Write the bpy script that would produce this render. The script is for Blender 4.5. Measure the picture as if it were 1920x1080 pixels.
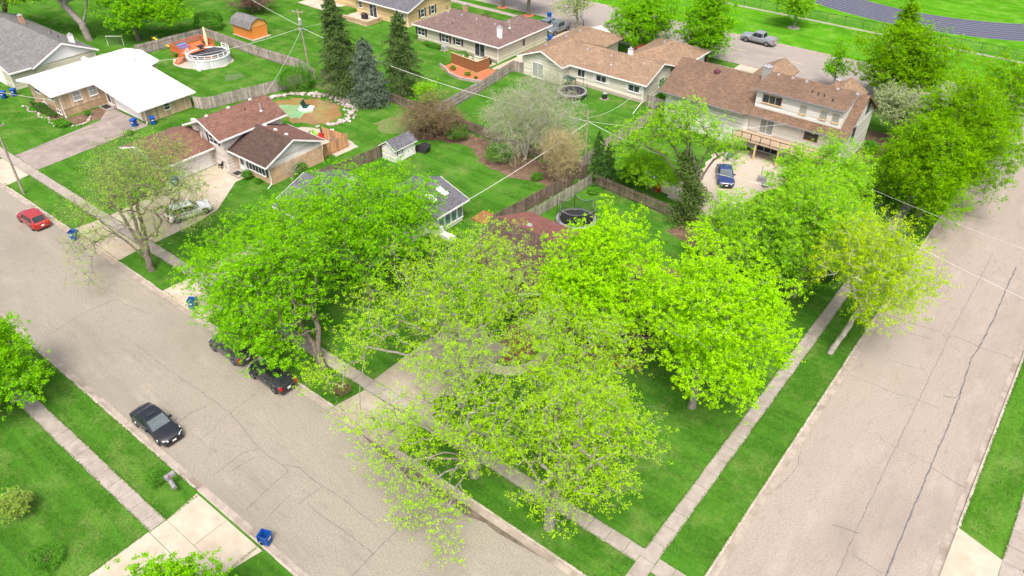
import bpy, math, random
import numpy as np
from mathutils import Vector
R = math.radians
for o in list(bpy.data.objects): bpy.data.objects.remove(o)
scene = bpy.context.scene
col = scene.collection

# ------------------------------------------------------------------ camera
cam_d = bpy.data.cameras.new('camera'); cam = bpy.data.objects.new('camera', cam_d); col.objects.link(cam)
cam.location = (11.8, -27.6, 43.0)
cam.rotation_euler = (R(90 - 36.85), 0, R(38.4))
cam_d.sensor_width = 36.0; cam_d.lens = 26.81; cam_d.clip_start = 0.5; cam_d.clip_end = 4000
scene.camera = cam
scene.cycles.max_bounces = 16; scene.cycles.diffuse_bounces = 6; scene.cycles.transmission_bounces = 12; scene.cycles.transparent_max_bounces = 16
# ------------------------------------------------------------------ sky and sun (overcast spring day)
SUN_EL, SUN_AZ = 60.0, 142.0
world = bpy.data.worlds.new('World'); scene.world = world; world.use_nodes = True
wn = world.node_tree; wn.nodes.clear()
sky = wn.nodes.new('ShaderNodeTexSky'); sky.sky_type = 'NISHITA'; sky.sun_disc = False
sky.sun_elevation = R(SUN_EL); sky.sun_rotation = R(SUN_AZ)
sky.air_density = 0.6; sky.dust_density = 8.0; sky.ozone_density = 0.3; sky.altitude = 200
bg = wn.nodes.new('ShaderNodeBackground'); bg.inputs[1].default_value = 0.15
wo = wn.nodes.new('ShaderNodeOutputWorld')
wn.links.new(sky.outputs[0], bg.inputs[0]); wn.links.new(bg.outputs[0], wo.inputs[0])
sd = bpy.data.lights.new('sun', 'SUN'); sd.energy = 1.5; sd.angle = R(18); sd.color = (1.0, 0.965, 0.915)
so = bpy.data.objects.new('sun', sd); col.objects.link(so)
so.rotation_euler = (R(90 - SUN_EL), 0, R(180 - SUN_AZ))
so.location = (0, 0, 80)
vs = scene.view_settings; vs.view_transform = 'Standard'; vs.look = 'None'; vs.exposure = 0.97; vs.gamma = 1.0
vs.use_curve_mapping = False

# ------------------------------------------------------------------ materials
def mat(name, c1, c2=None, scale=3.0, rough=0.85, bump=0.0, bscale=None, metal=0.0, spec=0.3, detail=4.0, coords='pos', c3=None, s3=0.25, f3=0.5, coat=0.0, isl=0.0):
    m = bpy.data.materials.new(name); m.use_nodes = True
    nt = m.node_tree; n = nt.nodes; L = nt.links; n.clear()
    out = n.new('ShaderNodeOutputMaterial'); b = n.new('ShaderNodeBsdfPrincipled')
    L.new(b.outputs[0], out.inputs[0])
    b.inputs['Roughness'].default_value = rough; b.inputs['Metallic'].default_value = metal
    b.inputs['Specular IOR Level'].default_value = spec
    if coat: b.inputs['Coat Weight'].default_value = coat; b.inputs['Coat Roughness'].default_value = 0.05
    if coords == 'pos':
        g = n.new('ShaderNodeNewGeometry'); co = g.outputs['Position']
    else:
        g = n.new('ShaderNodeTexCoord'); co = g.outputs['UV' if coords == 'uv' else 'Object']
    m['co'] = 0
    c2 = c2 or tuple(min(1, x * 0.8) for x in c1)
    nz = n.new('ShaderNodeTexNoise'); nz.inputs['Scale'].default_value = scale; nz.inputs['Detail'].default_value = detail
    nz.inputs['Roughness'].default_value = 0.65
    L.new(co, nz.inputs['Vector'])
    rp = n.new('ShaderNodeValToRGB'); rp.color_ramp.elements[0].position = 0.32; rp.color_ramp.elements[1].position = 0.68
    rp.color_ramp.elements[0].color = (*c2, 1); rp.color_ramp.elements[1].color = (*c1, 1)
    L.new(nz.outputs[0], rp.inputs[0])
    csock = rp.outputs[0]
    if c3:
        n3 = n.new('ShaderNodeTexNoise'); n3.inputs['Scale'].default_value = s3; n3.inputs['Detail'].default_value = 5
        n3.inputs['Distortion'].default_value = 0.6
        L.new(co, n3.inputs['Vector'])
        mr = n.new('ShaderNodeMapRange'); mr.inputs[1].default_value = 0.45; mr.inputs[2].default_value = 0.7; mr.inputs[4].default_value = f3
        L.new(n3.outputs[0], mr.inputs[0])
        mx = n.new('ShaderNodeMix'); mx.data_type = 'RGBA'
        L.new(mr.outputs[0], mx.inputs[0]); L.new(csock, mx.inputs[6]); mx.inputs[7].default_value = (*c3, 1)
        csock = mx.outputs[2]
    if isl:
        gi = n.new('ShaderNodeNewGeometry'); mi = n.new('ShaderNodeMapRange'); mi.inputs[3].default_value = 1 - isl; mi.inputs[4].default_value = 1 + isl
        L.new(gi.outputs['Random Per Island'], mi.inputs[0])
        vm = n.new('ShaderNodeVectorMath'); vm.operation = 'SCALE'; L.new(csock, vm.inputs[0]); L.new(mi.outputs[0], vm.inputs['Scale'])
        csock = vm.outputs[0]
    L.new(csock, b.inputs['Base Color'])
    if bump:
        nb = n.new('ShaderNodeTexNoise'); nb.inputs['Scale'].default_value = bscale or scale * 4; nb.inputs['Detail'].default_value = 3
        L.new(co, nb.inputs['Vector'])
        bp = n.new('ShaderNodeBump'); bp.inputs['Strength'].default_value = bump; bp.inputs['Distance'].default_value = 0.05
        L.new(nb.outputs[0], bp.inputs['Height']); L.new(bp.outputs[0], b.inputs['Normal'])
    return m
def nodes_of(m):
    nt = m.node_tree; b = [x for x in nt.nodes if x.type == 'BSDF_PRINCIPLED'][0]
    return nt, nt.nodes, nt.links, b
def base_link(b): return b.inputs['Base Color'].links[0].from_socket
def multiply_in(m, fac_socket_builder, dark, blend='MIX'):
    """mix the base colour towards `dark` by a mask socket"""
    nt, n, L, b = nodes_of(m)
    src = base_link(b)
    fac = fac_socket_builder(n, L)
    mx = n.new('ShaderNodeMix'); mx.data_type = 'RGBA'; mx.blend_type = blend
    L.new(fac, mx.inputs[0]); L.new(src, mx.inputs[6]); mx.inputs[7].default_value = (*dark, 1)
    L.new(mx.outputs[2], b.inputs['Base Color'])
    return fac
def brick_mat(name, c1, c2, mortar, bw, bh, ms=0.01, rough=0.9, bump=0.4, offset=0.5, stain=None):
    m = mat(name, c1, c2, scale=1.2, rough=rough, c3=stain, s3=0.35, f3=0.55)
    nt, n, L, b = nodes_of(m)
    tc = n.new('ShaderNodeTexCoord')
    br = n.new('ShaderNodeTexBrick'); br.offset = offset
    br.inputs['Scale'].default_value = 1.0; br.inputs['Brick Width'].default_value = bw; br.inputs['Row Height'].default_value = bh
    br.inputs['Mortar Size'].default_value = ms; br.inputs['Mortar Smooth'].default_value = 0.2
    L.new(tc.outputs['UV'], br.inputs['Vector'])
    br.inputs['Color1'].default_value = (1, 1, 1, 1); br.inputs['Color2'].default_value = (0.62, 0.62, 0.62, 1)
    br.inputs['Mortar'].default_value = (*mortar, 1)
    src = base_link(b)
    mx = n.new('ShaderNodeMix'); mx.data_type = 'RGBA'; mx.blend_type = 'MULTIPLY'; mx.inputs[0].default_value = 1.0
    L.new(src, mx.inputs[6]); L.new(br.outputs['Color'], mx.inputs[7]); L.new(mx.outputs[2], b.inputs['Base Color'])
    bp = n.new('ShaderNodeBump'); bp.inputs['Strength'].default_value = bump; bp.inputs['Distance'].default_value = 0.02; bp.invert = True
    L.new(br.outputs['Fac'], bp.inputs['Height']); L.new(bp.outputs[0], b.inputs['Normal'])
    return m
def leaf_mat(name, c1, c2, trans=0.4, c3=None):
    """leaf: diffuse reflection plus light passing through, colour varies by clump and by leaf"""
    m = bpy.data.materials.new(name); m.use_nodes = True
    nt = m.node_tree; n = nt.nodes; L = nt.links; n.clear()
    out = n.new('ShaderNodeOutputMaterial')
    g = n.new('ShaderNodeNewGeometry')
    nz = n.new('ShaderNodeTexNoise'); nz.inputs['Scale'].default_value = 0.7; nz.inputs['Detail'].default_value = 6; nz.inputs['Roughness'].default_value = 0.8
    L.new(g.outputs['Position'], nz.inputs['Vector'])
    wn_ = n.new('ShaderNodeMath'); wn_.operation = 'MULTIPLY_ADD'; wn_.inputs[1].default_value = 0.35; 
    L.new(g.outputs['Random Per Island'], wn_.inputs[0]); L.new(nz.outputs[0], wn_.inputs[2])
    rp = n.new('ShaderNodeValToRGB'); e = rp.color_ramp.elements
    e[0].position = 0.42; e[0].color = (*c2, 1); e[1].position = 0.85; e[1].color = (*c1, 1)
    if c3:
        k = e.new(0.97); k.color = (*c3, 1)
    L.new(wn_.outputs[0], rp.inputs[0])
    d = n.new('ShaderNodeBsdfDiffuse'); t = n.new('ShaderNodeBsdfTranslucent'); mx = n.new('ShaderNodeMixShader')
    mx.inputs[0].default_value = trans
    L.new(rp.outputs[0], d.inputs[0]); L.new(rp.outputs[0], t.inputs[0])
    L.new(d.outputs[0], mx.inputs[1]); L.new(t.outputs[0], mx.inputs[2])
    L.new(mx.outputs[0], out.inputs[0]); return m

M = {}
def vor_cracks(scale, width, seed, distort=0.35, mask_scale=0.12, lo=0.45, hi=0.6):
    def f(n, L):
        g = n.new('ShaderNodeNewGeometry')
        add = n.new('ShaderNodeVectorMath'); add.operation = 'ADD'; add.inputs[1].default_value = (seed, seed * 1.7, 0)
        L.new(g.outputs['Position'], add.inputs[0])
        nz = n.new('ShaderNodeTexNoise'); nz.inputs['Scale'].default_value = 0.9; nz.inputs['Detail'].default_value = 4
        L.new(add.outputs[0], nz.inputs['Vector'])
        sc = n.new('ShaderNodeVectorMath'); sc.operation = 'SCALE'; sc.inputs['Scale'].default_value = distort * 3
        L.new(nz.outputs['Color'], sc.inputs[0])
        a2 = n.new('ShaderNodeVectorMath'); a2.operation = 'ADD'; L.new(add.outputs[0], a2.inputs[0]); L.new(sc.outputs[0], a2.inputs[1])
        v = n.new('ShaderNodeTexVoronoi'); v.feature = 'DISTANCE_TO_EDGE'; v.inputs['Scale'].default_value = scale
        L.new(a2.outputs[0], v.inputs['Vector'])
        mr = n.new('ShaderNodeMapRange'); mr.inputs[1].default_value = 0.0; mr.inputs[2].default_value = width * scale
        mr.inputs[3].default_value = 1.0; mr.inputs[4].default_value = 0.0
        L.new(v.outputs['Distance'], mr.inputs[0])
        mk = n.new('ShaderNodeTexNoise'); mk.inputs['Scale'].default_value = mask_scale; mk.inputs['Detail'].default_value = 3
        L.new(add.outputs[0], mk.inputs['Vector'])
        mm = n.new('ShaderNodeMapRange'); mm.inputs[1].default_value = lo; mm.inputs[2].default_value = hi; L.new(mk.outputs[0], mm.inputs[0])
        mu = n.new('ShaderNodeMath'); mu.operation = 'MULTIPLY'; L.new(mr.outputs[0], mu.inputs[0]); L.new(mm.outputs[0], mu.inputs[1])
        return mu.outputs[0]
    return f
def noise_mask(scale, lo, hi, amount, seed=0.0, stretch=(1, 1, 1), detail=5):
    def f(n, L):
        g = n.new('ShaderNodeNewGeometry')
        mp = n.new('ShaderNodeMapping'); mp.inputs['Location'].default_value = (seed, -seed, 0); mp.inputs['Scale'].default_value = stretch
        L.new(g.outputs['Position'], mp.inputs['Vector'])
        nz = n.new('ShaderNodeTexNoise'); nz.inputs['Scale'].default_value = scale; nz.inputs['Detail'].default_value = detail; nz.inputs['Roughness'].default_value = 0.7
        L.new(mp.outputs[0], nz.inputs['Vector'])
        mr = n.new('ShaderNodeMapRange'); mr.inputs[1].default_value = lo; mr.inputs[2].default_value = hi; mr.inputs[4].default_value = amount
        L.new(nz.outputs[0], mr.inputs[0]); return mr.outputs[0]
    return f

def road_mat(name, c1, c2, stretch, crackseed):
    m = mat(name, tuple(x*.98 for x in c1), tuple(x*.80 for x in c2), scale=8, rough=0.95, bump=0.3, bscale=24, spec=0.1, detail=12)
    multiply_in(m, noise_mask(0.16, 0.48, 0.7, 0.6, 7, stretch), tuple(x * 0.72 for x in c2))
    multiply_in(m, noise_mask(0.5, 0.55, 0.75, 0.45, 31, stretch), tuple(min(1, x * 1.16) for x in c1))
    multiply_in(m, noise_mask(1.7, 0.56, 0.74, 0.5, 51, stretch), tuple(x * 0.66 for x in c2))
    multiply_in(m, vor_cracks(0.9, 0.022, crackseed + 9, 0.3, 0.15, 0.5, 0.62), (0.215, 0.19, 0.16))
    multiply_in(m, noise_mask(22, 0.57, 0.72, 0.4, 3), tuple(x * 0.5 for x in c2))
    return m
M['road_front'] = road_mat('street_asphalt_grey', (0.303, 0.279, 0.232), (0.237, 0.218, 0.179), (0.35, 1, 1), 3.3)
M['road_side'] = road_mat('street_asphalt_beige', (0.349, 0.306, 0.265), (0.283, 0.248, 0.214), (1, 0.35, 1), 17.0)
M['road_back'] = road_mat('street_asphalt_pale', (0.33, 0.30, 0.27), (0.26, 0.235, 0.21), (0.35, 1, 1), 27.0)
M['tar'] = mat('crack_sealant', (0.16, 0.15, 0.15), (0.09, 0.085, 0.09), 5, 0.6)
M['concrete'] = mat('sidewalk_concrete', (0.335, 0.302, 0.268), (0.25, 0.222, 0.195), 1.6, 0.95, 0.2, 30, c3=(0.197, 0.167, 0.136), s3=0.55, f3=0.6)
M['drive'] = mat('driveway_concrete', (0.446, 0.396, 0.324), (0.36, 0.31, 0.245), 0.8, 0.95, 0.15, 25, c3=(0.317, 0.245, 0.166), s3=0.3, f3=0.6)
M['drive_dark'] = mat('driveway_old_asphalt', (0.288, 0.245, 0.216), (0.209, 0.18, 0.162), 1.0, 0.95, 0.2, 25, c3=(0.144, 0.122, 0.115), s3=0.3, f3=0.6)
M['kerb'] = mat('kerb_concrete', (0.45, 0.40, 0.345), (0.35, 0.31, 0.265), 2.0, 0.95, 0.2, 30, c3=(0.204, 0.177, 0.143), s3=0.8, f3=0.6)
M['gutter'] = mat('gutter_concrete', (0.36, 0.315, 0.27), (0.26, 0.225, 0.19), 1.7, 0.95, 0.2, 30, c3=(0.163, 0.129, 0.102), s3=0.6, f3=0.7)
M['wet'] = mat('wet_gutter_silt', (0.15, 0.12, 0.09), (0.06, 0.05, 0.04), 1.5, 0.4, spec=0.4, c3=(0.22, 0.185, 0.145), s3=0.7)
def lawn_mat(name, light, dark, pale, stripes):
    m = mat(name, light, dark, scale=2.2, rough=1.0, bump=0.9, bscale=9, spec=0.0, detail=12)
    multiply_in(m, noise_mask(0.09, 0.42, 0.7, 0.65, 4), tuple(x * 0.85 for x in dark))
    multiply_in(m, noise_mask(0.35, 0.47, 0.7, 0.8, 19, (1, 1, 1), 9), pale)
    multiply_in(m, noise_mask(5, 0.48, 0.68, 0.7, 8, (1, 1, 1), 10), tuple(x * 0.55 for x in dark))
    multiply_in(m, noise_mask(6, 0.52, 0.7, 0.5, 28, (1, 1, 1), 10), tuple(min(1, x * 1.5) for x in light))
    if stripes:
        multiply_in(m, noise_mask(0.55, 0.47, 0.56, 0.33, 2, stripes, 2), tuple(min(1, x * 1.25) for x in light))
    return m
M['lawn'] = lawn_mat('lawn_grass', (0.058, 0.165, 0.016), (0.029, 0.101, 0.010), (0.152, 0.221, 0.057), (0.12, 1.2, 1))
M['lawn_y'] = lawn_mat('lawn_grass_mown', (0.0681, 0.184, 0.0166), (0.0331, 0.112, 0.0101), (0.152, 0.235, 0.0552), (1.2, 0.10, 1))
M['lawn_far'] = lawn_mat('field_grass', (0.0782, 0.248, 0.011), (0.046, 0.17, 0.00736), (0.18, 0.32, 0.05), (0.1, 1.3, 1))
M['ground'] = lawn_mat('rough_grass', (0.0558, 0.167, 0.0155), (0.031, 0.0992, 0.00868), (0.124, 0.186, 0.0434), None)
M['mulch'] = mat('brown_mulch', (0.16, 0.10, 0.065), (0.08, 0.05, 0.034), 5, 0.95, 0.7, 30, c3=(0.24, 0.17, 0.11), s3=1.0)
M['clover'] = mat('clover_patch', (0.075, 0.15, 0.04), (0.03, 0.09, 0.02), 6, 0.95, 0.7, 20, c3=(0.2, 0.22, 0.1), s3=3.0)
M['mulch_dark'] = mat('dark_red_mulch', (0.22, 0.075, 0.055), (0.12, 0.05, 0.038), 5, 0.95, 0.7, 30, c3=(0.08, 0.14, 0.03), s3=1.2)
M['corner_drive'] = mat('corner_driveway_concrete', (0.36, 0.32, 0.255), (0.28, 0.245, 0.195), 0.9, 0.95, 0.15, 25, c3=(0.23, 0.19, 0.15), s3=0.35, f3=0.55)
M['mulch_red'] = mat('red_mulch', (0.62, 0.16, 0.075), (0.42, 0.10, 0.05), 6, 0.95, 0.7, 30)
M['straw'] = mat('dry_grass', (0.17, 0.19, 0.07), (0.08, 0.13, 0.03), 2, 0.95, 0.6, 25, c3=(0.06, 0.17, 0.012), s3=0.5, f3=0.8)
M['gravel'] = mat('gravel', (0.50, 0.44, 0.36), (0.30, 0.26, 0.21), 9, 0.95, 0.6, 40)
M['white'] = mat('white_paint', (0.80, 0.80, 0.79), (0.72, 0.72, 0.72), 2, 0.5)
M['white_roof'] = mat('white_roof_coating', (0.84, 0.84, 0.83), (0.78, 0.78, 0.77), 0.8, 0.6)
M['glass'] = mat('window_glass', (0.06, 0.075, 0.085), (0.025, 0.03, 0.035), 1.0, 0.06, spec=0.6)
M['glass_pale'] = mat('window_glass_with_blind', (0.36, 0.38, 0.36), (0.25, 0.28, 0.27), 1.0, 0.1, spec=0.6)
M['glass_teal'] = mat('sunroom_glass', (0.16, 0.30, 0.30), (0.08, 0.17, 0.18), 1.0, 0.06, spec=0.6)
def siding(name, c, row=0.2, rough=0.6):
    return brick_mat(name, c, tuple(x * 0.93 for x in c), (0.62, 0.6, 0.56), 40.0, row, 0.013, rough, 0.35)
M['sid_cream'] = siding('cream_siding', (0.82, 0.79, 0.69))
M['sid_beige'] = siding('pale_green_beige_siding', (0.68, 0.66, 0.53))
M['sid_white'] = siding('white_siding', (0.84, 0.83, 0.79))
M['sid_yellow'] = siding('yellow_siding', (0.75, 0.56, 0.30))
M['sid_grey'] = siding('grey_beige_siding', (0.74, 0.70, 0.65))
M['sid_tan'] = brick_mat('tan_board_siding', (0.64, 0.50, 0.34), (0.54, 0.41, 0.27), (0.7, 0.65, 0.6), 0.3, 60.0, 0.014, 0.8, 0.3, 0.0)
M['sid_dark'] = siding('dark_brown_siding', (0.10, 0.07, 0.055))
M['brick'] = brick_mat('tan_brick', (0.64, 0.46, 0.32), (0.48, 0.32, 0.21), (1.15, 1.1, 1.0), 0.24, 0.085, 0.012, 0.9, 0.5)
M['stone'] = brick_mat('tan_stone_veneer', (0.55, 0.40, 0.25), (0.38, 0.27, 0.17), (0.75, 0.7, 0.62), 0.42, 0.15, 0.012, 0.9, 0.6)
def shingle(name, c, stain=None):
    m = brick_mat(name, c, tuple(x * 0.78 for x in c), (0.55, 0.52, 0.5), 0.34, 0.15, 0.014, 0.95, 0.5, stain=stain)
    multiply_in(m, noise_mask(26, 0.5, 0.75, 0.35, 11), tuple(x * 0.55 for x in c))
    return m
M['sh_brown'] = shingle('brown_shingles', (0.235, 0.125, 0.095), (0.16, 0.088, 0.07))
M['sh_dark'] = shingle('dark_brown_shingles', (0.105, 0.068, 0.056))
M['sh_purple'] = shingle('purple_brown_shingles', (0.215, 0.15, 0.135), (0.155, 0.11, 0.105))
M['sh_orange'] = shingle('weathered_tan_shingles', (0.34, 0.235, 0.155), (0.215, 0.15, 0.105))
M['sh_two'] = shingle('mottled_brown_shingles', (0.225, 0.148, 0.10), (0.14, 0.098, 0.07))
M['sh_grey'] = shingle('grey_shingles', (0.22, 0.22, 0.22), (0.15, 0.15, 0.15))
M['sh_slate'] = shingle('slate_grey_shingles', (0.16, 0.165, 0.19), (0.11, 0.11, 0.13))
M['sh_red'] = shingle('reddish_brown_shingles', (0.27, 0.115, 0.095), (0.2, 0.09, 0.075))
M['wood_grey'] = mat('weathered_fence_wood', (0.33, 0.29, 0.26), (0.20, 0.175, 0.155), 3.0, 0.9, 0.3, 20, c3=(0.42, 0.38, 0.34), s3=0.9, isl=0.28)
M['wood_dark'] = mat('dark_stained_fence_wood', (0.17, 0.125, 0.10), (0.10, 0.075, 0.06), 3.0, 0.9, 0.3, 20, c3=(0.25, 0.2, 0.16), s3=0.9, isl=0.28)
M['wood_brown'] = mat('brown_stained_wood', (0.26, 0.125, 0.05), (0.17, 0.08, 0.03), 4.0, 0.7, 0.2, 20, isl=0.28)
M['wood_red'] = mat('red_cedar_deck', (0.55, 0.16, 0.06), (0.42, 0.11, 0.045), 4.0, 0.7, 0.2, 20)
M['wood_tan'] = mat('tan_fence_wood', (0.50, 0.29, 0.15), (0.37, 0.20, 0.10), 4.0, 0.8, 0.2, 20, isl=0.28)
M['wood_deck'] = mat('weathered_deck_boards', (0.44, 0.34, 0.24), (0.33, 0.25, 0.17), 4.0, 0.8, 0.2, 20, isl=0.2)
M['wood_pale'] = mat('pale_new_wood', (0.62, 0.46, 0.26), (0.5, 0.36, 0.2), 4.0, 0.8)
M['barn'] = mat('orange_barn_boards', (0.66, 0.24, 0.05), (0.55, 0.19, 0.04), 4.0, 0.8, 0.2, 20)
M['barn_pale'] = mat('pale_orange_barn_gable', (0.72, 0.34, 0.10), (0.62, 0.28, 0.08), 4.0, 0.8, 0.2, 20)
M['metal'] = mat('galvanised_metal', (0.62, 0.63, 0.65), (0.5, 0.5, 0.52), 4.0, 0.4, metal=0.6)
M['black'] = mat('black_plastic', (0.03, 0.03, 0.033), (0.02, 0.02, 0.022), 4.0, 0.5)
M['grey_pl'] = mat('grey_plastic', (0.25, 0.25, 0.27), (0.18, 0.18, 0.19), 4.0, 0.5)
M['blue_bin'] = mat('blue_bin_plastic', (0.012, 0.085, 0.36), (0.009, 0.065, 0.29), 4.0, 0.45, coords='obj')
M['plum'] = mat('plum_shutter_paint', (0.10, 0.03, 0.04), (0.08, 0.025, 0.032), 4, 0.6)
M['navy'] = mat('dark_shutter_paint', (0.05, 0.05, 0.07), (0.04, 0.04, 0.055), 4, 0.6)
M['rubber'] = mat('tyre_rubber', (0.02, 0.02, 0.02), (0.012, 0.012, 0.012), 6, 0.85)
M['rim'] = mat('alloy_rim', (0.55, 0.55, 0.57), (0.4, 0.4, 0.42), 6, 0.35, metal=0.8)
M['car_glass'] = mat('car_glass', (0.03, 0.036, 0.042), (0.015, 0.02, 0.024), 1, 0.1, spec=0.35)
M['car_glass_pale'] = mat('windscreen_glass', (0.10, 0.125, 0.135), (0.07, 0.09, 0.1), 1, 0.12, spec=0.35)
M['lamp_red'] = mat('tail_lamp_red', (0.55, 0.01, 0.01), (0.4, 0.008, 0.008), 4, 0.2)
M['lamp_white'] = mat('head_lamp_glass', (0.75, 0.76, 0.78), (0.6, 0.6, 0.62), 4, 0.15)
M['pole'] = mat('utility_pole_wood', (0.34, 0.29, 0.24), (0.22, 0.19, 0.155), 3, 0.9, 0.3, 15)
M['wire'] = mat('pale_cable', (0.62, 0.62, 0.6), (0.5, 0.5, 0.5), 3, 0.6)
M['bark_grey'] = mat('grey_bark', (0.30, 0.28, 0.25), (0.17, 0.155, 0.135), 5, 0.95, 0.8, 18)
M['bark_brown'] = mat('brown_bark', (0.19, 0.165, 0.13), (0.10, 0.085, 0.065), 5, 0.95, 0.8, 18)
M['bark_pale'] = mat('pale_twig_bark', (0.42, 0.395, 0.35), (0.28, 0.26, 0.225), 5, 0.95, 0.5, 18)
M['bark_tan'] = mat('tan_twig_bark', (0.42, 0.33, 0.2), (0.30, 0.23, 0.14), 5, 0.95, 0.5, 18)
M['bark_rust'] = mat('rusty_twig_bark', (0.21, 0.14, 0.095), (0.13, 0.09, 0.06), 5, 0.95, 0.5, 18)
M['track'] = mat('running_track_rubber', (0.075, 0.08, 0.115), (0.055, 0.06, 0.09), 2, 0.9)
M['line'] = mat('white_lane_paint', (0.42, 0.42, 0.46), (0.32, 0.32, 0.36), 5, 0.8)
M['line_y'] = mat('faded_yellow_paint', (0.62, 0.50, 0.22), (0.50, 0.42, 0.27), 5, 0.9)
M['rock'] = mat('pond_rock', (0.42, 0.36, 0.325), (0.25, 0.21, 0.19), 2.5, 0.95, 0.6, 12, coords='pos')
M['rock_pale'] = mat('pale_pond_rock', (0.50, 0.46, 0.43), (0.34, 0.31, 0.285), 2.5, 0.95, 0.6, 12)
M['algae'] = mat('green_algae_water', (0.20, 0.36, 0.18), (0.14, 0.28, 0.13), 2.0, 0.35, c3=(0.24, 0.22, 0.1), s3=0.5)
M['pond'] = mat('brown_pond_water', (0.28, 0.15, 0.06), (0.19, 0.12, 0.045), 1.2, 0.25, c3=(0.24, 0.27, 0.06), s3=0.35, spec=0.5)
M['red'] = mat('red_paint', (0.55, 0.02, 0.02), (0.42, 0.016, 0.016), 4, 0.45)
M['green_pl'] = mat('dark_green_plastic', (0.02, 0.07, 0.05), (0.015, 0.05, 0.04), 4, 0.5)
M['lime_pl'] = mat('lime_plastic', (0.25, 0.6, 0.06), (0.2, 0.5, 0.05), 4, 0.5)
M['sky_pl'] = mat('light_blue_plastic', (0.03, 0.25, 0.62), (0.025, 0.2, 0.52), 4, 0.5)
M['yellow_pl'] = mat('yellow_plastic', (0.75, 0.55, 0.02), (0.65, 0.47, 0.02), 4, 0.5)
M['pool_wall'] = brick_mat('white_pool_panels', (0.74, 0.76, 0.78), (0.66, 0.68, 0.7), (0.7, 0.72, 0.74), 0.5, 4, 0.02, 0.5, 0.3, 0.0)
M['pool_cover'] = mat('black_pool_cover', (0.05, 0.055, 0.065), (0.03, 0.032, 0.04), 1.5, 0.35, 0.5, 3)
M['leaf_wet'] = mat('leaf_litter_water', (0.16, 0.09, 0.04), (0.08, 0.055, 0.03), 3, 0.3)
M['brass'] = mat('chimney_brick', (0.45, 0.28, 0.2), (0.33, 0.2, 0.14), 6, 0.9)
def paint(name, c): return mat(name, c, tuple(x * 0.95 for x in c), 3, 0.28, spec=0.5, coords='obj', coat=0.8)
M['p_black'] = paint('black_car_paint', (0.012, 0.013, 0.016))
M['p_red'] = paint('red_car_paint', (0.30, 0.022, 0.02))
M['p_white'] = paint('white_car_paint', (0.78, 0.79, 0.80))
M['p_grey'] = paint('dark_grey_car_paint', (0.055, 0.052, 0.055))
M['p_silver'] = paint('silver_car_paint', (0.22, 0.235, 0.26))
M['p_steel'] = paint('steel_grey_car_paint', (0.13, 0.15, 0.165))
M['p_blue'] = paint('navy_car_paint', (0.02, 0.04, 0.13))
M['p_bred'] = paint('bright_red_car_paint', (0.5, 0.06, 0.06))
def net_mat(name, c, alpha):
    m = bpy.data.materials.new(name); m.use_nodes = True
    nt = m.node_tree; n = nt.nodes; L = nt.links; n.clear()
    out = n.new('ShaderNodeOutputMaterial'); d = n.new('ShaderNodeBsdfDiffuse'); t = n.new('ShaderNodeBsdfTransparent'); mx = n.new('ShaderNodeMixShader')
    tc = n.new('ShaderNodeTexCoord'); nz = n.new('ShaderNodeTexNoise'); nz.inputs['Scale'].default_value = 60
    L.new(tc.outputs['Object'], nz.inputs['Vector'])
    mr = n.new('ShaderNodeMapRange'); mr.inputs[1].default_value = 0.35; mr.inputs[2].default_value = 0.65; mr.inputs[3].default_value = alpha - 0.15; mr.inputs[4].default_value = alpha + 0.15
    L.new(nz.outputs[0], mr.inputs[0]); L.new(mr.outputs[0], mx.inputs[0])
    d.inputs[0].default_value = (*c, 1)
    L.new(t.outputs[0], mx.inputs[1]); L.new(d.outputs[0], mx.inputs[2]); L.new(mx.outputs[0], out.inputs[0])
    return m
M['net'] = net_mat('black_safety_net', (0.02, 0.02, 0.022), 0.42)
M['chain'] = net_mat('chain_link', (0.10, 0.12, 0.10), 0.22)
M['green_net'] = net_mat('green_garden_net', (0.05, 0.22, 0.14), 0.4)

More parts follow.
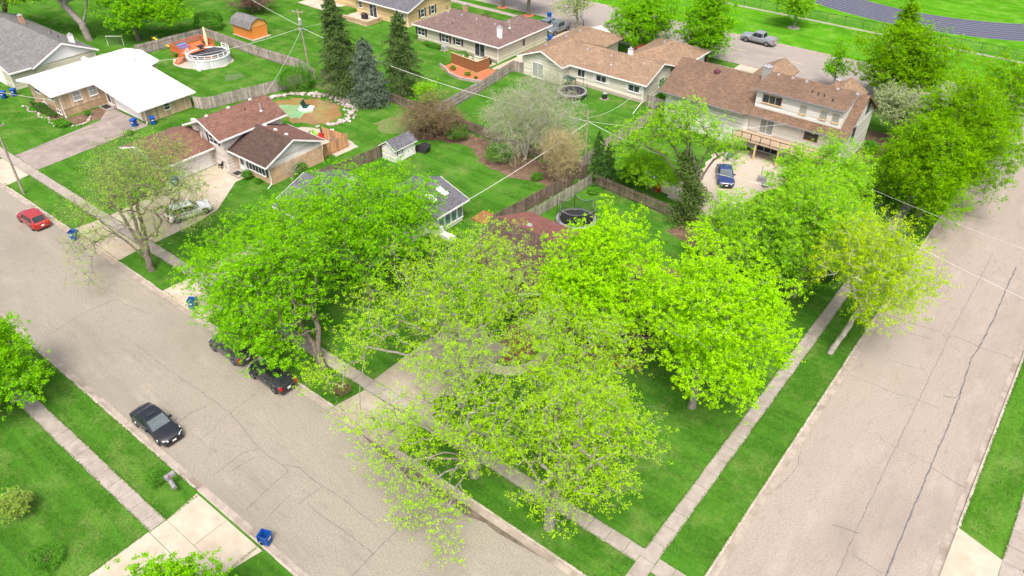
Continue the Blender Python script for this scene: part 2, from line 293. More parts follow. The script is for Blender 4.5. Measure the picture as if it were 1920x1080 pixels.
# ------------------------------------------------------------------ mesh building helpers
class MB:
    """collects shapes; build() links them as ONE mesh object"""
    def __init__(s): s.v = []; s.f = []
    def add(s, vs, fs):
        k = len(s.v); s.v += [tuple(map(float, p)) for p in vs]; s.f += [tuple(i + k for i in q) for q in fs]; return s
    def box(s, x0, y0, z0, x1, y1, z1):
        x0, x1 = min(x0, x1), max(x0, x1); y0, y1 = min(y0, y1), max(y0, y1); z0, z1 = min(z0, z1), max(z0, z1)
        return s.add([(x0,y0,z0),(x1,y0,z0),(x1,y1,z0),(x0,y1,z0),(x0,y0,z1),(x1,y0,z1),(x1,y1,z1),(x0,y1,z1)],
                     [(0,3,2,1),(4,5,6,7),(0,1,5,4),(1,2,6,5),(2,3,7,6),(3,0,4,7)])
    def rbox(s, cx, cy, z0, z1, lx, ly, a):
        c, q = math.cos(a), math.sin(a)
        p = [(cx + c*u*lx/2 - q*w*ly/2, cy + q*u*lx/2 + c*w*ly/2) for u, w in ((-1,-1),(1,-1),(1,1),(-1,1))]
        return s.prism(p, z0, z1)
    def prism(s, poly, z0, z1):
        n = len(poly)
        ar = sum(poly[i][0]*poly[(i+1)%n][1] - poly[(i+1)%n][0]*poly[i][1] for i in range(n))
        if ar < 0: poly = poly[::-1]
        return s.add([(x, y, z0) for x, y in poly] + [(x, y, z1) for x, y in poly],
                     [tuple(range(n))[::-1], tuple(range(n, 2*n))] + [(i, (i+1)%n, (i+1)%n+n, i+n) for i in range(n)])
    def extr(s, pts, vec):
        """planar polygon (3D points) swept along vec"""
        n = len(pts); v = Vector(vec)
        nr = Vector((0,0,0))
        for i in range(n): nr += Vector(pts[i]).cross(Vector(pts[(i+1)%n]))
        if nr.dot(v) < 0: pts = pts[::-1]
        return s.add([tuple(p) for p in pts] + [tuple(Vector(p) + v) for p in pts],
                     [tuple(range(n))[::-1], tuple(range(n, 2*n))] + [(i, (i+1)%n, (i+1)%n+n, i+n) for i in range(n)])
    def beam(s, a, b, h, t):
        """bar from a to b, h high (hanging below the line), t wide"""
        a = Vector(a); b = Vector(b); d = b - a
        w = Vector((-d.y, d.x, 0)); w = w.normalized() * t / 2 if w.length > 1e-6 else Vector((t/2, 0, 0))
        dn = Vector((0, 0, -h))
        return s.extr([a - w, a + w, a + w + dn, a - w + dn], d)
    def tube(s, pts, r, n=6):
        pts = [Vector(p) for p in pts]; k = len(pts)
        rs = r if isinstance(r, (list, tuple)) else [r]*k
        ring = []
        for i, p in enumerate(pts):
            d = (pts[min(i+1, k-1)] - pts[max(i-1, 0)]).normalized()
            u = d.orthogonal().normalized() if abs(d.z) > 0.95 else d.cross(Vector((0,0,1))).normalized()
            w = d.cross(u)
            ring.append([tuple(p + (u*math.cos(2*math.pi*j/n) + w*math.sin(2*math.pi*j/n))*rs[i]) for j in range(n)])
        vs = [q for rr in ring for q in rr]; fs = []
        for i in range(k-1):
            for j in range(n): fs.append((i*n+j, i*n+(j+1)%n, (i+1)*n+(j+1)%n, (i+1)*n+j))
        fs += [tuple(range(n))[::-1], tuple((k-1)*n + j for j in range(n))]
        return s.add(vs, fs)
    def lathe(s, cx, cy, prof, n=16, sx=1.0, sy=1.0, cap=True):
        k = len(prof)
        vs = [(cx + r*sx*math.cos(2*math.pi*j/n), cy + r*sy*math.sin(2*math.pi*j/n), z) for r, z in prof for j in range(n)]
        fs = [(i*n+j, i*n+(j+1)%n, (i+1)*n+(j+1)%n, (i+1)*n+j) for i in range(k-1) for j in range(n)]
        if cap: fs += [tuple(range(n))[::-1], tuple((k-1)*n + j for j in range(n))]
        return s.add(vs, fs)
    def mesh(s, name, m, org=(0,0,0), smooth=False):
        me = bpy.data.meshes.new(name)
        ox, oy, oz = org
        me.from_pydata([(x-ox, y-oy, z-oz) for x, y, z in s.v], [], s.f)
        uv = me.uv_layers.new(name='UVMap'); dat = np.zeros(len(me.loops)*2, np.float32)
        for p in me.polygons:
            nr = p.normal
            t = Vector((-nr.y, nr.x, 0)); t = t.normalized() if t.length > 0.02 else Vector((1,0,0))
            b = nr.cross(t)
            for li in p.loop_indices:
                c = s.v[me.loops[li].vertex_index]; c = Vector(c)
                dat[2*li] = c.dot(t); dat[2*li+1] = c.dot(b)
        uv.data.foreach_set('uv', dat)
        if smooth: me.polygons.foreach_set('use_smooth', [True]*len(me.polygons))
        if m is not None: me.materials.append(M[m] if isinstance(m, str) else m)
        return me
    def build(s, name, m, parent=None, org=(0,0,0), smooth=False):
        o = bpy.data.objects.new(name, s.mesh(name, m, org, smooth)); col.objects.link(o)
        if parent is not None: o.parent = parent
        return o
def tag(o, label, cat, group=None):
    o['label'] = label; o['category'] = cat
    if group: o['group'] = group
    return o
def struct(name, mb, m, kind='structure', parent=None):
    o = mb.build(name, m, parent)
    if parent is None: o['kind'] = kind
    return o
class Thing:
    """an Empty at the thing's base that parents its parts; parts are given in world coordinates unless local"""
    def __init__(s, name, label, cat, loc=(0,0,0), group=None, rotz=None):
        o = bpy.data.objects.new(name, None); col.objects.link(o); o.location = loc; o.empty_display_size = 0.3
        s.o = o; s.local = rotz is not None
        if rotz: o.rotation_euler = (0, 0, rotz)
        s.org = (0,0,0) if s.local else loc
        tag(o, label, cat, group)
    def part(s, mb, name, m, parent=None, smooth=False, label=None):
        p = mb.build(name, m, parent or s.o, s.org, smooth)
        if label: p['label'] = label
        return p
def solo(name, mb, m, label, cat, loc, group=None, smooth=False):
    o = mb.build(name, m, None, loc, smooth); o.location = loc
    return tag(o, label, cat, group)
def copy_tree(o, parent=None):
    c = o.copy(); col.objects.link(c)
    if parent is not None: c.parent = parent
    for ch in list(o.children): copy_tree(ch, c)
    return c
# ------------------------------------------------------------------ setting: ground, lawns, streets
rng = random.Random(5)
struct('ground', MB().add([(-1500,-1500,-0.22),(1500,-1500,-0.22),(1500,1500,-0.22),(-1500,1500,-0.22)], [(0,1,2,3)]), 'ground')
def arc(cx, cy, r, a0, a1, n=10):
    return [(cx + r*math.cos(R(a0+(a1-a0)*i/n)), cy + r*math.sin(R(a0+(a1-a0)*i/n))) for i in range(n+1)]
def sheet(poly, z): return MB().add([(x, y, z) for x, y in poly], [tuple(range(len(poly)))])
def lawn(poly, m='lawn'): return struct('lawn', MB().prism(poly, -0.2, 0.0), m)
KX, KY = 4.25, -3.25          # kerb back faces of the corner lot
lawn([(-170, KY), (0.2, KY)] + arc(0.25, KY+4, 4.0, -90, 0) + [(KX, 84.4), (-170, 84.4)])
lawn([(-170, -14.6), (-170, -70), (4.0, -70), (4.0, -18.5)] + arc(0.1, -18.5, 3.9, 0, 90), 'lawn')
lawn([(15.85, -70), (60, -70), (60, 84), (15.85, 84)], 'lawn_y')
lawn([(-170, 97.2), (60, 97.2), (60, 118), (-170, 118)], 'lawn_far')
lawn([(-170, 118.2), (60, 118.2), (60, 300), (-170, 300)], 'lawn_far')
struct('front_street', sheet([(-170, -14.5), (4.7, -14.5), (4.7, -3.3), (-170, -3.3)], -0.130), 'road_front')
struct('side_street', sheet([(4.0, -70), (15.8, -70), (15.8, 90.0), (4.0, 90.0)], -0.122), 'road_side')
struct('back_street', sheet([(-170, 84.3), (70, 84.3), (70, 97.3), (-170, 97.3)], -0.114), 'road_back')
fs, ss = bpy.data.objects['front_street'], bpy.data.objects['side_street']
SEAMS = [
[(12.6,50.8),(12.6,47.2),(12.7,41.2),(12.6,35.7),(12.4,33.7),(12.7,29.1),(12.8,26.5),(12.9,23.6),(12.9,19.3),(13.0,14.5),(13.1,10.2),(13.1,6.2),(13.2,-6)],
[(4.9,25.4),(7.2,25.5),(8.3,25.4),(10.0,25.9),(11.8,25.9)],[(8.8,20.3),(9.5,19.8),(12.8,19.7)],[(6.8,29.3),(8.4,29.4),(9.7,29.8)],
[(10.6,34.5),(11.9,33.7),(12.4,33.7)],[(11.7,27.6),(12.5,27.8),(12.8,28.9)],[(6.8,35.3),(9.5,35.9)],[(10.5,36.0),(12.6,35.7),(15.4,35.9)],[(7.2,33.8),(9.2,34.3)],
[(5.2,47.1),(7.9,47.1),(12.6,47.2)],[(10.8,10.6),(9.1,10.1)],[(11.0,8.7),(12.9,8.5)],[(5.0,15.1),(5.4,13.6),(5.3,12.2),(5.0,10.5)],
[(10.3,52.0),(10.25,44.0),(10.2,37.0),(10.3,28.0),(10.4,20.0),(10.5,12.0),(10.7,6.5)],[(12.9,19.4),(15.2,18.9)],[(5.6,58.5),(10.5,58.8)],
[(-13.1,-12.3),(-13.2,-10.4),(-13.3,-8.6),(-13.4,-7.2),(-13.2,-6.7)],[(-13.5,-8.2),(-14.1,-7.6),(-14.3,-6.9),(-14.4,-5.5),(-14.4,-4.7)],
[(-20.0,-8.9),(-18.2,-8.7),(-16.2,-8.8),(-14.5,-8.8)],[(-19.7,-10.4),(-18.8,-10.6),(-15.4,-10.4),(-13.2,-10.4)],
[(-26.3,-9.5),(-25.4,-9.5),(-23.7,-9.4),(-22.9,-9.6),(-22.7,-12.1),(-22.5,-13.4)],[(-23.7,-9.4),(-22.6,-8.8),(-21.4,-8.9),(-20.0,-8.9),(-20.1,-10.9)],
[(-21.1,-10.7),(-21.0,-11.9),(-20.8,-12.9)],[(-26.3,-9.5),(-26.9,-10.5),(-26.8,-13.0)],[(-25.9,-10.2),(-26.1,-11.9)],[(-33.3,-12.1),(-33.4,-10.4),(-33.1,-9.4)],
[(-30.5,-11.9),(-30.5,-10.5),(-30.9,-9.8),(-31.0,-8.8),(-31.2,-6.1)],[(-44.6,-8.9),(-38.9,-8.9),(-33.1,-8.7),(-30.9,-8.7),(-26.3,-9.5)],
[(-51.3,-13.1),(-51.8,-10.9),(-51.9,-9.1),(-51.7,-6.7)],[(-47.0,-5.9),(-51.7,-6.7)]]
for k, pl in enumerate(SEAMS):          # tar filled cracks: uneven ribbons on the asphalt
    pts = []
    for (x0, y0), (x1, y1) in zip(pl, pl[1:]):
        n = max(2, int(math.hypot(x1-x0, y1-y0)/0.35))
        for i in range(n): t = i/n; pts.append((x0+(x1-x0)*t + rng.uniform(-.045, .045), y0+(y1-y0)*t + rng.uniform(-.045, .045)))
    pts.append(pl[-1]); mb = MB(); vs = []; side = pl[0][0] > 3.9
    w0 = 0.055 if k == 0 else rng.uniform(0.018, 0.034)
    for i, (x, y) in enumerate(pts):
        a = pts[max(i-1, 0)]; b = pts[min(i+1, len(pts)-1)]; d = math.hypot(b[0]-a[0], b[1]-a[1]) or 1
        w = w0*rng.uniform(0.5, 1.35); nx, ny = -(b[1]-a[1])/d*w, (b[0]-a[0])/d*w
        z = -0.118 if side else -0.126
        vs += [(x+nx, y+ny, z), (x-nx, y-ny, z)]
    mb.add(vs, [(2*i, 2*i+1, 2*i+3, 2*i+2) for i in range(len(pts)-1)]).build('sealed_crack', 'tar', ss if side else fs)
# kerbs and gutters in cast lengths
def kerb_run(name, a, b, inward, cuts=(), step=3.0):
    """kerb along a-b; inward = unit vector from kerb to road; cuts = driveway spans along the run where the kerb drops"""
    L = math.hypot(b[0]-a[0], b[1]-a[1]); ux, uy = (b[0]-a[0])/L, (b[1]-a[1])/L; ix, iy = inward
    root = None; s = 0
    def P(t, w): return (a[0]+ux*t+ix*w, a[1]+uy*t+iy*w)
    gm = MB()
    while s < L - 0.01:
        e = min(L, s + step*rng.uniform(0.9, 1.1))
        low = any(c0 - 0.2 < (s+e)/2 < c1 + 0.2 for c0, c1 in cuts)
        g = 0.012; top = 0.012 + rng.uniform(-.006, .006) if not low else -0.075
        mb = MB().prism([P(s+g, -.02), P(e-g, -.02), P(e-g, .155), P(s+g, .155)], -0.2, top)
        if root is None: root = mb.build(name, 'kerb'); root['kind'] = 'structure'
        else: mb.build('kerb_length', 'kerb', root)
        MB().prism([P(s+g, .157), P(e-g, .157), P(e-g, .60 + rng.uniform(-.015, .015)), P(s+g, .60)], -0.2, -0.105 + rng.uniform(-.003, .003)).build('gutter_length', 'gutter', root)
        s = e
    return root
kerb_run('kerb', (-120, KY), (0.25, KY), (0, -1), [(31, 38.5), (54, 63.3), (70.5, 78), (95, 102)])
kerb_run('kerb', (KX, 0.75), (KX, 80.4), (1, 0))
kerb_run('kerb', (-100, -14.6), (0.1, -14.6), (0, 1), [(73.6, 81.2)])
kerb_run('kerb', (15.85, -20), (15.85, 78), (-1, 0), [(26, 34.8)])
kerb_run('kerb', (-120, 84.4), (0.2, 84.4), (0, 1), [(54, 62), (72, 80), (88, 95), (100, 110)])
kerb_run('kerb', (-120, 97.2), (55, 97.2), (0, -1))
def kerb_arc(cx, cy, r, a0, a1, sgn):
    root = None; n = 4
    for i in range(n):
        p, q = a0+(a1-a0)*i/n+0.3, a0+(a1-a0)*(i+1)/n-0.3
        mb = MB().prism(arc(cx, cy, r-.02*sgn, p, q, 5) + arc(cx, cy, r+.155*sgn, q, p, 5), -0.2, 0.012)
        if root is None: root = mb.build('kerb', 'kerb'); root['kind'] = 'structure'
        else: mb.build('kerb_length', 'kerb', root)
        MB().prism(arc(cx, cy, r+.157*sgn, p, q, 5) + arc(cx, cy, r+.6*sgn, q, p, 5), -0.2, -0.105).build('gutter_length', 'gutter', root)
kerb_arc(0.25, KY+4, 4.0, -90, 0, 1); kerb_arc(0.1, -18.5, 3.9, 0, 90, 1)
# wet silt lying in the gutter by the corner driveway
pts = [(-21.5,-3.88),(-19,-3.86),(-15,-3.87),(-10,-3.88),(-6,-3.87),(-4.5,-3.9),(-6,-4.05),(-8,-4.25),(-9,-4.12),(-10.5,-4.5),(-12,-4.4),(-13,-4.7),(-14.2,-4.45),(-15.5,-4.7),(-17,-4.4),(-18,-4.5),(-20,-4.1)]
struct('wet_gutter_silt', sheet(pts, -0.100), 'wet', 'stuff')
# sidewalks: one slab after another
def slab_run(name, x0, y0, x1, y1, along, step, m='concrete', z=0.03, skip=()):
    root = None; s, e = (x0, x1) if along == 'x' else (y0, y1)
    while s < e - 0.05:
        t = min(e, s + step); g = 0.014; dz = rng.uniform(-.008, .008)
        if not any(a < (s+t)/2 < b for a, b in skip):
            q = (s+g, y0, t-g, y1) if along == 'x' else (x0, s+g, x1, t-g)
            j = [rng.uniform(-.025, .025) for _ in range(4)]
            mb = MB().prism([(q[0], q[1]+j[0]), (q[2], q[1]+j[1]), (q[2], q[3]+j[2]), (q[0], q[3]+j[3])] if along == 'x' else
                            [(q[0]+j[0], q[1]), (q[2]+j[1], q[1]), (q[2]+j[2], q[3]), (q[0]+j[3], q[3])], -0.1, z + dz)
            if root is None: root = mb.build(name, m); root['kind'] = 'structure'
            else: mb.build('slab', m, root)
        s = t
    return root
slab_run('sidewalk', -110, -0.5, 0.33, 0.68, 'x', 1.42)
slab_run('sidewalk', 0.34, -2.9, 1.42, 80.6, 'y', 1.48)
slab_run('sidewalk', 1.44, -0.55, 3.9, 0.6, 'x', 1.2)
slab_run('sidewalk', -90, -18.48, -25.9, -17.28, 'x', 1.5)
slab_run('sidewalk', 18.62, -10, 19.8, 78, 'y', 1.5)
slab_run('sidewalk', -115, 80.9, 0.3, 82.15, 'x', 1.5)
slab_run('sidewalk', -60, 111.8, 50, 112.5, 'x', 3.0)
# driveways
def slabs(name, polys, m, z=0.024):
    root = None
    for p in polys:
        cx = sum(q[0] for q in p)/len(p); cy = sum(q[1] for q in p)/len(p)
        mb = MB().prism([(cx+(x-cx)*0.996, cy+(y-cy)*0.996) for x, y in p], -0.1, z + rng.uniform(-.004, .004))
        if root is None: root = mb.build(name, m); root['kind'] = 'structure'
        else: mb.build('slab', m, root)
    return root
def grid(x0, x1, xs, y0, y1, ys):
    xx = [x0] + list(xs) + [x1]; yy = [y0] + list(ys) + [y1]
    return [[(a,c),(b,c),(b,d),(a,d)] for a, b in zip(xx, xx[1:]) for c, d in zip(yy, yy[1:])]
slabs('driveway', [[(-26.2,-14.75),(-22.7,-14.75),(-22.7,-17.25),(-25.85,-17.25)], [(-22.68,-14.75),(-18.9,-14.75),(-19.4,-17.25),(-22.68,-17.25)]]
      + grid(-25.85, -19.4, [-24.2, -22.2, -20.7], -18.5, -17.27, []) + grid(-25.95, -19.4, [-22.7], -36, -18.52, [-22.6, -27]), 'drive')
slabs('driveway', [[(-18.1,-3.42),(-18.7,-0.52),(-21.6,-0.52),(-21.6,-3.42)], [(-21.62,-3.42),(-21.62,-0.52),(-24.6,-0.52),(-25.2,-3.42)]]
      + grid(-24.9, -18.5, [-21.7], 0.7, 10.6, [4.2, 7.4]), 'corner_drive')
slabs('driveway', [[(-49.2,-3.42),(-49.0,-0.52),(-42.6,-0.52),(-42.0,-3.42)]] + grid(-49.2, -42.6, [-46], 0.7, 10.0, [4, 7]), 'drive')
slabs('driveway', [[(-57.0,-3.42),(-57.4,-0.52),(-65.9,-0.52),(-66.3,-3.42)]] + grid(-65.9, -57.2, [-61.5], 0.7, 5.2, [])
      + [[(-66.9,5.24),(-61.5,5.24),(-61.5,15.4),(-66.9,15.4)], [(-61.48,5.24),(-57.2,5.24),(-57.8,8.6),(-61.48,13.5)], [(-66.9,15.42),(-64.7,15.42),(-64.7,16.2),(-66.9,16.2)]], 'drive')
slabs('driveway', [[(-88.3,0.72),(-82.3,0.72),(-83.4,15.6),(-93.2,15.6),(-89.8,12.4)]], 'drive_dark')
slabs('driveway', [[(-81.3,-3.42),(-81.9,-0.52),(-88.6,-0.52),(-89.2,-3.42)]], 'drive')
slabs('driveway', [[(15.75,6.0),(18.6,6.4),(18.6,14.1),(15.75,15.0)]] + grid(19.82, 26, [], 6.4, 14.1, [10]), 'drive')
slabs('driveway', grid(-66.0, -58.5, [-62.4], 82.2, 84.3, []) + grid(-67.2, -58.4, [-62.4], 75.2, 80.8, []), 'drive')
slabs('driveway', grid(-48.2, -40, [-44], 75.8, 84.3, [80]), 'drive')
slabs('driveway', grid(-32.0, -24.5, [-28], 69, 84.3, [76, 80.9]), 'drive')
# curved walk from the corner driveway to the porch
mid = [(-18.6, 7.6), (-17.4, 8.0), (-16.5, 8.7), (-15.9, 9.7), (-15.7, 10.9), (-16.0, 12.2), (-16.8, 13.6)]
root = None
for i in range(len(mid)-1):
    (ax, ay), (bx, by) = mid[i], mid[i+1]; dx, dy = bx-ax, by-ay; l = math.hypot(dx, dy); nx, ny = -dy/l*.55, dx/l*.55
    mb = MB().prism([(ax+nx, ay+ny), (bx+nx, by+ny), (bx-nx, by-ny), (ax-nx, ay-ny)], -0.1, 0.03 + 0.004*(i % 2))
    if root is None: root = mb.build('garden_path', 'drive'); root['kind'] = 'structure'
    else: mb.build('slab', 'drive', root)
# beds, bare ground, patios
def patch(name, poly, m, z=0.006, kind='structure', jit=0.12):
    q = []
    for i in range(len(poly)):
        (x0, y0), (x1, y1) = poly[i], poly[(i+1) % len(poly)]
        n = max(1, int(math.hypot(x1-x0, y1-y0)/0.7))
        for k in range(n): t = k/n; q.append((x0+(x1-x0)*t + rng.uniform(-jit, jit), y0+(y1-y0)*t + rng.uniform(-jit, jit)))
    return struct(name, sheet(q, z), m, kind)
patch('mulch_bed', [(-18.0,8.9),(-16.9,9.6),(-16.6,11),(-17.2,12.6),(-19,14),(-20.6,13),(-19.6,10)], 'mulch_dark')
patch('mulch_bed', [(-14.6,12.4),(-11,13.8),(-8.6,15),(-9,15.9),(-14,15.6)], 'mulch_dark')
patch('mulch_bed', [(-67.3,54.6),(-63,53.2),(-58.5,54.2),(-57.7,57.5),(-59.5,60),(-61.2,58.4),(-61.4,56),(-67.2,57)], 'mulch_red')
patch('mulch_bed', [(-54.8,33),(-50.5,36.2),(-46,37.0),(-42.5,34.6),(-37.5,34.2),(-34.2,35.2),(-31.6,35.4),(-31.4,39.4),(-40,39.8),(-54.5,40.1)], 'mulch', jit=.3)
patch('bare_ground', [(-60.5,34.5),(-57.5,33),(-54.6,34.6),(-53.8,37),(-55,40),(-60,40)], 'straw', jit=.4)
patch('bare_ground', [(-77,37.5),(-73,38),(-66,38),(-63,40.2),(-77,40.4)], 'straw', jit=.3)
patch('pond', [(-76.8,31.2),(-75.6,33.3),(-72.6,35.0),(-69.4,35.4),(-66.4,34.2),(-65.2,32.0),(-66.4,29.4),(-69.2,28.0),(-72.8,28.6),(-75.4,29.6)], 'pond', 0.008, jit=.35)
patch('pond_algae', [(-75.4,29.9),(-74.6,31.6),(-73.4,32.0),(-71.4,32.8),(-70.2,32.0),(-70.4,30.6),(-69.6,29.6),(-70.6,28.6),(-73,28.9)], 'algae', 0.013, 'stuff', jit=.32)
patch('patio', [(-21.4,54.6),(-17.8,58.8),(-9.5,58.8),(-9.5,55),(-12.6,50),(-13.4,44.5),(-15.2,40.4),(-20.5,41.5),(-24,42.6),(-20.6,46.5)], 'gravel', 0.012, jit=.3)
patch('patio', [(-67.4,25),(-57.2,25),(-57.2,28.6),(-63,29.6),(-67.4,27.8)], 'gravel', 0.01)
patch('gravel_bed', [(-100.2,29.9),(-97.6,30.2),(-94.9,31.6),(-93.5,34.2),(-94.6,36.9),(-97.3,37.9),(-102.5,37.5),(-102.5,31)], 'gravel', 0.007)
patch('bare_ground', [(-90.3,31.6),(-88.6,31.2),(-87.6,32.4),(-87.8,34),(-89.4,34.4),(-90.6,33.2)], 'clover', 0.005, jit=.35)
patch('mulch_bed', [(-94,9.9),(-93.9,15.9),(-91.2,15.9),(-90.3,13),(-91,10.4),(-93,8.6),(-98,8.9),(-103,9.0),(-103,10.0)], 'mulch', jit=.1)
patch('patio', [(-98,61),(-98,66.5),(-94,66.5),(-90.6,64.5),(-90.6,61)], 'drive', 0.011, jit=.02)
patch('patio', [(-111,62.5),(-104,62.2),(-102.4,66.5),(-104,71),(-111,71)], 'drive', 0.011, jit=.02)
patch('patio', [(-69.4,59.3),(-61.6,59.3),(-61.6,61.2),(-69.4,61.2)], 'drive', 0.011, jit=.02)
patch('patio', [(-61.0,59.2),(-57.9,59.2),(-57.9,75),(-61.0,75)], 'drive', 0.012, jit=.02)
patch('bare_ground', [(-110,20),(-104.2,20),(-104.2,28.5),(-113,28.5),(-114,25)], 'straw', 0.005, jit=.4)
patch('bare_ground', [(-17.2,35.0),(-12,33.6),(-9.5,34.6),(-10,37),(-17,37.4)], 'mulch', 0.006, jit=.3)
patch('bare_ground', [(-8.8,63),(-6,63),(-4.4,70),(-5,74),(-8.4,73)], 'mulch', 0.006, jit=.3)
# running track beyond the chain link fence
TX, TY = -18.0, 160.0
def ring(r0, r1, a0, a1, n, z): 
    o = arc(TX, TY, r1, a0, a1, n); i = arc(TX, TY, r0, a0, a1, n)
    return MB().add([(x, y, z) for x, y in o] + [(x, y, z) for x, y in i], [(k, k+1, n+2+k, n+1+k) for k in range(n)])
tr = struct('running_track', ring(31.5, 41.0, 180, 360, 90, 0.012), 'track')
for k in range(9):
    r = 31.6 + k*1.165
    ring(r-0.035, r+0.035, 180, 360, 90, 0.020).build('lane_line', 'line', tr)
for a, b in ((-27.5,-24.3),(-8,-5),(-51,-48),(-37,-34)):
    struct('road_marking', sheet([(a,90.7),(b,90.7),(b,90.82),(a,90.82)], -0.110), 'line_y')
# ------------------------------------------------------------------ fences
def fence(label, pts, h, m, bay=2.4, rails=0, side=1, picket=0.14, gap=0.012, name='wooden_fence', group=None, zig=True, lean=0.0):
    """pts: polyline; rails drawn on `side`; every bay's boards are one part with real gaps, every post and rail its own"""
    T = Thing(name, label, 'fence', (*pts[0], 0), group)
    first = True
    for (x0, y0), (x1, y1) in zip(pts, pts[1:]):
        L = math.hypot(x1-x0, y1-y0); n = max(1, round(L/bay)); a = math.atan2(y1-y0, x1-x0); c, s = math.cos(a), math.sin(a)
        def W(t, d): return (x0 + c*t - s*d, y0 + s*t + c*d)
        for i in range(n+1):
            if i == 0 and not first: continue
            x, y = W(L*i/n, 0.07*side)
            T.part(MB().rbox(x, y, 0, h + rng.uniform(-.02, .06), 0.1, 0.1, a), 'post', m)
        first = False
        for i in range(n):
            s0, s1 = L*i/n, L*(i+1)/n; mb = MB(); k = max(1, int((s1-s0)/(picket+gap))); w = (s1-s0)/k
            dh = rng.uniform(-.03, .03)
            for j in range(k):
                x, y = W(s0 + (j+.5)*w, 0.0 + rng.uniform(-.006, .006))
                mb.rbox(x, y, 0.04, h - 0.05 + dh + rng.uniform(-.025, .025), w - gap, 0.022, a)
            T.part(mb, 'board_panel', m)
            for q in range(rails):
                z = h*(0.22 + 0.6*q/max(1, rails-1)); 
                A = W(s0+.05, .045*side); B = W(s1-.05, .045*side)
                T.part(MB().beam((*A, z), (*B, z), 0.09, 0.045), 'rail', m)
    return T
fence('weathered grey board fence behind the round pool, running past the orange barn shed', [(-108.3,28.6),(-107.3,40.3),(-91.6,40.2),(-82.9,40.8),(-78.2,39.4)], 1.75, 'wood_grey', 2.6, 2, -1)
fence('grey plank fence between the round pool lawn and the brown split-level house', [(-83.4,22.6),(-81.7,23.4),(-79.2,33.4),(-78.6,38.9)], 1.75, 'wood_grey', 2.4)
fence('broken low grey fence behind the tall spruces', [(-78,40.4),(-73.9,40.6),(-70.2,40.8),(-67.7,41.0),(-60.8,40.6),(-55.6,40.7)], 1.5, 'wood_dark', 2.6, 2, -1, 0.14, 0.05)
fence('dark fence with two rails beside the small white shed', [(-54.4,18.2),(-53.6,21.0),(-52.9,27.0),(-52.95,30.4),(-52.4,36),(-52.0,40.5)], 1.6, 'wood_dark', 2.5, 2, 1, 0.14, 0.03)
fence('dark fence behind the round shrubs at the end of the shed lawn', [(-51.9,40.6),(-45.1,40.2),(-40.8,39.9),(-35,39.9),(-31.6,39.9)], 1.5, 'wood_dark', 2.4, 2, -1, 0.14, 0.03)
fence('solid dark brown fence along the shed lawn by the reddish roof', [(-31.8,24.0),(-31.4,27.8),(-30.8,34.9),(-30.4,39.7)], 1.75, 'wood_dark', 2.4)
fence('pale picket fence beside the netted trampoline', [(-30.0,25.4),(-29.6,28.8),(-29.25,33.8),(-29.0,38.6)], 1.45, 'wood_grey', 2.4, 2, 1, 0.13, 0.07)
fence('gapped grey picket fence behind the netted trampoline yard', [(-29.0,38.8),(-24.8,38.4),(-22.0,38.2),(-17.4,37.8),(-12.5,37.6)], 1.45, 'wood_dark', 2.4, 2, -1, 0.13, 0.06)
fence('tall grey plank fence between the tan roofed ranch and the two storey house', [(-31.8,40.5),(-32.3,46.4),(-32.2,52.1),(-32.4,61.2)], 1.75, 'wood_grey', 2.4)
fence('short grey gate fence at the corner of the tan roofed ranch', [(-32.5,61.3),(-35.3,61.6)], 1.75, 'wood_grey', 1.4)
fence('grey fence with three rails beside the red mulch bed', [(-55.7,41.0),(-55.9,44.8),(-56.4,51.1),(-57.7,60.2)], 1.7, 'wood_grey', 2.4, 3, -1)
fence('short grey fence joining the tan roofed ranch below the plum shuttered house', [(-57.7,60.4),(-55.9,60.5)], 1.7, 'wood_grey', 2.0)
fence('tan wooden privacy screen behind the brown split-level house', [(-62.2,27.2),(-58.1,27.6),(-58.2,23.97)], 1.75, 'wood_tan', 2.0, 1, 1, name='privacy_fence')
# chain link fence along the track
T = Thing('chain_link_fence', 'thin chain link fence with dark posts along the running track', 'fence', (-60, 113.0, 0))
for i in range(35):
    x = -60 + i*3.1; T.part(MB().tube([(x,113.0,0),(x,113.0,1.55)], 0.035, 6), 'post', 'black')
    if i < 34: T.part(MB().add([(x,113.0,0.05),(x+3.1,113.0,0.05),(x+3.1,113.0,1.5),(x,113.0,1.5)], [(0,1,2,3)]), 'mesh_panel', 'chain')
T.part(MB().tube([(-60,113.0,1.52),(45.4,113.0,1.52)], 0.025, 5), 'top_rail', 'black')
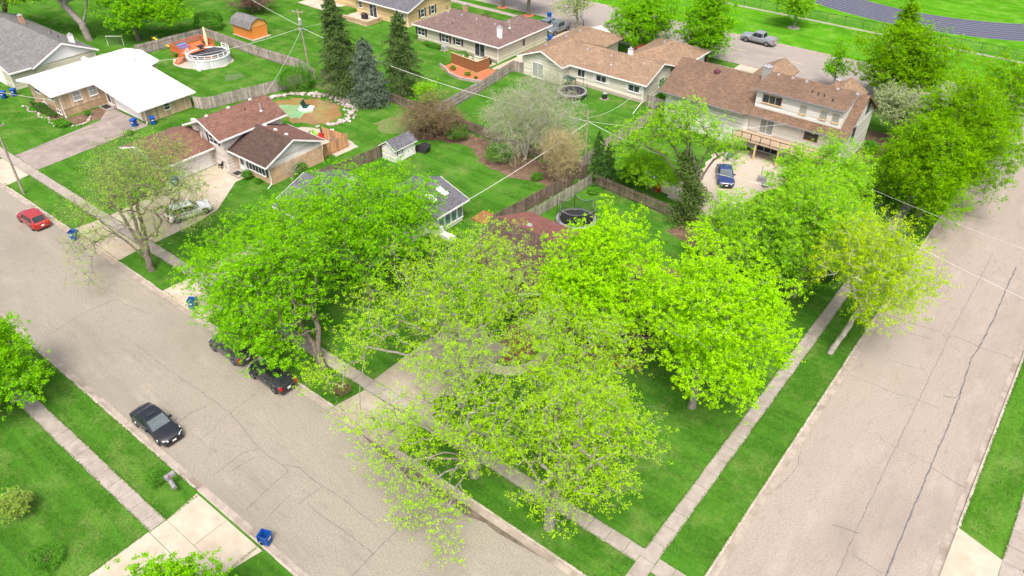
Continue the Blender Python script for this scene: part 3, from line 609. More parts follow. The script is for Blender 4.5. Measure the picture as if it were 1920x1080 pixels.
# ------------------------------------------------------------------ buildings
def fpt(face, c, u, z, d):
    return {'y-': (u, c-d, z), 'y+': (u, c+d, z), 'x+': (c+d, u, z), 'x-': (c-d, u, z)}[face]
def fbox(mb, face, c, u0, u1, z0, z1, d0, d1):
    p = fpt(face, c, u0, z0, d0); q = fpt(face, c, u1, z1, d1)
    return mb.box(*p, *q)
def window(T, face, c, u, z, w, h, cols=2, rows=1, trim='white', shutter=None, glass='glass', rowsplit=None):
    f = 0.07; mb = MB()
    fbox(mb, face, c, u-w/2-f, u+w/2+f, z-f, z, -.02, .06); fbox(mb, face, c, u-w/2-f, u+w/2+f, z+h, z+h+f, -.02, .06)
    fbox(mb, face, c, u-w/2-f, u-w/2, z, z+h, -.02, .058); fbox(mb, face, c, u+w/2, u+w/2+f, z, z+h, -.02, .058)
    for i in range(1, cols): x = u-w/2+w*i/cols; fbox(mb, face, c, x-.03, x+.03, z, z+h, -.02, .05)
    for i in range(1, rows): y = z+h*i/rows; fbox(mb, face, c, u-w/2, u+w/2, y-.03, y+.03, -.02, .045)
    o = T.part(mb, 'window', trim)
    for i in range(cols):
        for j in range(rows):
            a = u-w/2+w*i/cols+(.03 if i else 0); b = u-w/2+w*(i+1)/cols-(.03 if i < cols-1 else 0)
            p0 = z+h*j/rows+(.03 if j else 0); p1 = z+h*(j+1)/rows-(.03 if j < rows-1 else 0)
            g = glass if not isinstance(glass, (list, tuple)) else glass[j % len(glass)]
            T.part(fbox(MB(), face, c, a, b, p0, p1, -.02, .02), 'pane', g, o)
    T.part(fbox(MB(), face, c, u-w/2-f-.04, u+w/2+f+.04, z-f-.06, z-f-.003, -.02, .1), 'sill', trim, o)
    if shutter:
        for s in (-1, 1):
            e = u + s*(w/2+f+.22)
            T.part(fbox(MB(), face, c, e-.19, e+.19, z-f, z+h+f, -.01, .04), 'shutter', shutter)
    return o
def door(T, face, c, u, w, h, z=0.0, m='white', lite=0.5, glass='glass'):
    mb = MB(); f = .08
    fbox(mb, face, c, u-w/2-f, u-w/2, z, z+h+f, -.02, .05); fbox(mb, face, c, u+w/2, u+w/2+f, z, z+h+f, -.02, .05); fbox(mb, face, c, u-w/2, u+w/2, z+h, z+h+f, -.02, .048)
    fbox(mb, face, c, u-w/2, u+w/2, z, z+h, -.02, .02)
    o = T.part(mb, 'door', m)
    if lite: T.part(fbox(MB(), face, c, u-w*.32, u+w*.32, z+h*(1-lite)-.1, z+h-.12, .0, .035), 'pane', glass, o)
    T.part(fbox(MB(), face, c, u+w*.36, u+w*.42, z+h*.45, z+h*.5, .0, .07), 'handle', 'metal', o)
    return o
def garage_door(T, face, c, u0, u1, h, z=0.0, m='white'):
    mb = MB(); f = .1
    fbox(mb, face, c, u0-f, u0, z, z+h+f, -.02, .06); fbox(mb, face, c, u1, u1+f, z, z+h+f, -.02, .06); fbox(mb, face, c, u0, u1, z+h, z+h+f, -.02, .058)
    o = T.part(mb, 'garage_door', m)
    for k in range(4): T.part(fbox(MB(), face, c, u0+.005, u1-.005, z+h*k/4+.012, z+h*(k+1)/4-.012, -.02, .02), 'panel', m, o)
    return o
def body(T, x0, x1, y0, y1, z0, ze, zr, axis, m, rid=None, name='wall'):
    """walls with gable ends under a ridge along `axis`; zr=ze gives a plain box"""
    mb = MB(); d = 0.1
    if zr is None: mb.box(x0, y0, z0, x1, y1, ze - d)
    elif axis == 'x':
        r = rid if rid is not None else (y0+y1)/2
        mb.extr([(x0,y0,z0),(x0,y1,z0),(x0,y1,ze-d),(x0,r,zr-d),(x0,y0,ze-d)], (x1-x0,0,0))
    else:
        r = rid if rid is not None else (x0+x1)/2
        mb.extr([(x0,y0,z0),(x1,y0,z0),(x1,y0,ze-d),(r,y0,zr-d),(x0,y0,ze-d)], (0,y1-y0,0))
    return T.part(mb, name, m)
def roof(T, planes, m, th=0.13, name='roof'):
    mb = MB()
    for p in planes: mb.extr([Vector(q) for q in p], (0, 0, -th))
    # extr() winds by its sweep, so the top face is the start face: fine either way
    return T.part(mb, name, m)
def trim(T, edges, m='white', h=0.2, t=0.04, name='fascia', dz=0.012):
    for a, b in edges:
        T.part(MB().beam((a[0], a[1], a[2]+dz), (b[0], b[1], b[2]+dz), h, t), name, m)
def gable(x0, x1, y0, y1, ze, zr, axis, rid=None, ze2=None):
    ze2 = ze if ze2 is None else ze2
    if axis == 'x':
        r = rid if rid is not None else (y0+y1)/2
        return [[(x0,y0,ze),(x1,y0,ze),(x1,r,zr),(x0,r,zr)], [(x0,y1,ze2),(x0,r,zr),(x1,r,zr),(x1,y1,ze2)]]
    r = rid if rid is not None else (x0+x1)/2
    return [[(x0,y0,ze),(r,y0,zr),(r,y1,zr),(x0,y1,ze)], [(x1,y0,ze2),(x1,y1,ze2),(r,y1,zr),(r,y0,zr)]]
def hip(x0, x1, y0, y1, ze, zr, axis, h0, h1):
    if axis == 'x':
        r = (y0+y1)/2; a, b = x0+h0, x1-h1
        P = [[(x0,y0,ze),(x1,y0,ze),(b,r,zr),(a,r,zr)], [(x1,y1,ze),(x0,y1,ze),(a,r,zr),(b,r,zr)]]
        if h0: P.append([(x0,y1,ze),(x0,y0,ze),(a,r,zr)])
        if h1: P.append([(x1,y0,ze),(x1,y1,ze),(b,r,zr)])
        return P
    r = (x0+x1)/2; a, b = y0+h0, y1-h1
    P = [[(x0,y1,ze),(x0,y0,ze),(r,a,zr),(r,b,zr)], [(x1,y0,ze),(x1,y1,ze),(r,b,zr),(r,a,zr)]]
    if h0: P.append([(x0,y0,ze),(x1,y0,ze),(r,a,zr)])
    if h1: P.append([(x1,y1,ze),(x0,y1,ze),(r,b,zr)])
    return P
def vent(T, rf, x, y, z, m='metal', s=0.16, h=0.16):
    T.part(MB().box(x-s, y-s, z-.12, x+s, y+s, z+h*.45).box(x-s*.75, y-s*.75, z+h*.45, x+s*.75, y+s*.75, z+h), 'roof_vent', m, rf)
def stack(T, rf, x, y, z, h=0.45, r=0.05, m='black'):
    T.part(MB().tube([(x,y,z-.1),(x,y,z+h)], r, 8).lathe(x, y, [(r*2.6, z-.05), (r*1.3, z+.08)], 10), 'vent_pipe', m, rf)
def chimney(T, rf, x, y, z0, z1, sx, sy, m, cap='metal'):
    o = T.part(MB().box(x-sx/2, y-sy/2, z0, x+sx/2, y+sy/2, z1), 'chimney', m, rf)
    T.part(MB().box(x-sx/2-.05, y-sy/2-.05, z1+.002, x+sx/2+.05, y+sy/2+.05, z1+.08).tube([(x,y,z1+.08),(x,y,z1+.3)], min(sx, sy)*.28, 10), 'chimney_cap', cap, rf)
def spout(T, x, y, z, dx, dy, run=0.8, m='white'):
    T.part(MB().tube([(x,y,z),(x+dx*.1,y+dy*.1,z-.25),(x+dx*.1,y+dy*.1,0.25),(x+dx*(.1+run),y+dy*(.1+run),0.06)], 0.05, 6), 'downspout', m)

# --- white roofed house
T = Thing('house', 'tan house with a broad white coated roof and attached garage', 'house', (-94, 17, 0))
body(T, -103.0, -94.4, 10.0, 24.3, 1.0, 3.35, 3.85, 'y', 'sid_tan')
T.part(MB().box(-102.95, 10.04, 0, -94.44, 24.2, 1.0), 'foundation_wall', 'stone')
T.part(MB().box(-94.44, 15.95, 0, -84.1, 22.6, 2.2).extr([(-94.44,15.95,2.2),(-84.1,15.95,2.2),(-84.1,15.95,2.15),(-94.44,15.95,3.3)], (0,6.65,0)), 'garage_wall', 'sid_tan')
sl = (4.0-2.2)/(99.2-83.4); zB = 2.2 + sl*(93.9-83.4); zA = 3.25
rf = roof(T, [[(-93.9,9.0,zB),(-93.9,15.2,zB),(-93.9,23.2,zB),(-94.6,25.0,zB+sl*.7),(-99.2,25.0,4.0),(-99.2,9.0,4.0)],
              [(-83.4,14.8,2.2),(-83.4,23.2,2.2),(-93.9,23.2,zB),(-93.9,14.8,zB)],
              [(-99.2,9.0,4.0),(-99.2,25.0,4.0),(-103.8,25.0,zA),(-103.8,9.0,zA)]], 'white_roof', 0.16)
trim(T, [((-93.88,8.98,zB),(-93.88,14.8,zB)), ((-83.38,14.78,2.2),(-83.38,23.22,2.2)), ((-83.4,14.78,2.2),(-93.9,14.78,zB)), ((-103.8,8.98,zA),(-99.2,8.98,4.0)), ((-99.2,8.98,4.0),(-93.9,8.98,zB))], 'white', 0.2)
for x, y in ((-100.6,19.5),(-100.8,14.2)): T.part(MB().lathe(x, y, [(.22,3.5),(.22,3.95),(.3,3.97),(.3,4.05)], 10), 'roof_vent', 'white', rf)
chimney(T, rf, -100.0, 17.2, 3.6, 4.7, 0.7, 0.5, 'white', 'white'); stack(T, rf, -96.5, 22.6, 3.7, .5)
window(T, 'y-', 10.0, -100.5, 2.0, 1.5, 0.95, 2, 2); window(T, 'y-', 10.0, -96.6, 1.95, 1.5, 0.95, 2, 2)
window(T, 'y-', 10.0, -99.3, .35, 1.2, .45, 2); window(T, 'y-', 10.0, -95.5, .35, 1.2, .45, 2)
window(T, 'x+', -94.4, 12.4, 1.75, 1.0, 1.15, 1, 2, glass='glass_pale'); window(T, 'x+', -94.4, 14.6, 1.75, 1.0, 1.15, 1, 2, glass='glass_pale')
window(T, 'x+', -84.1, 19.1, .9, .75, .85, 1, 2)
door(T, 'y-', 15.95, -93.3, .95, 2.1, 0.1, 'white', .75); window(T, 'y-', 15.95, -92.5, .4, .3, 1.7, 1, 3)
garage_door(T, 'y-', 15.95, -91.6, -85.3, 2.1)
T.part(MB().box(-94.3, 14.6, 0, -91.9, 15.9, .14), 'porch_step', 'concrete'); T.part(MB().box(-93.9, 14.7, .142, -92.4, 15.6, .165), 'door_mat', 'black')
spout(T, -94.35, 10.1, 3.1, 1, -.2, .3); spout(T, -84.05, 15.9, 2.1, .5, -.5, .5)
T.part(MB().box(-103.9,11,0,-103.05,12.4,.9), 'entry_step', 'wood_pale')
# --- grey roofed house at the far left
T = Thing('house', 'beige house with a grey shingle roof and white gable at the far left', 'house', (-112, 16, 0))
body(T, -135, -108.6, 13.6, 22.4, 0, 2.7, 4.9, 'x', 'sid_beige', 18.1); body(T, -121, -109.1, 10.3, 13.7, 0, 2.65, None, 'y', 'sid_beige', name='wing_wall')
T.part(MB().extr([(-108.55,13.7,2.62),(-108.55,22.3,2.62),(-108.55,18.1,4.72)], (.05,0,0)), 'gable_panel', 'white')
rf = roof(T, gable(-135.6, -108.0, 13.1, 22.9, 2.7, 5.0, 'x', 18.0), 'sh_grey')
roof(T, [[(-108.5,9.9,2.7),(-108.5,14.0,2.7),(-114.5,17.6,4.75),(-114.5,9.9,4.75)], [(-114.5,9.9,4.75),(-114.5,17.6,4.75),(-120.5,14,2.7),(-120.5,9.9,2.7)]], 'sh_grey', name='wing_roof')
T.part(MB().extr([(-120,10.35,2.6),(-109.1,10.35,2.6),(-114.5,10.35,4.5)], (0,.2,0)), 'gable_panel', 'white')
trim(T, [((-107.98,13.0,2.68),(-107.98,18.0,5.0)), ((-107.98,18.0,5.0),(-107.98,22.9,2.7)), ((-108.48,9.9,2.7),(-108.48,13.6,2.7)), ((-108.5,9.88,2.7),(-114.5,9.88,4.75)), ((-114.5,9.88,4.75),(-120.5,9.88,2.7))], 'white', .24)
chimney(T, rf, -110.8, 20.6, 3.4, 4.9, .6, .6, 'white'); chimney(T, rf, -124, 19.5, 4.2, 5.5, .6, .6, 'brass')
stack(T, rf, -117, 20.5, 3.9); stack(T, rf, -113.6, 20, 4.1, .3); window(T, 'x+', -108.6, 15.6, .4, 1.3, .5, 2); garage_door(T, 'y-', 10.3, -118.5, -112, 2.2)
spout(T, -109.0, 10.1, 2.55, 1, -.3, .6); spout(T, -108.55, 22.3, 2.5, 1, .3, .3)
# --- brown split-level
T = Thing('house', 'brown roofed split-level house with white garage door and brick front wing', 'house', (-65, 17, 0))
body(T, -74.3, -67.0, 8.4, 14.7, 0, 2.6, 4.0, 'y', 'sid_grey', -70.4, 'garage_wall')
T.part(MB().box(-74.25, 8.33, 0, -67.05, 8.398, 1.9), 'brick_facing', 'brick')
roof(T, gable(-74.9, -66.1, 7.6, 14.6, 2.6, 4.05, 'y', -70.4), 'sh_brown', name='garage_roof')
body(T, -70.4, -64.3, 14.7, 23.0, 0, 4.35, 5.7, 'y', 'sid_grey', -67.2, 'upper_wall')
rf = roof(T, gable(-71.0, -63.6, 13.9, 23.5, 4.3, 5.9, 'y', -67.2), 'sh_brown')
body(T, -64.3, -57.6, 15.8, 23.3, 0, 2.6, 4.2, 'x', 'sid_white', 19.3, 'wing_wall')
T.part(MB().box(-57.62, 15.76, 0, -57.53, 23.34, 2.0).box(-61.9, 15.72, 0, -57.62, 15.79, 1.0).box(-64.2, 15.72, 0, -63.7, 15.79, 2.3), 'brick_facing', 'brick')
rf2 = roof(T, [[(-64.7,15.0,2.6),(-57.1,15.0,2.6),(-57.1,19.25,4.5),(-64.7,19.25,4.5)]], 'sh_dark', name='wing_roof')
roof(T, [[(-57.1,23.9,2.6),(-64.7,23.9,2.6),(-64.7,19.25,4.5),(-57.1,19.25,4.5)]], 'sh_brown', name='wing_roof')
trim(T, [((-66.08,7.6,2.6),(-66.08,14.5,2.6)), ((-74.9,7.58,2.6),(-70.4,7.58,4.05)), ((-70.4,7.58,4.05),(-66.1,7.58,2.6)), ((-71,13.88,4.3),(-67.2,13.88,5.9)), ((-67.2,13.88,5.9),(-63.6,13.88,4.3)), ((-63.58,13.9,4.3),(-63.58,23.5,4.3)),
         ((-64.7,14.98,2.6),(-57.1,14.98,2.6)), ((-57.08,15.0,2.6),(-57.08,19.25,4.5)), ((-57.08,19.25,4.5),(-57.08,23.9,2.6)), ((-57.1,23.92,2.6),(-64.6,23.92,2.6))])
garage_door(T, 'x+', -67.0, 9.6, 14.2, 2.15)
window(T, 'y-', 14.7, -66.2, 3.05, 1.5, 1.0, 2, 2, shutter='navy'); 
mb = MB(); 
o = window(T, 'y-', 15.72, -60.0, .85, 3.0, 1.25, 5, 1); door(T, 'y-', 15.8, -63.0, .95, 2.1, .1, 'white', .6)
T.part(fbox(MB(), 'y-', 15.72, -61.95, -61.68, .8, 2.2, 0, .05), 'shutter', 'navy'); T.part(fbox(MB(), 'y-', 15.72, -58.32, -58.05, .8, 2.2, 0, .05), 'shutter', 'navy')
T.part(MB().box(-64.2, 14.2, 0, -61.9, 15.7, .18), 'porch_step', 'concrete'); T.part(MB().box(-63.3, 14.4, .182, -62.4, 15.2, .2), 'door_mat', 'black')
T.part(MB().box(-69.5, 14.3, 4.0, -68.7, 14.69, 5.3).tube([(-68.2,14.45,2.9),(-68.2,14.45,3.9)], .09, 8), 'chimney_box', 'sid_grey')
for y in (15.5, 18.5, 21.6): vent(T, rf, -67.9, y, 5.62, 'white')
for x in (-63.2, -61.2, -59.2): vent(T, rf2, x, 19.9, 4.25, 'white')
stack(T, rf, -65.4, 21.2, 5.1, .9, .1, 'metal'); stack(T, rf, -66.2, 19.6, 5.45, .3)
T.part(MB().tube([(-57.6,19.3,3.55),(-57.5,19.3,3.55)], .22, 14), 'gable_vent', 'white')
spout(T, -57.5, 15.7, 2.5, .3, -.9, .9); spout(T, -66.95, 8.3, 2.5, .5, -.5, .4)
# --- middle house, mostly behind the maples, with a sunroom
T = Thing('house', 'white house with grey roof and skylit sunroom, half hidden behind bright green maples', 'house', (-43, 15, 0))
body(T, -49.4, -36.6, 10.8, 19.4, 0, 2.7, 4.3, 'x', 'sid_white', 15.0)
rf = roof(T, gable(-50.0, -36.0, 10.2, 20.0, 2.75, 4.5, 'x', 15.0), 'sh_slate')
body(T, -42.0, -35.5, 19.4, 23.6, 0, 2.55, 3.8, 'y', 'sid_cream', -39.0, 'sunroom_wall')
rf2 = roof(T, gable(-43.0, -34.8, 19.0, 24.0, 2.6, 3.95, 'y', -38.8), 'sh_slate', name='sunroom_roof')
trim(T, [((-50.0,10.18,2.75),(-36.0,10.18,2.75)), ((-34.78,19.0,2.6),(-34.78,24.0,2.6)), ((-34.8,24.02,2.6),(-38.8,24.02,3.95)), ((-50.02,10.2,2.75),(-50.02,15,4.5)), ((-35.98,10.2,2.75),(-35.98,15,4.5))])
for k in range(4): window(T, 'x+', -35.5, 20.35 + k*.95, .55, .72, 1.6, 1, 1, glass='glass_teal')
for y in (20.6, 22.3): T.part(MB().extr([(-37.6,y-.35,3.68),(-36.4,y-.35,3.27),(-36.4,y+.35,3.27),(-37.6,y+.35,3.68)], (0,0,.1)), 'skylight', 'white', rf2)
T.part(MB().box(-35.2, 19.6, 0, -33.6, 20.4, .35).box(-35.3,19.7,0,-35.1,20.2,1.1), 'entry_step', 'white'); T.part(MB().box(-34.9,24.2,0,-32.9,26.4,.12), 'deck_pad', 'wood_brown')
garage_door(T, 'y-', 10.8, -48.6, -43.4, 2.15); window(T, 'y-', 10.8, -40.5, 1.0, 1.8, 1.2, 3, 2); door(T, 'y-', 10.8, -37.6, .95, 2.1, .1)
chimney(T, rf, -44, 16.4, 3.6, 5.0, .7, .7, 'white')
# --- corner house under the trees
T = Thing('house', 'corner house with reddish brown roof and dark gabled porch under the spring trees', 'house', (-19, 20, 0))
body(T, -27.6, -9.4, 16.6, 25.1, 0, 2.7, 4.4, 'x', 'sid_dark', 20.6)
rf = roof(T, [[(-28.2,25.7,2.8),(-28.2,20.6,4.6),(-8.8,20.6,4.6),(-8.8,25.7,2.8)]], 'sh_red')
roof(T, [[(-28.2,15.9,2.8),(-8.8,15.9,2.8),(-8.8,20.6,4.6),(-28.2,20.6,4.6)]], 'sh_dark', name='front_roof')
body(T, -20.0, -15.2, 15.0, 18, 0, 2.6, 3.7, 'y', 'sid_dark', -17.6, 'porch_wall')
roof(T, gable(-20.6, -14.6, 14.2, 19.5, 2.75, 4.2, 'y', -17.6), 'sh_dark', name='porch_roof')
trim(T, [((-20.6,14.18,2.75),(-17.6,14.18,4.2)), ((-17.6,14.18,4.2),(-14.6,14.18,2.75))])
trim(T, [((-28.2,15.88,2.8),(-20.6,15.88,2.8)), ((-14.6,15.88,2.8),(-8.8,15.88,2.8)), ((-28.22,15.9,2.8),(-28.22,20.6,4.6)), ((-28.22,20.6,4.6),(-28.22,25.7,2.8))], 'wood_dark')
door(T, 'y-', 15.0, -18.4, 1.0, 2.1, .15, 'white', .7, 'glass_pale'); window(T, 'y-', 15.0, -16.5, .9, 1.2, 1.2, 2, 2)
garage_door(T, 'y-', 16.6, -26.8, -22.0, 2.15, 0.0, 'wood_dark'); window(T, 'y-', 16.6, -12, .9, 2.0, 1.3, 3, 2); window(T, 'x+', -9.4, 20, .9, 1.4, 1.2, 2, 2)
vent(T, rf, -25.2, 21.8, 4.2, 'metal', .22); vent(T, rf, -16, 21.8, 4.2, 'metal', .22)
T.part(MB().box(-19.6, 13.3, 0, -15.6, 14.98, .18), 'porch_step', 'concrete')
# --- plum shuttered back house
T = Thing('house', 'pale beige ranch house with purplish hip roof and plum shutters', 'house', (-70, 66, 0))
T.part(MB().box(-78.8, 61.6, 0, -61.6, 71.0, 2.65).box(-68.0, 70.9, 0, -61.6, 74.3, 2.645), 'wall', 'sid_beige')
rf = roof(T, hip(-79.4, -61.0, 61.0, 71.4, 2.7, 4.75, 'x', 4.6, 4.6) , 'sh_purple')
roof(T, [[(-61.0,66.0,2.705),(-61.0,74.9,2.705),(-64.6,71.2,4.45),(-64.6,66.0,4.45)], [(-68.4,74.9,2.705),(-68.4,68.0,2.705),(-64.6,66.0,4.45),(-64.6,71.2,4.45)], [(-61.0,74.9,2.705),(-68.4,74.9,2.705),(-64.6,71.2,4.45)]], 'sh_purple', name='wing_roof')
trim(T, [((-79.4,60.98,2.7),(-61.0,60.98,2.7)), ((-60.98,61.0,2.7),(-60.98,74.9,2.7)), ((-79.42,61,2.7),(-79.42,71.4,2.7))], 'white', .2)
window(T, 'y-', 61.6, -77.9, 1.0, 1.5, 1.1, 2, 2, shutter='plum'); window(T, 'y-', 61.6, -72.6, 1.0, 1.5, 1.1, 2, 2, shutter='plum'); window(T, 'y-', 61.6, -69.8, 1.1, 1.1, .95, 1, 2, shutter='plum')
o = window(T, 'y-', 61.6, -65.3, .15, 2.0, 2.1, 2, 1); spout(T, -61.6, 61.5, 2.55, .3, -.3, .4); door(T, 'x+', -61.6, 68.0, .9, 2.05, .05, 'sid_beige', .5)
chimney(T, rf, -72.8, 66.9, 4.2, 5.6, .6, .6, 'brass'); chimney(T, rf, -62.6, 63.2, 3.0, 4.9, .6, .6, 'white'); stack(T, rf, -63.2, 66.4, 3.9, 1.3, .09, 'metal')
for x, y, z in ((-76.4,64.6,4.05),(-75,65.2,4.35),(-72.2,65.3,4.4),(-69,65.3,4.4),(-65.2,65.2,4.3),(-64.3,67.5,4.35)): vent(T, rf, x, y, z)
stack(T, rf, -72.3, 63.2, 3.5, .35); stack(T, rf, -76, 66, 4.6, .5)
T.part(MB().box(-78.85, 61.55, 0, -61.55, 61.598, .35), 'foundation_wall', 'concrete')
# --- tan roofed ranch
T = Thing('house', 'cream ranch house with weathered tan roof and a round trampoline at its back wall', 'house', (-44, 66, 0))
body(T, -56.1, -49.0, 60.6, 76.0, 0, 2.75, 4.1, 'y', 'sid_cream', -52.4, 'wing_wall')
body(T, -49.1, -36.2, 62.2, 70.6, 0, 2.75, 4.4, 'x', 'sid_cream', 66.2)
T.part(MB().box(-43.6, 70.5, 0, -35.8, 79.4, 2.65), 'garage_wall', 'sid_cream')
rf2 = roof(T, [[(-56.7,60.0,2.8),(-52.4,60.0,4.4),(-52.0,73.0,4.5),(-56.7,77.0,2.8)], [(-48.5,60.0,2.8),(-48.3,61.7,2.8),(-51.9,66.2,4.6),(-48.2,71.2,2.8),(-48.2,77.0,2.8),(-52.0,73.0,4.5),(-52.4,60.0,4.4)], [(-48.2,77.0,2.8),(-56.7,77.0,2.8),(-52.0,73.0,4.5)]], 'sh_orange', name='wing_roof')
rf = roof(T, [[(-48.3,61.7,2.8),(-35.6,61.7,2.8),(-35.6,66.2,4.6),(-52.0,66.2,4.6)], [(-35.6,70.8,2.8),(-48.4,70.8,2.8),(-52.0,66.2,4.6),(-35.6,66.2,4.6)]], 'sh_orange')
roof(T, hip(-44.2, -35.2, 69.4, 80.0, 2.7, 4.5, 'y', 3.6, 4.4), 'sh_orange', name='garage_roof')
trim(T, [((-56.7,59.98,2.8),(-52.4,59.98,4.4)), ((-52.4,59.98,4.4),(-48.5,59.98,2.8)), ((-48.48,60,2.8),(-48.3,61.7,2.8)), ((-48.3,61.68,2.8),(-35.6,61.68,2.8)), ((-35.58,61.7,2.8),(-35.58,66.2,4.6)), ((-35.58,66.2,4.6),(-35.58,69.4,3.4)), ((-35.18,70.0,2.7),(-35.18,80,2.7))])
window(T, 'y-', 60.6, -53.2, .1, 1.9, 2.1, 2, 1, glass='glass_pale'); window(T, 'y-', 62.2, -46.6, 1.3, 1.2, 1.0, 2, 1); window(T, 'y-', 62.2, -43.2, 1.4, 1.6, .8, 2, 1); window(T, 'y-', 62.2, -37.8, 1.3, 1.7, .85, 2, 1)
for u in (-44.4, -42.0, -39.05, -36.55): T.part(fbox(MB(), 'y-', 62.2, u-.16, u+.16, 1.25, 2.25, 0, .04), 'shutter', 'white')
window(T, 'x+', -36.2, 67.0, 1.0, 1.3, 1.1, 2, 1); spout(T, -36.25, 62.1, 2.6, .2, -.9, 4.2); spout(T, -48.95, 60.5, 2.6, .4, -.4, .2); spout(T, -35.7, 70.4, 2.5, .5, -.3, .3)
chimney(T, rf, -41.3, 66.5, 4.2, 5.3, .55, .55, 'white')
for x, y, z in ((-54,63.5,4.0),(-53.6,68.2,4.1),(-53.3,71.5,4.15),(-47.6,65.2,4.2),(-43.6,65.2,4.2),(-38.2,65.2,4.2)): vent(T, rf, x, y, z)
vent(T, rf, -40.2, 74.5, 4.4); stack(T, rf, -39, 74.5, 4.1, .3); stack(T, rf, -42.6, 63.6, 3.6, .35, .06, 'metal')
T.part(MB().box(-49.0, 62.12, 0, -36.25, 62.198, .45), 'foundation_wall', 'gravel')
# --- two storey house with long dormer
T = Thing('house', 'white two storey house with a long dormer, brown roof and raised deck', 'house', (-18, 63, 0))
body(T, -30.8, -19.4, 58.2, 68.0, 0, 4.9, 7.35, 'x', 'sid_white', 63.0, 'wing_wall')
body(T, -19.4, -8.0, 58.6, 68.4, 0, 5.2, 8.1, 'x', 'sid_white', 63.0)
T.part(MB().extr([(-19.2,58.6,5.0),(-19.2,62.9,5.0),(-19.2,62.9,8.1),(-19.2,58.6,7.55)], (10.4,0,0)), 'dormer_wall', 'sid_white')
rf = roof(T, [[(-31.4,57.0,4.75),(-19.3,57.0,4.75),(-19.3,62.9,7.5),(-31.4,62.9,7.5)], [(-31.4,69,4.7),(-31.4,62.9,7.5),(-19.3,62.9,7.5),(-19.3,69,4.7)]], 'sh_two')
roof(T, [[(-19.8,57.5,4.7),(-7.6,57.5,4.7),(-7.6,62.9,8.3),(-8.75,62.9,8.3),(-8.75,58.55,5.4),(-19.3,58.55,5.4),(-19.8,58.3,5.23)], [(-7.6,69.0,4.7),(-19.3,69.0,4.7),(-19.3,62.9,8.3),(-7.6,62.9,8.3)]], 'sh_two', name='skirt_roof')
rf2 = roof(T, [[(-19.5,58.1,7.7),(-8.6,58.1,7.7),(-8.6,62.95,8.36),(-19.5,62.95,8.36)]], 'sh_two', name='dormer_roof')
trim(T, [((-31.4,56.98,4.75),(-19.8,56.98,4.75)), ((-19.8,57.48,4.7),(-7.6,57.48,4.7)), ((-19.5,58.08,7.7),(-8.6,58.08,7.7)), ((-8.6,58.1,7.7),(-8.6,62.9,8.36))], 'grey_pl', .15)
trim(T, [((-7.58,57.5,4.7),(-7.58,62.9,8.3)), ((-7.58,62.9,8.3),(-7.58,69.0,4.7))], 'sh_brown', .2)
window(T, 'y-', 58.6, -17.2, 6.2, 2.3, .95, 3, 1, 'wood_pale'); 
for u in (-13.4, -11.0, -9.6): window(T, 'y-', 58.6, u, 6.0, .7, .95, 1, 1, 'wood_pale', glass='glass_pale')
o = window(T, 'y-', 58.6, -17.2, 2.4, 1.6, 2.0, 2, 1, glass='glass_pale'); window(T, 'y-', 58.6, -11.8, 3.2, 1.5, 1.0, 2, 1, 'wood_brown'); window(T, 'y-', 58.6, -16.5, .1, 2.6, 2.0, 3, 1)
window(T, 'x+', -8.0, 61.6, 3.2, .9, 1.5, 1, 2, 'navy'); window(T, 'x+', -8.0, 65.4, 5.4, .9, 1.1, 1, 2, 'navy')
chimney(T, rf, -19.9, 62.6, 6.9, 8.9, .9, .7, 'metal'); T.part(MB().lathe(-26, 61.9, [(.45,6.95),(.4,7.2),(.25,7.32),(.03,7.38)], 14), 'roof_fan', 'plum', rf)
chimney(T, rf2, -11.6, 63.4, 7.9, 9.0, .5, .5, 'brass')
for x in (-18.4, -16.6, -14.9, -11.2, -8.9): vent(T, rf2, x, 62.4, 8.3)
for x, y in ((-13.4,60.4),(-12.6,60.2),(-11.9,60.2),(-10.7,59.6)): stack(T, rf2, x, y, 8.0, .3)
for xa in (-23.4, -13.4): roof(T, gable(xa-2.4, xa+2.4, 68.5, 78.6 if xa < -20 else 77, 3.3, 4.7, 'y'), 'sh_orange', name='porch_roof'); body(T, xa-2.0, xa+2.0, 68.3, 77.2 if xa < -20 else 76.2, 0, 3.3, 4.5, 'y', 'sid_white', name='porch_wall')
dk = T.part(MB().box(-20.2, 55.6, 2.15, -8.2, 58.55, 2.3), 'deck', 'wood_deck')
for i in range(5):
    x = -19.9 + i*2.85; T.part(MB().box(x-.09, 55.7, 0, x+.09, 55.88, 2.148), 'deck_post', 'wood_pale')
for i in range(11):
    x = -20.15 + i*1.19; T.part(MB().box(x-.03, 55.62, 2.302, x+.03, 55.68, 3.2), 'rail_post', 'black', dk)
T.part(MB().beam((-20.2,55.65,3.25),(-8.2,55.65,3.25), .06, .06).beam((-20.2,55.65,2.45),(-8.2,55.65,2.45), .04, .04), 'rail', 'black', dk)
mb = MB()
for i in range(99): x = -20.1 + i*.12; mb.box(x-.008, 55.642, 2.46, x+.008, 55.658, 3.18)
T.part(mb, 'balusters', 'black', dk)
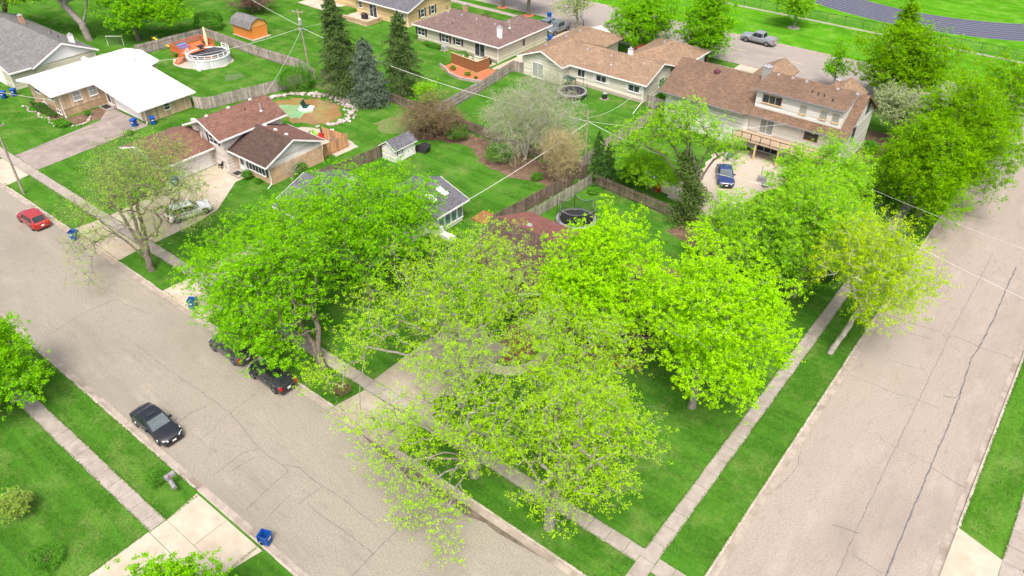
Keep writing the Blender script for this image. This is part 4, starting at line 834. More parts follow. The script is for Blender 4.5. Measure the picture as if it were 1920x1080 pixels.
# --- yellow house at the top edge
T = Thing('house', 'yellow house with dark blue-grey roof at the top edge', 'house', (-92, 70, 0))
body(T, -97.6, -84.4, 65.2, 76.0, 0, 2.7, 4.5, 'x', 'sid_yellow', 70.6)
rf = roof(T, gable(-98.2, -83.8, 64.6, 76.6, 2.75, 4.8, 'x', 70.6), 'sh_slate')
body(T, -107.5, -97.7, 66.8, 75.5, 0, 2.7, 4.3, 'x', 'sid_yellow', 71, 'wing_wall'); roof(T, gable(-108, -98.25, 66.2, 76, 2.72, 4.5, 'x', 71), 'sh_slate', name='wing_roof')
trim(T, [((-98.2,64.58,2.75),(-83.8,64.58,2.75)), ((-83.78,64.6,2.75),(-83.78,70.6,4.8)), ((-83.78,70.6,4.8),(-83.78,76.6,2.75))])
window(T, 'y-', 65.2, -86.2, .8, 1.4, 1.2, 2, 2); window(T, 'y-', 65.2, -93.2, .1, 1.8, 2.1, 2, 1); window(T, 'y-', 65.2, -96.4, 1.2, .8, .9, 1, 2)
window(T, 'x+', -84.4, 68.6, 1.0, .8, 1.3, 1, 2, shutter='navy'); window(T, 'x+', -84.4, 71.2, 1.0, .8, 1.3, 1, 2, shutter='navy'); spout(T, -84.5, 65.1, 2.5, .3, -.5, .3)
T.part(MB().box(-97.8, 61.2, 0.0, -90.8, 61.5, .7).box(-90.8, 61.2, 0, -90.5, 64.6, .7), 'patio_wall', 'stone')
# --- white building at the top edge
T = Thing('outbuilding', 'white outbuilding with grey base cut by the top edge above the orange shed', 'building', (-121, 66, 0))
T.part(MB().box(-127, 62, .8, -117.5, 69, 2.6), 'wall', 'sid_white'); T.part(MB().box(-126.9, 62.1, 0, -117.6, 68.9, .8), 'foundation_wall', 'grey_pl'); roof(T, gable(-127.5, -117, 61.5, 69.5, 2.65, 4.2, 'x'), 'sh_grey')
# --- small white shed
T = Thing('shed', 'small white garden shed with grey roof on the deep green lawn', 'shed', (-51.4, 29.8, 0))
body(T, -52.55, -50.25, 28.3, 31.6, 0, 1.75, 2.5, 'y', 'sid_white'); rf = roof(T, gable(-52.8, -50.0, 28.05, 31.85, 1.72, 2.62, 'y'), 'sh_slate', .06)
trim(T, [((-49.99,28.05,1.72),(-49.99,31.85,1.72)), ((-52.8,28.04,1.72),(-51.4,28.04,2.62)), ((-51.4,28.04,2.62),(-50.0,28.04,1.72))], 'white', .1, .02)
window(T, 'x+', -50.25, 29.05, .95, .45, .5, 2, 2, shutter=None)
for u in (28.66, 29.44): T.part(fbox(MB(), 'x+', -50.25, u-.07, u+.07, .85, 1.5, 0, .03), 'shutter', 'black')
for u in (30.2, 30.85):
    o = T.part(fbox(MB(), 'x+', -50.25, u-.31, u+.31, .08, 1.55, 0, .03), 'door', 'white'); T.part(fbox(MB(), 'x+', -50.25, u+.18, u+.22, .7, .9, .0, .06), 'handle', 'black', o)
# --- orange barn shed
T = Thing('barn_shed', 'orange wooden barn shed with grey gambrel roof', 'shed', (-102.6, 45.8, 0))
prof = [(44.3,0.12),(47.4,0.12),(47.5,1.95),(46.95,2.75),(45.85,3.15),(44.75,2.75),(44.2,1.95)]
T.part(MB().extr([(-105.1,y,z) for y, z in prof], (5.0,0,0)), 'wall', 'barn'); T.part(MB().extr([(-100.09,y,z) for y, z in prof[2:]], (.03,0,0)), 'gable_panel', 'barn_pale')
P = [(44.0,1.85),(44.6,2.82),(45.85,3.3),(47.1,2.82),(47.7,1.85)]
rf = roof(T, [[(-105.35,a[0],a[1]),(-99.85,a[0],a[1]),(-99.85,b[0],b[1]),(-105.35,b[0],b[1])] for a, b in zip(P, P[1:])], 'sh_grey', .08)
for i in range(11): T.part(MB().box(-105.0 + i*.485, 44.26, .15, -104.98 + i*.485, 44.3, 1.9), 'batten', 'barn')
T.part(MB().box(-105.3,44.1,0,-99.6,47.7,.1), 'base', 'gravel')
# ------------------------------------------------------------------ trees and shrubs
M['lf_lime'] = leaf_mat('lime_maple_leaf', (0.5, 0.86, 0.01), (0.19, 0.44, 0.005), 0.45)
M['lf_sparse'] = leaf_mat('young_yellow_green_leaf', (0.43, 0.7, 0.02), (0.2, 0.42, 0.01), 0.43)
M['lf_green'] = leaf_mat('bright_maple_leaf', (.30, .66, .010), (.065, .26, .005), 0.42)
M['lf_mid'] = leaf_mat('mid_green_leaf', (0.38, 0.7, 0.025), (0.12, 0.35, 0.012), 0.42)
M['lf_deep'] = leaf_mat('deep_green_leaf', (.27, .53, .004), (.075, .24, .003), 0.4)
M['lf_olive'] = leaf_mat('olive_young_leaf', (0.36, 0.54, 0.09), (0.2, 0.34, 0.05), 0.42)
M['lf_gold'] = leaf_mat('golden_green_leaf', (0.48, 0.68, 0.01), (0.27, 0.43, 0.008), 0.45)
M['lf_grey'] = leaf_mat('grey_green_leaf', (0.42, 0.5, 0.24), (0.26, 0.33, 0.15), 0.35)
M['lf_rust'] = leaf_mat('rusty_bud_leaf', (0.27, 0.22, 0.11), (0.16, 0.13, 0.065), 0.3)
M['lf_tan'] = leaf_mat('tan_bud_leaf', (0.5, 0.45, 0.22), (0.34, 0.3, 0.14), 0.3)
M['lf_spruce'] = leaf_mat('spruce_needles', (0.10, 0.17, 0.045), (0.028, 0.062, 0.018), 0.1)
M['lf_blue'] = leaf_mat('blue_spruce_needles', (0.14, 0.20, 0.13), (0.05, 0.085, 0.06), 0.1)
M['lf_arb'] = leaf_mat('arborvitae_needles', (0.07, 0.17, 0.03), (0.022, 0.07, 0.014), 0.1)
M['lf_ivy'] = leaf_mat('ivy_leaf', (0.13, 0.22, 0.045), (0.04, 0.08, 0.02), 0.2)
M['lf_shrub'] = leaf_mat('shrub_leaf', (0.12, 0.34, 0.03), (0.035, 0.13, 0.012), 0.25)
M['lf_plum'] = leaf_mat('plum_leaf', (0.22, 0.13, 0.10), (0.12, 0.07, 0.06), 0.25)
M['lf_white'] = leaf_mat('lilac_blossom', (0.62, 0.60, 0.66), (0.45, 0.45, 0.5), 0.25)

def leaf_mesh(name, P, size, m, rs, up=0.8, aspect=0.62, droop=None):
    """P (n,3) leaf centres -> one mesh of kite shaped leaves"""
    n = len(P)
    t = rs.normal(size=(n, 3)); t[:, 2] *= 0.6
    if droop is not None: t = t*0.5 + droop
    t /= np.linalg.norm(t, axis=1)[:, None] + 1e-9
    nr = rs.normal(size=(n, 3)); nr[:, 2] = np.abs(nr[:, 2]) + up*2
    b = np.cross(nr, t); b /= np.linalg.norm(b, axis=1)[:, None] + 1e-9
    s = size*rs.uniform(0.6, 1.35, n)[:, None]
    w = aspect*.56
    V = np.empty((n, 3, 3)); V[:, 0] = P - t*s*.5; V[:, 1] = P + b*s*w + t*s*.4; V[:, 2] = P - b*s*w + t*s*.4
    me = bpy.data.meshes.new(name); me.vertices.add(3*n); me.loops.add(3*n); me.polygons.add(n)
    me.vertices.foreach_set('co', V.reshape(-1).astype(np.float32))
    me.loops.foreach_set('vertex_index', np.arange(3*n, dtype=np.int32))
    me.polygons.foreach_set('loop_start', np.arange(0, 3*n, 3, dtype=np.int32)); me.polygons.foreach_set('loop_total', np.full(n, 3, np.int32))
    me.update(calc_edges=True); me.materials.append(M[m]); return me
def limb_mesh(name, A, B, ra, rb, m):
    """tapered bars A->B as one mesh, round where thick, three sided where thin"""
    vs, fs, base = [], [], 0
    for lo, hi, k in ((0.05, 99, 8), (0.018, 0.05, 5), (0, 0.018, 3)):
        q = (ra >= lo) & (ra < hi)
        if not q.any(): continue
        a, b, r0, r1 = A[q], B[q], ra[q], rb[q]; n = len(a)
        d = b - a; l = np.linalg.norm(d, axis=1)[:, None] + 1e-9; d = d/l
        a = a - d*r0[:, None]*0.35; b = b + d*r1[:, None]*0.2
        h = np.where(np.abs(d[:, 2:3]) > 0.9, np.array([[1., 0, 0]]), np.array([[0, 0, 1.]]))
        u = np.cross(d, h); u /= np.linalg.norm(u, axis=1)[:, None]; w = np.cross(d, u)
        ang = np.arange(k)*2*math.pi/k
        off = u[:, None, :]*np.cos(ang)[None, :, None] + w[:, None, :]*np.sin(ang)[None, :, None]
        V = np.concatenate([a[:, None, :] + off*r0[:, None, None], b[:, None, :] + off*r1[:, None, None]], axis=1)
        vs.append(V.reshape(-1, 3))
        i = np.arange(k); j = (i+1) % k
        f = np.stack([i, j, j+k, i+k], 1)[None] + (np.arange(n)*2*k)[:, None, None] + base
        fs.append(f.reshape(-1, 4)); base += n*2*k
    V = np.concatenate(vs); Fc = np.concatenate(fs); n = len(Fc)
    me = bpy.data.meshes.new(name); me.vertices.add(len(V)); me.loops.add(4*n); me.polygons.add(n)
    me.vertices.foreach_set('co', V.reshape(-1).astype(np.float32)); me.loops.foreach_set('vertex_index', Fc.reshape(-1).astype(np.int32))
    me.polygons.foreach_set('loop_start', np.arange(0, 4*n, 4, dtype=np.int32)); me.polygons.foreach_set('loop_total', np.full(n, 4, np.int32))
    me.polygons.foreach_set('use_smooth', np.ones(n, bool))
    me.update(calc_edges=True); me.materials.append(M[m]); return me
def child(name, me, root):
    o = bpy.data.objects.new(name, me); col.objects.link(o); o.parent = root; return o
LEAVES = [0]
def tree(name, label, base, crown, leaf, bark, tips=260, per=60, size=0.2, spread=0.55, trunk_r=0.28, seed=1, lead=0.6, trunk=None,
         rough=0.22, shell=2.4, droop=0.0, cat='tree', group=None, lift=0.35, flat=0.55, bare=0.0, stems=None, up=0.8, tipr=0.008, ivy=None, twig=0, flow=None, extra=None, inner=0.0, limbs=True):
    """crown: list of ellipsoids (cx,cy,cz,rx,ry,rz) in world metres; limbs grow from the trunk to points spread through them, leaves sit on the tips"""
    per, size = int(per*1.7), size*.78
    rs = np.random.RandomState(seed)
    bx, by = base[0], base[1]
    root = bpy.data.objects.new(name, None); col.objects.link(root); root.location = (bx, by, 0); tag(root, label, cat, group)
    E = np.array(crown, float); E[:, 0] -= bx; E[:, 1] -= by
    vol = E[:, 3]*E[:, 4]*E[:, 5]; cnt = np.maximum(8, (tips*vol/vol.sum()).astype(int))
    TP = []
    for e, c in zip(E, cnt):
        d = rs.normal(size=(c, 3)); d /= np.linalg.norm(d, axis=1)[:, None]
        k = rs.normal(size=(7, 3))*2.3; ph = rs.uniform(0, 6.28, 7)
        env = 1 + rough*np.sin(d @ k.T + ph).sum(1)/2.2
        r = rs.uniform(0.04, 1, c)**(1/shell)*np.clip(env, 0.45, 1.4)
        TP.append(e[:3] + d*r[:, None]*e[3:])
    TP = np.concatenate(TP); TP = TP[TP[:, 2] > 0.35]
    top = E[:, 2].max()
    # trunk (or several stems)
    nodes, par = [], []
    if stems is None:
        path = trunk or [(0, 0, 0), (rs.uniform(-.2, .2), rs.uniform(-.2, .2), top*lead*.5), ((E[:, 0]*vol).sum()/vol.sum()*.55, (E[:, 1]*vol).sum()/vol.sum()*.55, top*lead), ((E[:, 0]*vol).sum()/vol.sum()*.8, (E[:, 1]*vol).sum()/vol.sum()*.8, top*(lead+.28))]
        paths = [path]
        if limbs:           # a main limb from the trunk into every lobe of the crown
            pz = np.array([q[2] for q in path]); px_ = np.array([q[0] for q in path]); py_ = np.array([q[1] for q in path])
            for e in E:
                z0 = min(e[2]*rs.uniform(.38, .55), pz[-1]*.9); a0 = np.array([np.interp(z0, pz, px_), np.interp(z0, pz, py_), z0]); c0 = e[:3] + np.array([0, 0, e[5]*.25])
                if np.linalg.norm(c0[:2] - a0[:2]) < .8: continue
                m0 = a0 + (c0 - a0)*.5 + np.array([rs.normal()*.2, rs.normal()*.2, .12*np.linalg.norm(c0 - a0)])
                paths.append([tuple(a0), tuple(m0), tuple(c0)])
    else: paths = stems
    tr_nodes = 0
    for path in paths:
        prev = -1 if not nodes else int(np.argmin(np.linalg.norm(np.array(nodes) - np.array(path[0], float), axis=1)))
        first_ = bool(nodes)
        for a, b in zip(path, path[1:]):
            a = np.array(a, float); b = np.array(b, float); n = max(2, int(np.linalg.norm(b-a)/0.5))
            for i in range(n):
                if i == 0 and first_: first_ = False; continue
                if i == 0 and prev >= 0 and np.allclose(a, nodes[prev], atol=.12): continue
                nodes.append(a + (b-a)*i/n + (rs.normal(size=3)*0.035*np.array([1, 1, .3]) if nodes else 0)); par.append(prev); prev = len(nodes)-1
        nodes.append(np.array(path[-1], float)); par.append(prev)
    tr_nodes = len(nodes)
    start = min(3, tr_nodes-1)
    N = np.zeros((tr_nodes + len(TP)*5 + 10, 3)); N[:tr_nodes] = nodes; cnt = tr_nodes
    axis_top = N[:tr_nodes].mean(0)
    order = np.argsort(np.linalg.norm((TP - np.array([0, 0, top*lead*.8]))*np.array([1, 1, .8]), axis=1))
    tip_idx, tip_dir = [], []
    for i in order:
        p = TP[i]
        q = N[start:cnt]; d = p - q; dist = np.linalg.norm(d, axis=1)
        cost = dist*(1 + 0.5*np.clip(-d[:, 2]/(dist+1e-6) - 0.1 + droop*0, 0, 1)) + 0.06*np.arange(len(q))/len(q)
        j = int(np.argmin(cost)) + start; a = N[j]; L = np.linalg.norm(p - a)
        n = 1 if L < .7 else (2 if L < 1.6 else (3 if L < 3 else 4)); prev = j
        for k in range(1, n+1):
            t = k/n; x = a + (p-a)*t; x[2] += math.sin(math.pi*t)*L*(lift*0.35) - (droop*L*0.15*t*t)
            if k < n: x = x + rs.normal(size=3)*L*0.045
            N[cnt] = x; par.append(prev); prev = cnt; cnt += 1
        tip_idx.append(prev); v = N[prev] - N[par[prev]]; tip_dir.append(v/(np.linalg.norm(v)+1e-9))
    N = N[:cnt]; par = np.array(par)
    # pipe model radii
    w = np.zeros(cnt); w[tip_idx] = tipr**1.8
    for i in range(cnt-1, 0, -1):
        if par[i] >= 0: w[par[i]] += max(w[i], tipr**1.8*.6)
    rad = w**(1/1.8)
    rad *= 1.0; mx = rad[0]
    sc = trunk_r/mx; rad = np.maximum(rad*np.clip(sc, .4, 3)*1.0, tipr*.7) if sc < 1 else np.maximum(rad*(1 + (sc-1)*(rad/mx)**.5), tipr*.7)
    q = par >= 0
    A, B, ra, rb = N[par[q]], N[q], rad[par[q]], rad[q]
    ra = np.minimum(ra, rb*1.9 + .01)
    if stems is None:   # root flare
        ra = ra.copy(); fl = (A[:, 2] < 0.5) & (np.hypot(A[:, 0], A[:, 1]) < .6); ra[fl] *= 1.25
    tp = N[tip_idx]; td = np.array(tip_dir)
    if twig:            # fine bare twigs at the tips
        k = twig; ta = np.repeat(tp, k, 0); dd = np.repeat(td, k, 0) + rs.normal(size=(len(ta), 3))*.75; dd[:, 2] -= droop*.8
        ln = rs.uniform(.5, 1.3, len(ta))[:, None]*spread; tb = ta + dd*ln
        A = np.concatenate([A, ta]); B = np.concatenate([B, tb]); ra = np.concatenate([ra, np.full(len(ta), tipr*.75)]); rb = np.concatenate([rb, np.full(len(ta), tipr*.4)])
    tr = child('trunk', limb_mesh('trunk', A, B, ra, rb, bark), root)
    # leaves
    keep = rs.uniform(size=len(tp)) >= bare; lt = tp[keep]; ld = td[keep]; c = len(lt)
    if per > 0 and c:
        ncl = rs.randint(max(2, int(per*.5)), int(per*1.5)+1, c); idx = np.repeat(np.arange(c), ncl); n = len(idx)
        # each tip carries a few sprays so the crown breaks into clumps
        sub = 5; so_ = rs.normal(size=(c, sub, 3))*spread*np.array([1, 1, flat]) - ld[:, None, :]*rs.uniform(-.5, 1.1, (c, sub, 1))*spread*1.1
        if droop: so_[:, :, 2] -= np.abs(rs.normal(size=(c, sub)))*droop*spread*1.2
        P = lt[idx] + so_[idx, rs.randint(0, sub, n)] + rs.normal(size=(n, 3))*spread*0.24*np.array([1, 1, .75])
        if inner:
            a_ = rs.uniform(size=n) < inner; P[a_] = P[a_]*0.75 + np.array([0, 0, E[:, 2].mean()])*0.25
        P = P[P[:, 2] > 0.05]
        child('crown', leaf_mesh('crown', P, size, leaf, rs, up), root); LEAVES[0] += len(P)
    if twig and per > 0 and False: pass
    if ivy:
        h, r, k = ivy; z = rs.uniform(0.1, h, k); a = rs.uniform(0, 6.28, k); rr = r*(1-.55*z/h)*rs.uniform(.3, 1.1, k)*(1+.35*np.sin(a*3+z*2))
        cx = np.interp(z, N[:tr_nodes, 2], N[:tr_nodes, 0]); cy = np.interp(z, N[:tr_nodes, 2], N[:tr_nodes, 1])
        child('ivy', leaf_mesh('ivy', np.stack([cx + rr*np.cos(a), cy + rr*np.sin(a), z], 1), .2, 'lf_ivy', rs), root); LEAVES[0] += k
    return root
def conifer(label, base, h, r, leaf, seed, n=9000, z0=0.6, lean=(0, 0), taper=1.0, name='spruce_tree', bare_low=0.0, size=.3):
    n, size = int(n*1.5), size*.85
    rs = np.random.RandomState(seed); bx, by = base
    root = bpy.data.objects.new(name, None); col.objects.link(root); root.location = (bx, by, 0); tag(root, label, 'tree')
    A, B, ra, rb, P, D = [], [], [], [], [], []
    def ax(z): return np.array([lean[0]*z/h, lean[1]*z/h, z])
    for i in range(14): A.append(ax(h*i/14)); B.append(ax(h*(i+1)/14)); ra.append(max(.02, .26*(1-i/14))); rb.append(max(.015, .26*(1-(i+1)/14)))
    nb = int(h*15); per = max(4, int(n/nb))
    for i in range(nb):
        z = z0 + (h-z0-.2)*(i/nb)**.95; t = (z-z0)/(h-z0); rr = r*((1-t)**taper*.95+.05)*rs.uniform(.55, 1.15)
        a = i*2.399 + rs.uniform(-.4, .4); d = np.array([math.cos(a), math.sin(a), 0.]); s = ax(z); drp = rs.uniform(.15, .45)*(1-.6*t)
        e1 = s + d*rr*.6 + np.array([0, 0, -.1*rr]); e = s + d*rr + np.array([0, 0, -drp*rr])
        A += [s, e1]; B += [e1, e]; q = .035*(1-t)+.012; ra += [q, q*.7]; rb += [q*.7, .008]
        if t < bare_low and rs.uniform() < .75: continue
        k = max(3, int(per*(.35+rr/r))); u = rs.uniform(.15, 1.03, k)
        side = np.array([-d[1], d[0], 0.]); wd = rs.normal(size=k)*.24*rr*(1.1-u*.6)
        p = s + d*(rr*u)[:, None] + side*wd[:, None]; p[:, 2] += -drp*rr*u**1.6 - np.abs(wd)*.3 - rs.uniform(0, .22, k)
        P.append(p); D.append(np.repeat((d*.7 + np.array([0, 0, -.8]))[None], k, 0) + side*np.sign(wd)[:, None]*.5)
    k = int(n*.02)+12; z = h - rs.uniform(0, 1.0, k); P.append(np.stack([lean[0]*z/h + rs.normal(size=k)*.12*(h-z+.2), lean[1]*z/h + rs.normal(size=k)*.12*(h-z+.2), z], 1)); D.append(np.tile([0, 0, .8], (k, 1)))
    child('trunk', limb_mesh('trunk', np.array(A), np.array(B), np.array(ra), np.array(rb), 'bark_brown'), root)
    P = np.concatenate(P); child('crown', leaf_mesh('crown', P, size, leaf, rs, .1, .34, np.concatenate(D)), root); LEAVES[0] += len(P)
    return root
def shrub(label, base, r, h, leaf='lf_shrub', seed=1, n=2600, size=.13, name='shrub', rx=None, cat='shrub', group=None, bloom=0, z0=0.0, square=2.2):
    """dense clipped or rounded shrub: stems plus leaves on a lumpy dome"""
    n, size = int(n*1.6), size*.82
    rs = np.random.RandomState(seed); bx, by = base
    root = bpy.data.objects.new(name, None); col.objects.link(root); root.location = (bx, by, 0); tag(root, label, cat, group)
    d = rs.normal(size=(n, 3)); d[:, 2] = np.abs(d[:, 2])*1.0 - .12; d /= np.linalg.norm(d, axis=1)[:, None]
    k = rs.normal(size=(9, 3))*4; ph = rs.uniform(0, 6.28, 9)
    env = 1 + .10*np.sin(d @ k.T + ph).sum(1)/1.6
    rr = rs.uniform(.35, 1, n)**(1/3.2)*env
    P = d*rr[:, None]*np.array([rx or r, r, h*.62]) + np.array([0, 0, h*.36 + z0]); P[:, 2] = np.maximum(P[:, 2], .04)
    st = 9; a = rs.uniform(0, 6.28, st); A = np.zeros((st, 3)); B = np.stack([np.cos(a)*r*.5, np.sin(a)*r*.5, np.full(st, h*.6)], 1)
    child('stem', limb_mesh('stem', A, B, np.full(st, .03), np.full(st, .012), 'bark_brown'), root)
    child('foliage', leaf_mesh('foliage', P, size, leaf, rs, .4), root); LEAVES[0] += n
    if bloom:
        i = rs.choice(n, bloom); i = i[P[i, 2] > h*.3]; Q = np.repeat(P[i]*np.array([1.03, 1.03, 1.02]), 6, 0) + rs.normal(size=(len(i)*6, 3))*.05
        child('blossom', leaf_mesh('blossom', Q, .1, 'lf_white', rs), root); LEAVES[0] += len(Q)
    return root
# street and yard trees of the corner lot
tree('street_tree', 'leaning sparse tree with drooping limb over the front street, beside the red hatchback', (-52.9,-2.1),
     [(-53.2,-.4,9.0,4.6,4.4,3.6),(-58.0,.8,8.6,3.8,3.6,3.0),(-61.6,.4,7.4,2.8,2.6,2.2),(-49.8,1.6,9.0,3.2,3.2,2.6),(-47.6,1.2,6.8,2.0,2.2,1.8),(-55.0,3.4,9.8,3.2,3.0,2.4),(-54.6,-4.6,5.0,2.4,2.2,1.4),(-56.4,-6.6,3.6,2.4,1.8,1.3),(-53.0,-7.6,2.8,1.8,1.4,1.2),(-61.4,-3.8,4.6,2.8,2.2,1.6),(-58.4,-2.4,6.2,2.6,2.4,1.8),(-49.8,-2.4,6.0,1.8,1.8,1.8)], 'lf_olive', 'bark_brown', 1350, 20, .14, .5, .34, 11,
     stems=[[(0,0,0),(-.3,.1,2.2),(-1.0,.4,5.0),(-2.0,.9,8.0)],[(-.2,.1,1.5),(.2,.4,4.5),(.9,.3,8.2)],[(-.15,0,1.2),(-1.4,-1.0,3.6),(-2.6,-2.0,4.9),(-3.2,-4.2,4.6),(-3.0,-5.6,3.8)],[(-.3,.1,2.0),(-2.4,.0,5.0),(-4.2,.3,7.4)],[(-1.4,-1.0,3.6),(-4.4,-1.4,4.8),(-7.2,-1.4,4.6)]], bare=.15, twig=5, droop=.3)
tree('maple_tree', 'bright green maple leaning over the two dark cars parked at the kerb', (-29.2,-0.9),
     [(-34.5,-1.0,7.2,4.8,4.8,3.6),(-37.2,-2.6,6.2,3.6,3.2,2.6),(-42.6,-1.4,5.6,2.4,2.4,1.8),(-41.4,-3.4,4.8,2.4,1.8,1.5),(-42.4,1.6,6.8,2.4,2.4,2.0),(-37.6,-4.4,4.4,2.2,1.6,1.4),(-39.4,3.2,7.8,2.8,2.8,2.2),(-33.8,-4.4,5.6,3.6,2.8,2.6),(-36.0,2.2,7.8,4.2,3.8,3.2),(-31.0,-4.4,4.2,2.8,2.2,1.9),(-31.6,-1.4,5.8,2.8,2.4,2.0),(-34.6,-5.4,3.4,2.2,1.2,1.2),(-28.8,-4.6,3.6,1.8,1.5,1.3),(-33,.5,9.0,3.2,3.2,2.4)], 'lf_green', 'bark_brown', 1650, 46, .16, .36, .34, 12,
     stems=[[(0,0,0),(-1.0,.1,2.0),(-2.6,0,4.0),(-4.2,0,6.0)],[(-.4,.0,.9),(-.6,.6,3.5),(-1.2,1.0,6.5)],[(-2.4,0,3.8),(-4.4,-1.8,5.0),(-6.6,-2.2,5.8)]], bare=.05, twig=1)
tree('maple_tree', 'dense bright green maple in front of the half hidden white house', (-32.8,8.0),
     [(-33.2,9.0,8.2,4.4,4.4,3.8),(-37.8,11.0,8.2,3.2,3.2,2.6),(-35.8,13.8,8.6,2.8,2.4,2.4),(-31.8,14.2,8.0,2.6,2.4,2.4),(-39.0,7.4,7.8,2.8,2.8,2.4),(-41.6,8.6,6.6,2.2,2.4,2.4),(-31.0,12.2,8.0,2.6,2.6,2.6),(-36.4,7.6,6.6,3.2,3.2,3.0),(-30.6,10.6,7.0,3.0,3.0,3.2),(-32.5,6.6,5.2,3.4,3.0,2.6),(-38.6,8.6,5.6,2.4,2.4,2.4),(-40.4,5.6,6.2,2.4,2.4,2.8)], 'lf_green', 'bark_brown', 1700, 44, .16, .36, .32, 13, lead=.5, inner=.08)
tree('spring_tree', 'wide sparse yellow-green tree over the corner driveway', (-17.6,3.2),
     [(-18.4,4.4,9.6,4.6,4.6,3.6),(-22.0,3.0,8.0,3.6,3.6,3.0),(-15.2,6.0,9.4,3.4,3.4,3.2),(-16.8,-0.6,6.8,2.8,2.4,2.2),(-23.6,-1.6,5.6,2.2,2.0,1.6),(-24.4,.2,6.2,3.0,2.6,2.2),(-24.6,-3.6,4.4,2.4,1.8,1.4),(-26.2,2.2,6.6,2.2,2.2,1.8),(-19.5,8.0,10.2,3.2,3.2,2.8),(-15.0,2.6,7.8,2.6,2.2,2.2),(-22.4,7.2,10.0,2.8,2.8,2.2),(-19.8,10.2,10.6,2.8,2.6,2.2),(-16.8,9.4,10.0,2.4,2.4,2.2),(-24.6,5.4,9.2,2.2,2.2,2.0),(-24.4,-4.8,4.4,2.2,1.6,1.3),(-20.6,-5.6,3.4,2.0,1.4,1.2)], 'lf_sparse', 'bark_grey', 1500, 23, .14, .34, .38, 14,
     stems=[[(0,0,0),(-.3,.1,2.4),(-1.0,.6,5),(-1.4,1.4,8.5)],[(-.2,0,1.6),(.7,.6,4),(1.8,2.0,8)],[(-.3,.1,2.2),(-2.2,-1.2,4.2),(-4.4,-3.0,5.0)],[(-.8,.4,4),(-3.4,.0,5.6),(-5.6,-1,6.4)]], bare=.14, twig=1)
tree('spring_tree', 'sparse yellow-green tree with thick grey trunk beside the wet gutter', (-12.2,-1.6),
     [(-12.8,-.6,7.8,3.4,3.4,2.6),(-15.2,-3.8,5.2,3.4,2.8,2.0),(-10.2,-2.8,6.2,3.0,2.6,2.4),(-13.6,-6.4,4.2,2.8,2.0,1.8),(-10.6,-6.2,3.4,2.0,1.6,1.6),(-12.0,-8.0,2.8,2.0,1.4,1.3),(-9.4,-8.2,2.8,1.8,1.2,1.2),(-15.6,-7.4,3.4,1.8,1.3,1.2),(-17.6,-5.4,4.8,2.2,1.8,1.6)], 'lf_sparse', 'bark_grey', 800, 23, .14, .34, .36, 15, lead=.5, bare=.18, twig=1, droop=.35)
tree('spring_tree', 'sparse yellow-green street tree nearest the sidewalk corner', (-5.5,-1.8),
     [(-4.6,-.2,9.4,3.8,3.8,3.6),(-7.6,.8,8.0,3.2,3.2,2.8),(-2.6,-1.2,7.4,2.6,2.6,2.6),(-5.0,-3.0,4.6,2.6,2.2,1.8),(-2.8,1.6,8.6,2.8,2.8,2.8),(-8.6,-1.8,5.6,2.2,2.0,1.8)], 'lf_sparse', 'bark_grey', 980, 23, .14, .34, .36, 16, lead=.5, bare=.16, twig=1, droop=.25)
tree('spring_tree', 'sparse yellow-green tree over the lawn beside the curved walk', (-9.6,4.6),
     [(-9.6,5.0,8.4,4.0,4.0,3.2),(-6.6,3.2,6.8,3.0,3.0,2.6),(-12.4,7.6,8.4,2.6,2.4,2.4),(-7.6,7.4,8.2,2.6,2.6,2.6)], 'lf_sparse', 'bark_grey', 850, 23, .14, .34, .28, 17, bare=.15, twig=1)
tree('maple_tree', 'lime green maple in front of the reddish roof', (-14.2,12.6),
     [(-13.2,13.4,8.2,3.4,3.4,3.4),(-12.4,14.8,11.0,2.2,2.2,2.6),(-15.0,12.6,6.6,2.6,2.6,2.4),(-10.8,13.6,7.0,2.6,2.6,2.6),(-10.2,16.6,10.0,1.5,1.5,2.2),(-14.6,15.0,10.0,1.5,1.5,2.4),(-13.4,16.4,12.2,.8,.8,1.7),(-11.6,17.4,12.4,.7,.7,1.7),(-9.0,16.2,9.4,.9,.9,1.6),(-15.8,14.4,10.6,.8,.8,1.6)], 'lf_lime', 'bark_brown', 1250, 44, .16, .32, .24, 18, flat=1.0, up=.2)
tree('maple_tree', 'lime green maple with grey trunk on the lawn by the side street sidewalk', (-3.3,14.0),
     [(-3.2,14.6,9.4,4.2,4.2,3.8),(-8.0,14.8,8.8,2.4,2.4,2.4),(-.6,15.6,8.2,2.8,2.8,2.8),(-6.0,14.0,8.0,3.0,3.0,3.0),(-2.0,12.2,6.4,3.2,2.8,2.4),(-5.6,17.4,11.0,2.0,2.0,2.4),(-1.2,17.0,10.6,2.2,2.2,2.4),(-6.6,18.4,12.4,.9,.9,1.6),(-3.2,18.2,12.6,.8,.8,1.6),(.6,16.8,10.4,1.2,1.2,1.5),(2.0,15.2,7.4,1.2,1.2,1.2),(.4,12.6,5.6,1.8,1.8,1.6)], 'lf_lime', 'bark_grey', 1500, 46, .16, .33, .30, 19, flat=.9, up=.2)
tree('street_tree', 'golden green sparse tree with pale trunk between sidewalk and side street', (2.9,26.9),
     [(4.0,28.2,9.0,3.6,3.6,3.4),(6.2,30.0,8.0,2.8,2.8,2.6),(2.2,27.8,9.6,2.8,2.8,2.8),(5.2,26.6,6.2,2.6,2.4,2.0),(3.4,30.4,10.0,2.4,2.4,2.2)], 'lf_gold', 'bark_pale', 720, 34, .17, .5, .22, 20, bare=.1, twig=2, trunk=[(0,0,0),(.5,.5,2.5),(1.0,1.1,5.5),(1.4,1.5,8.2)])
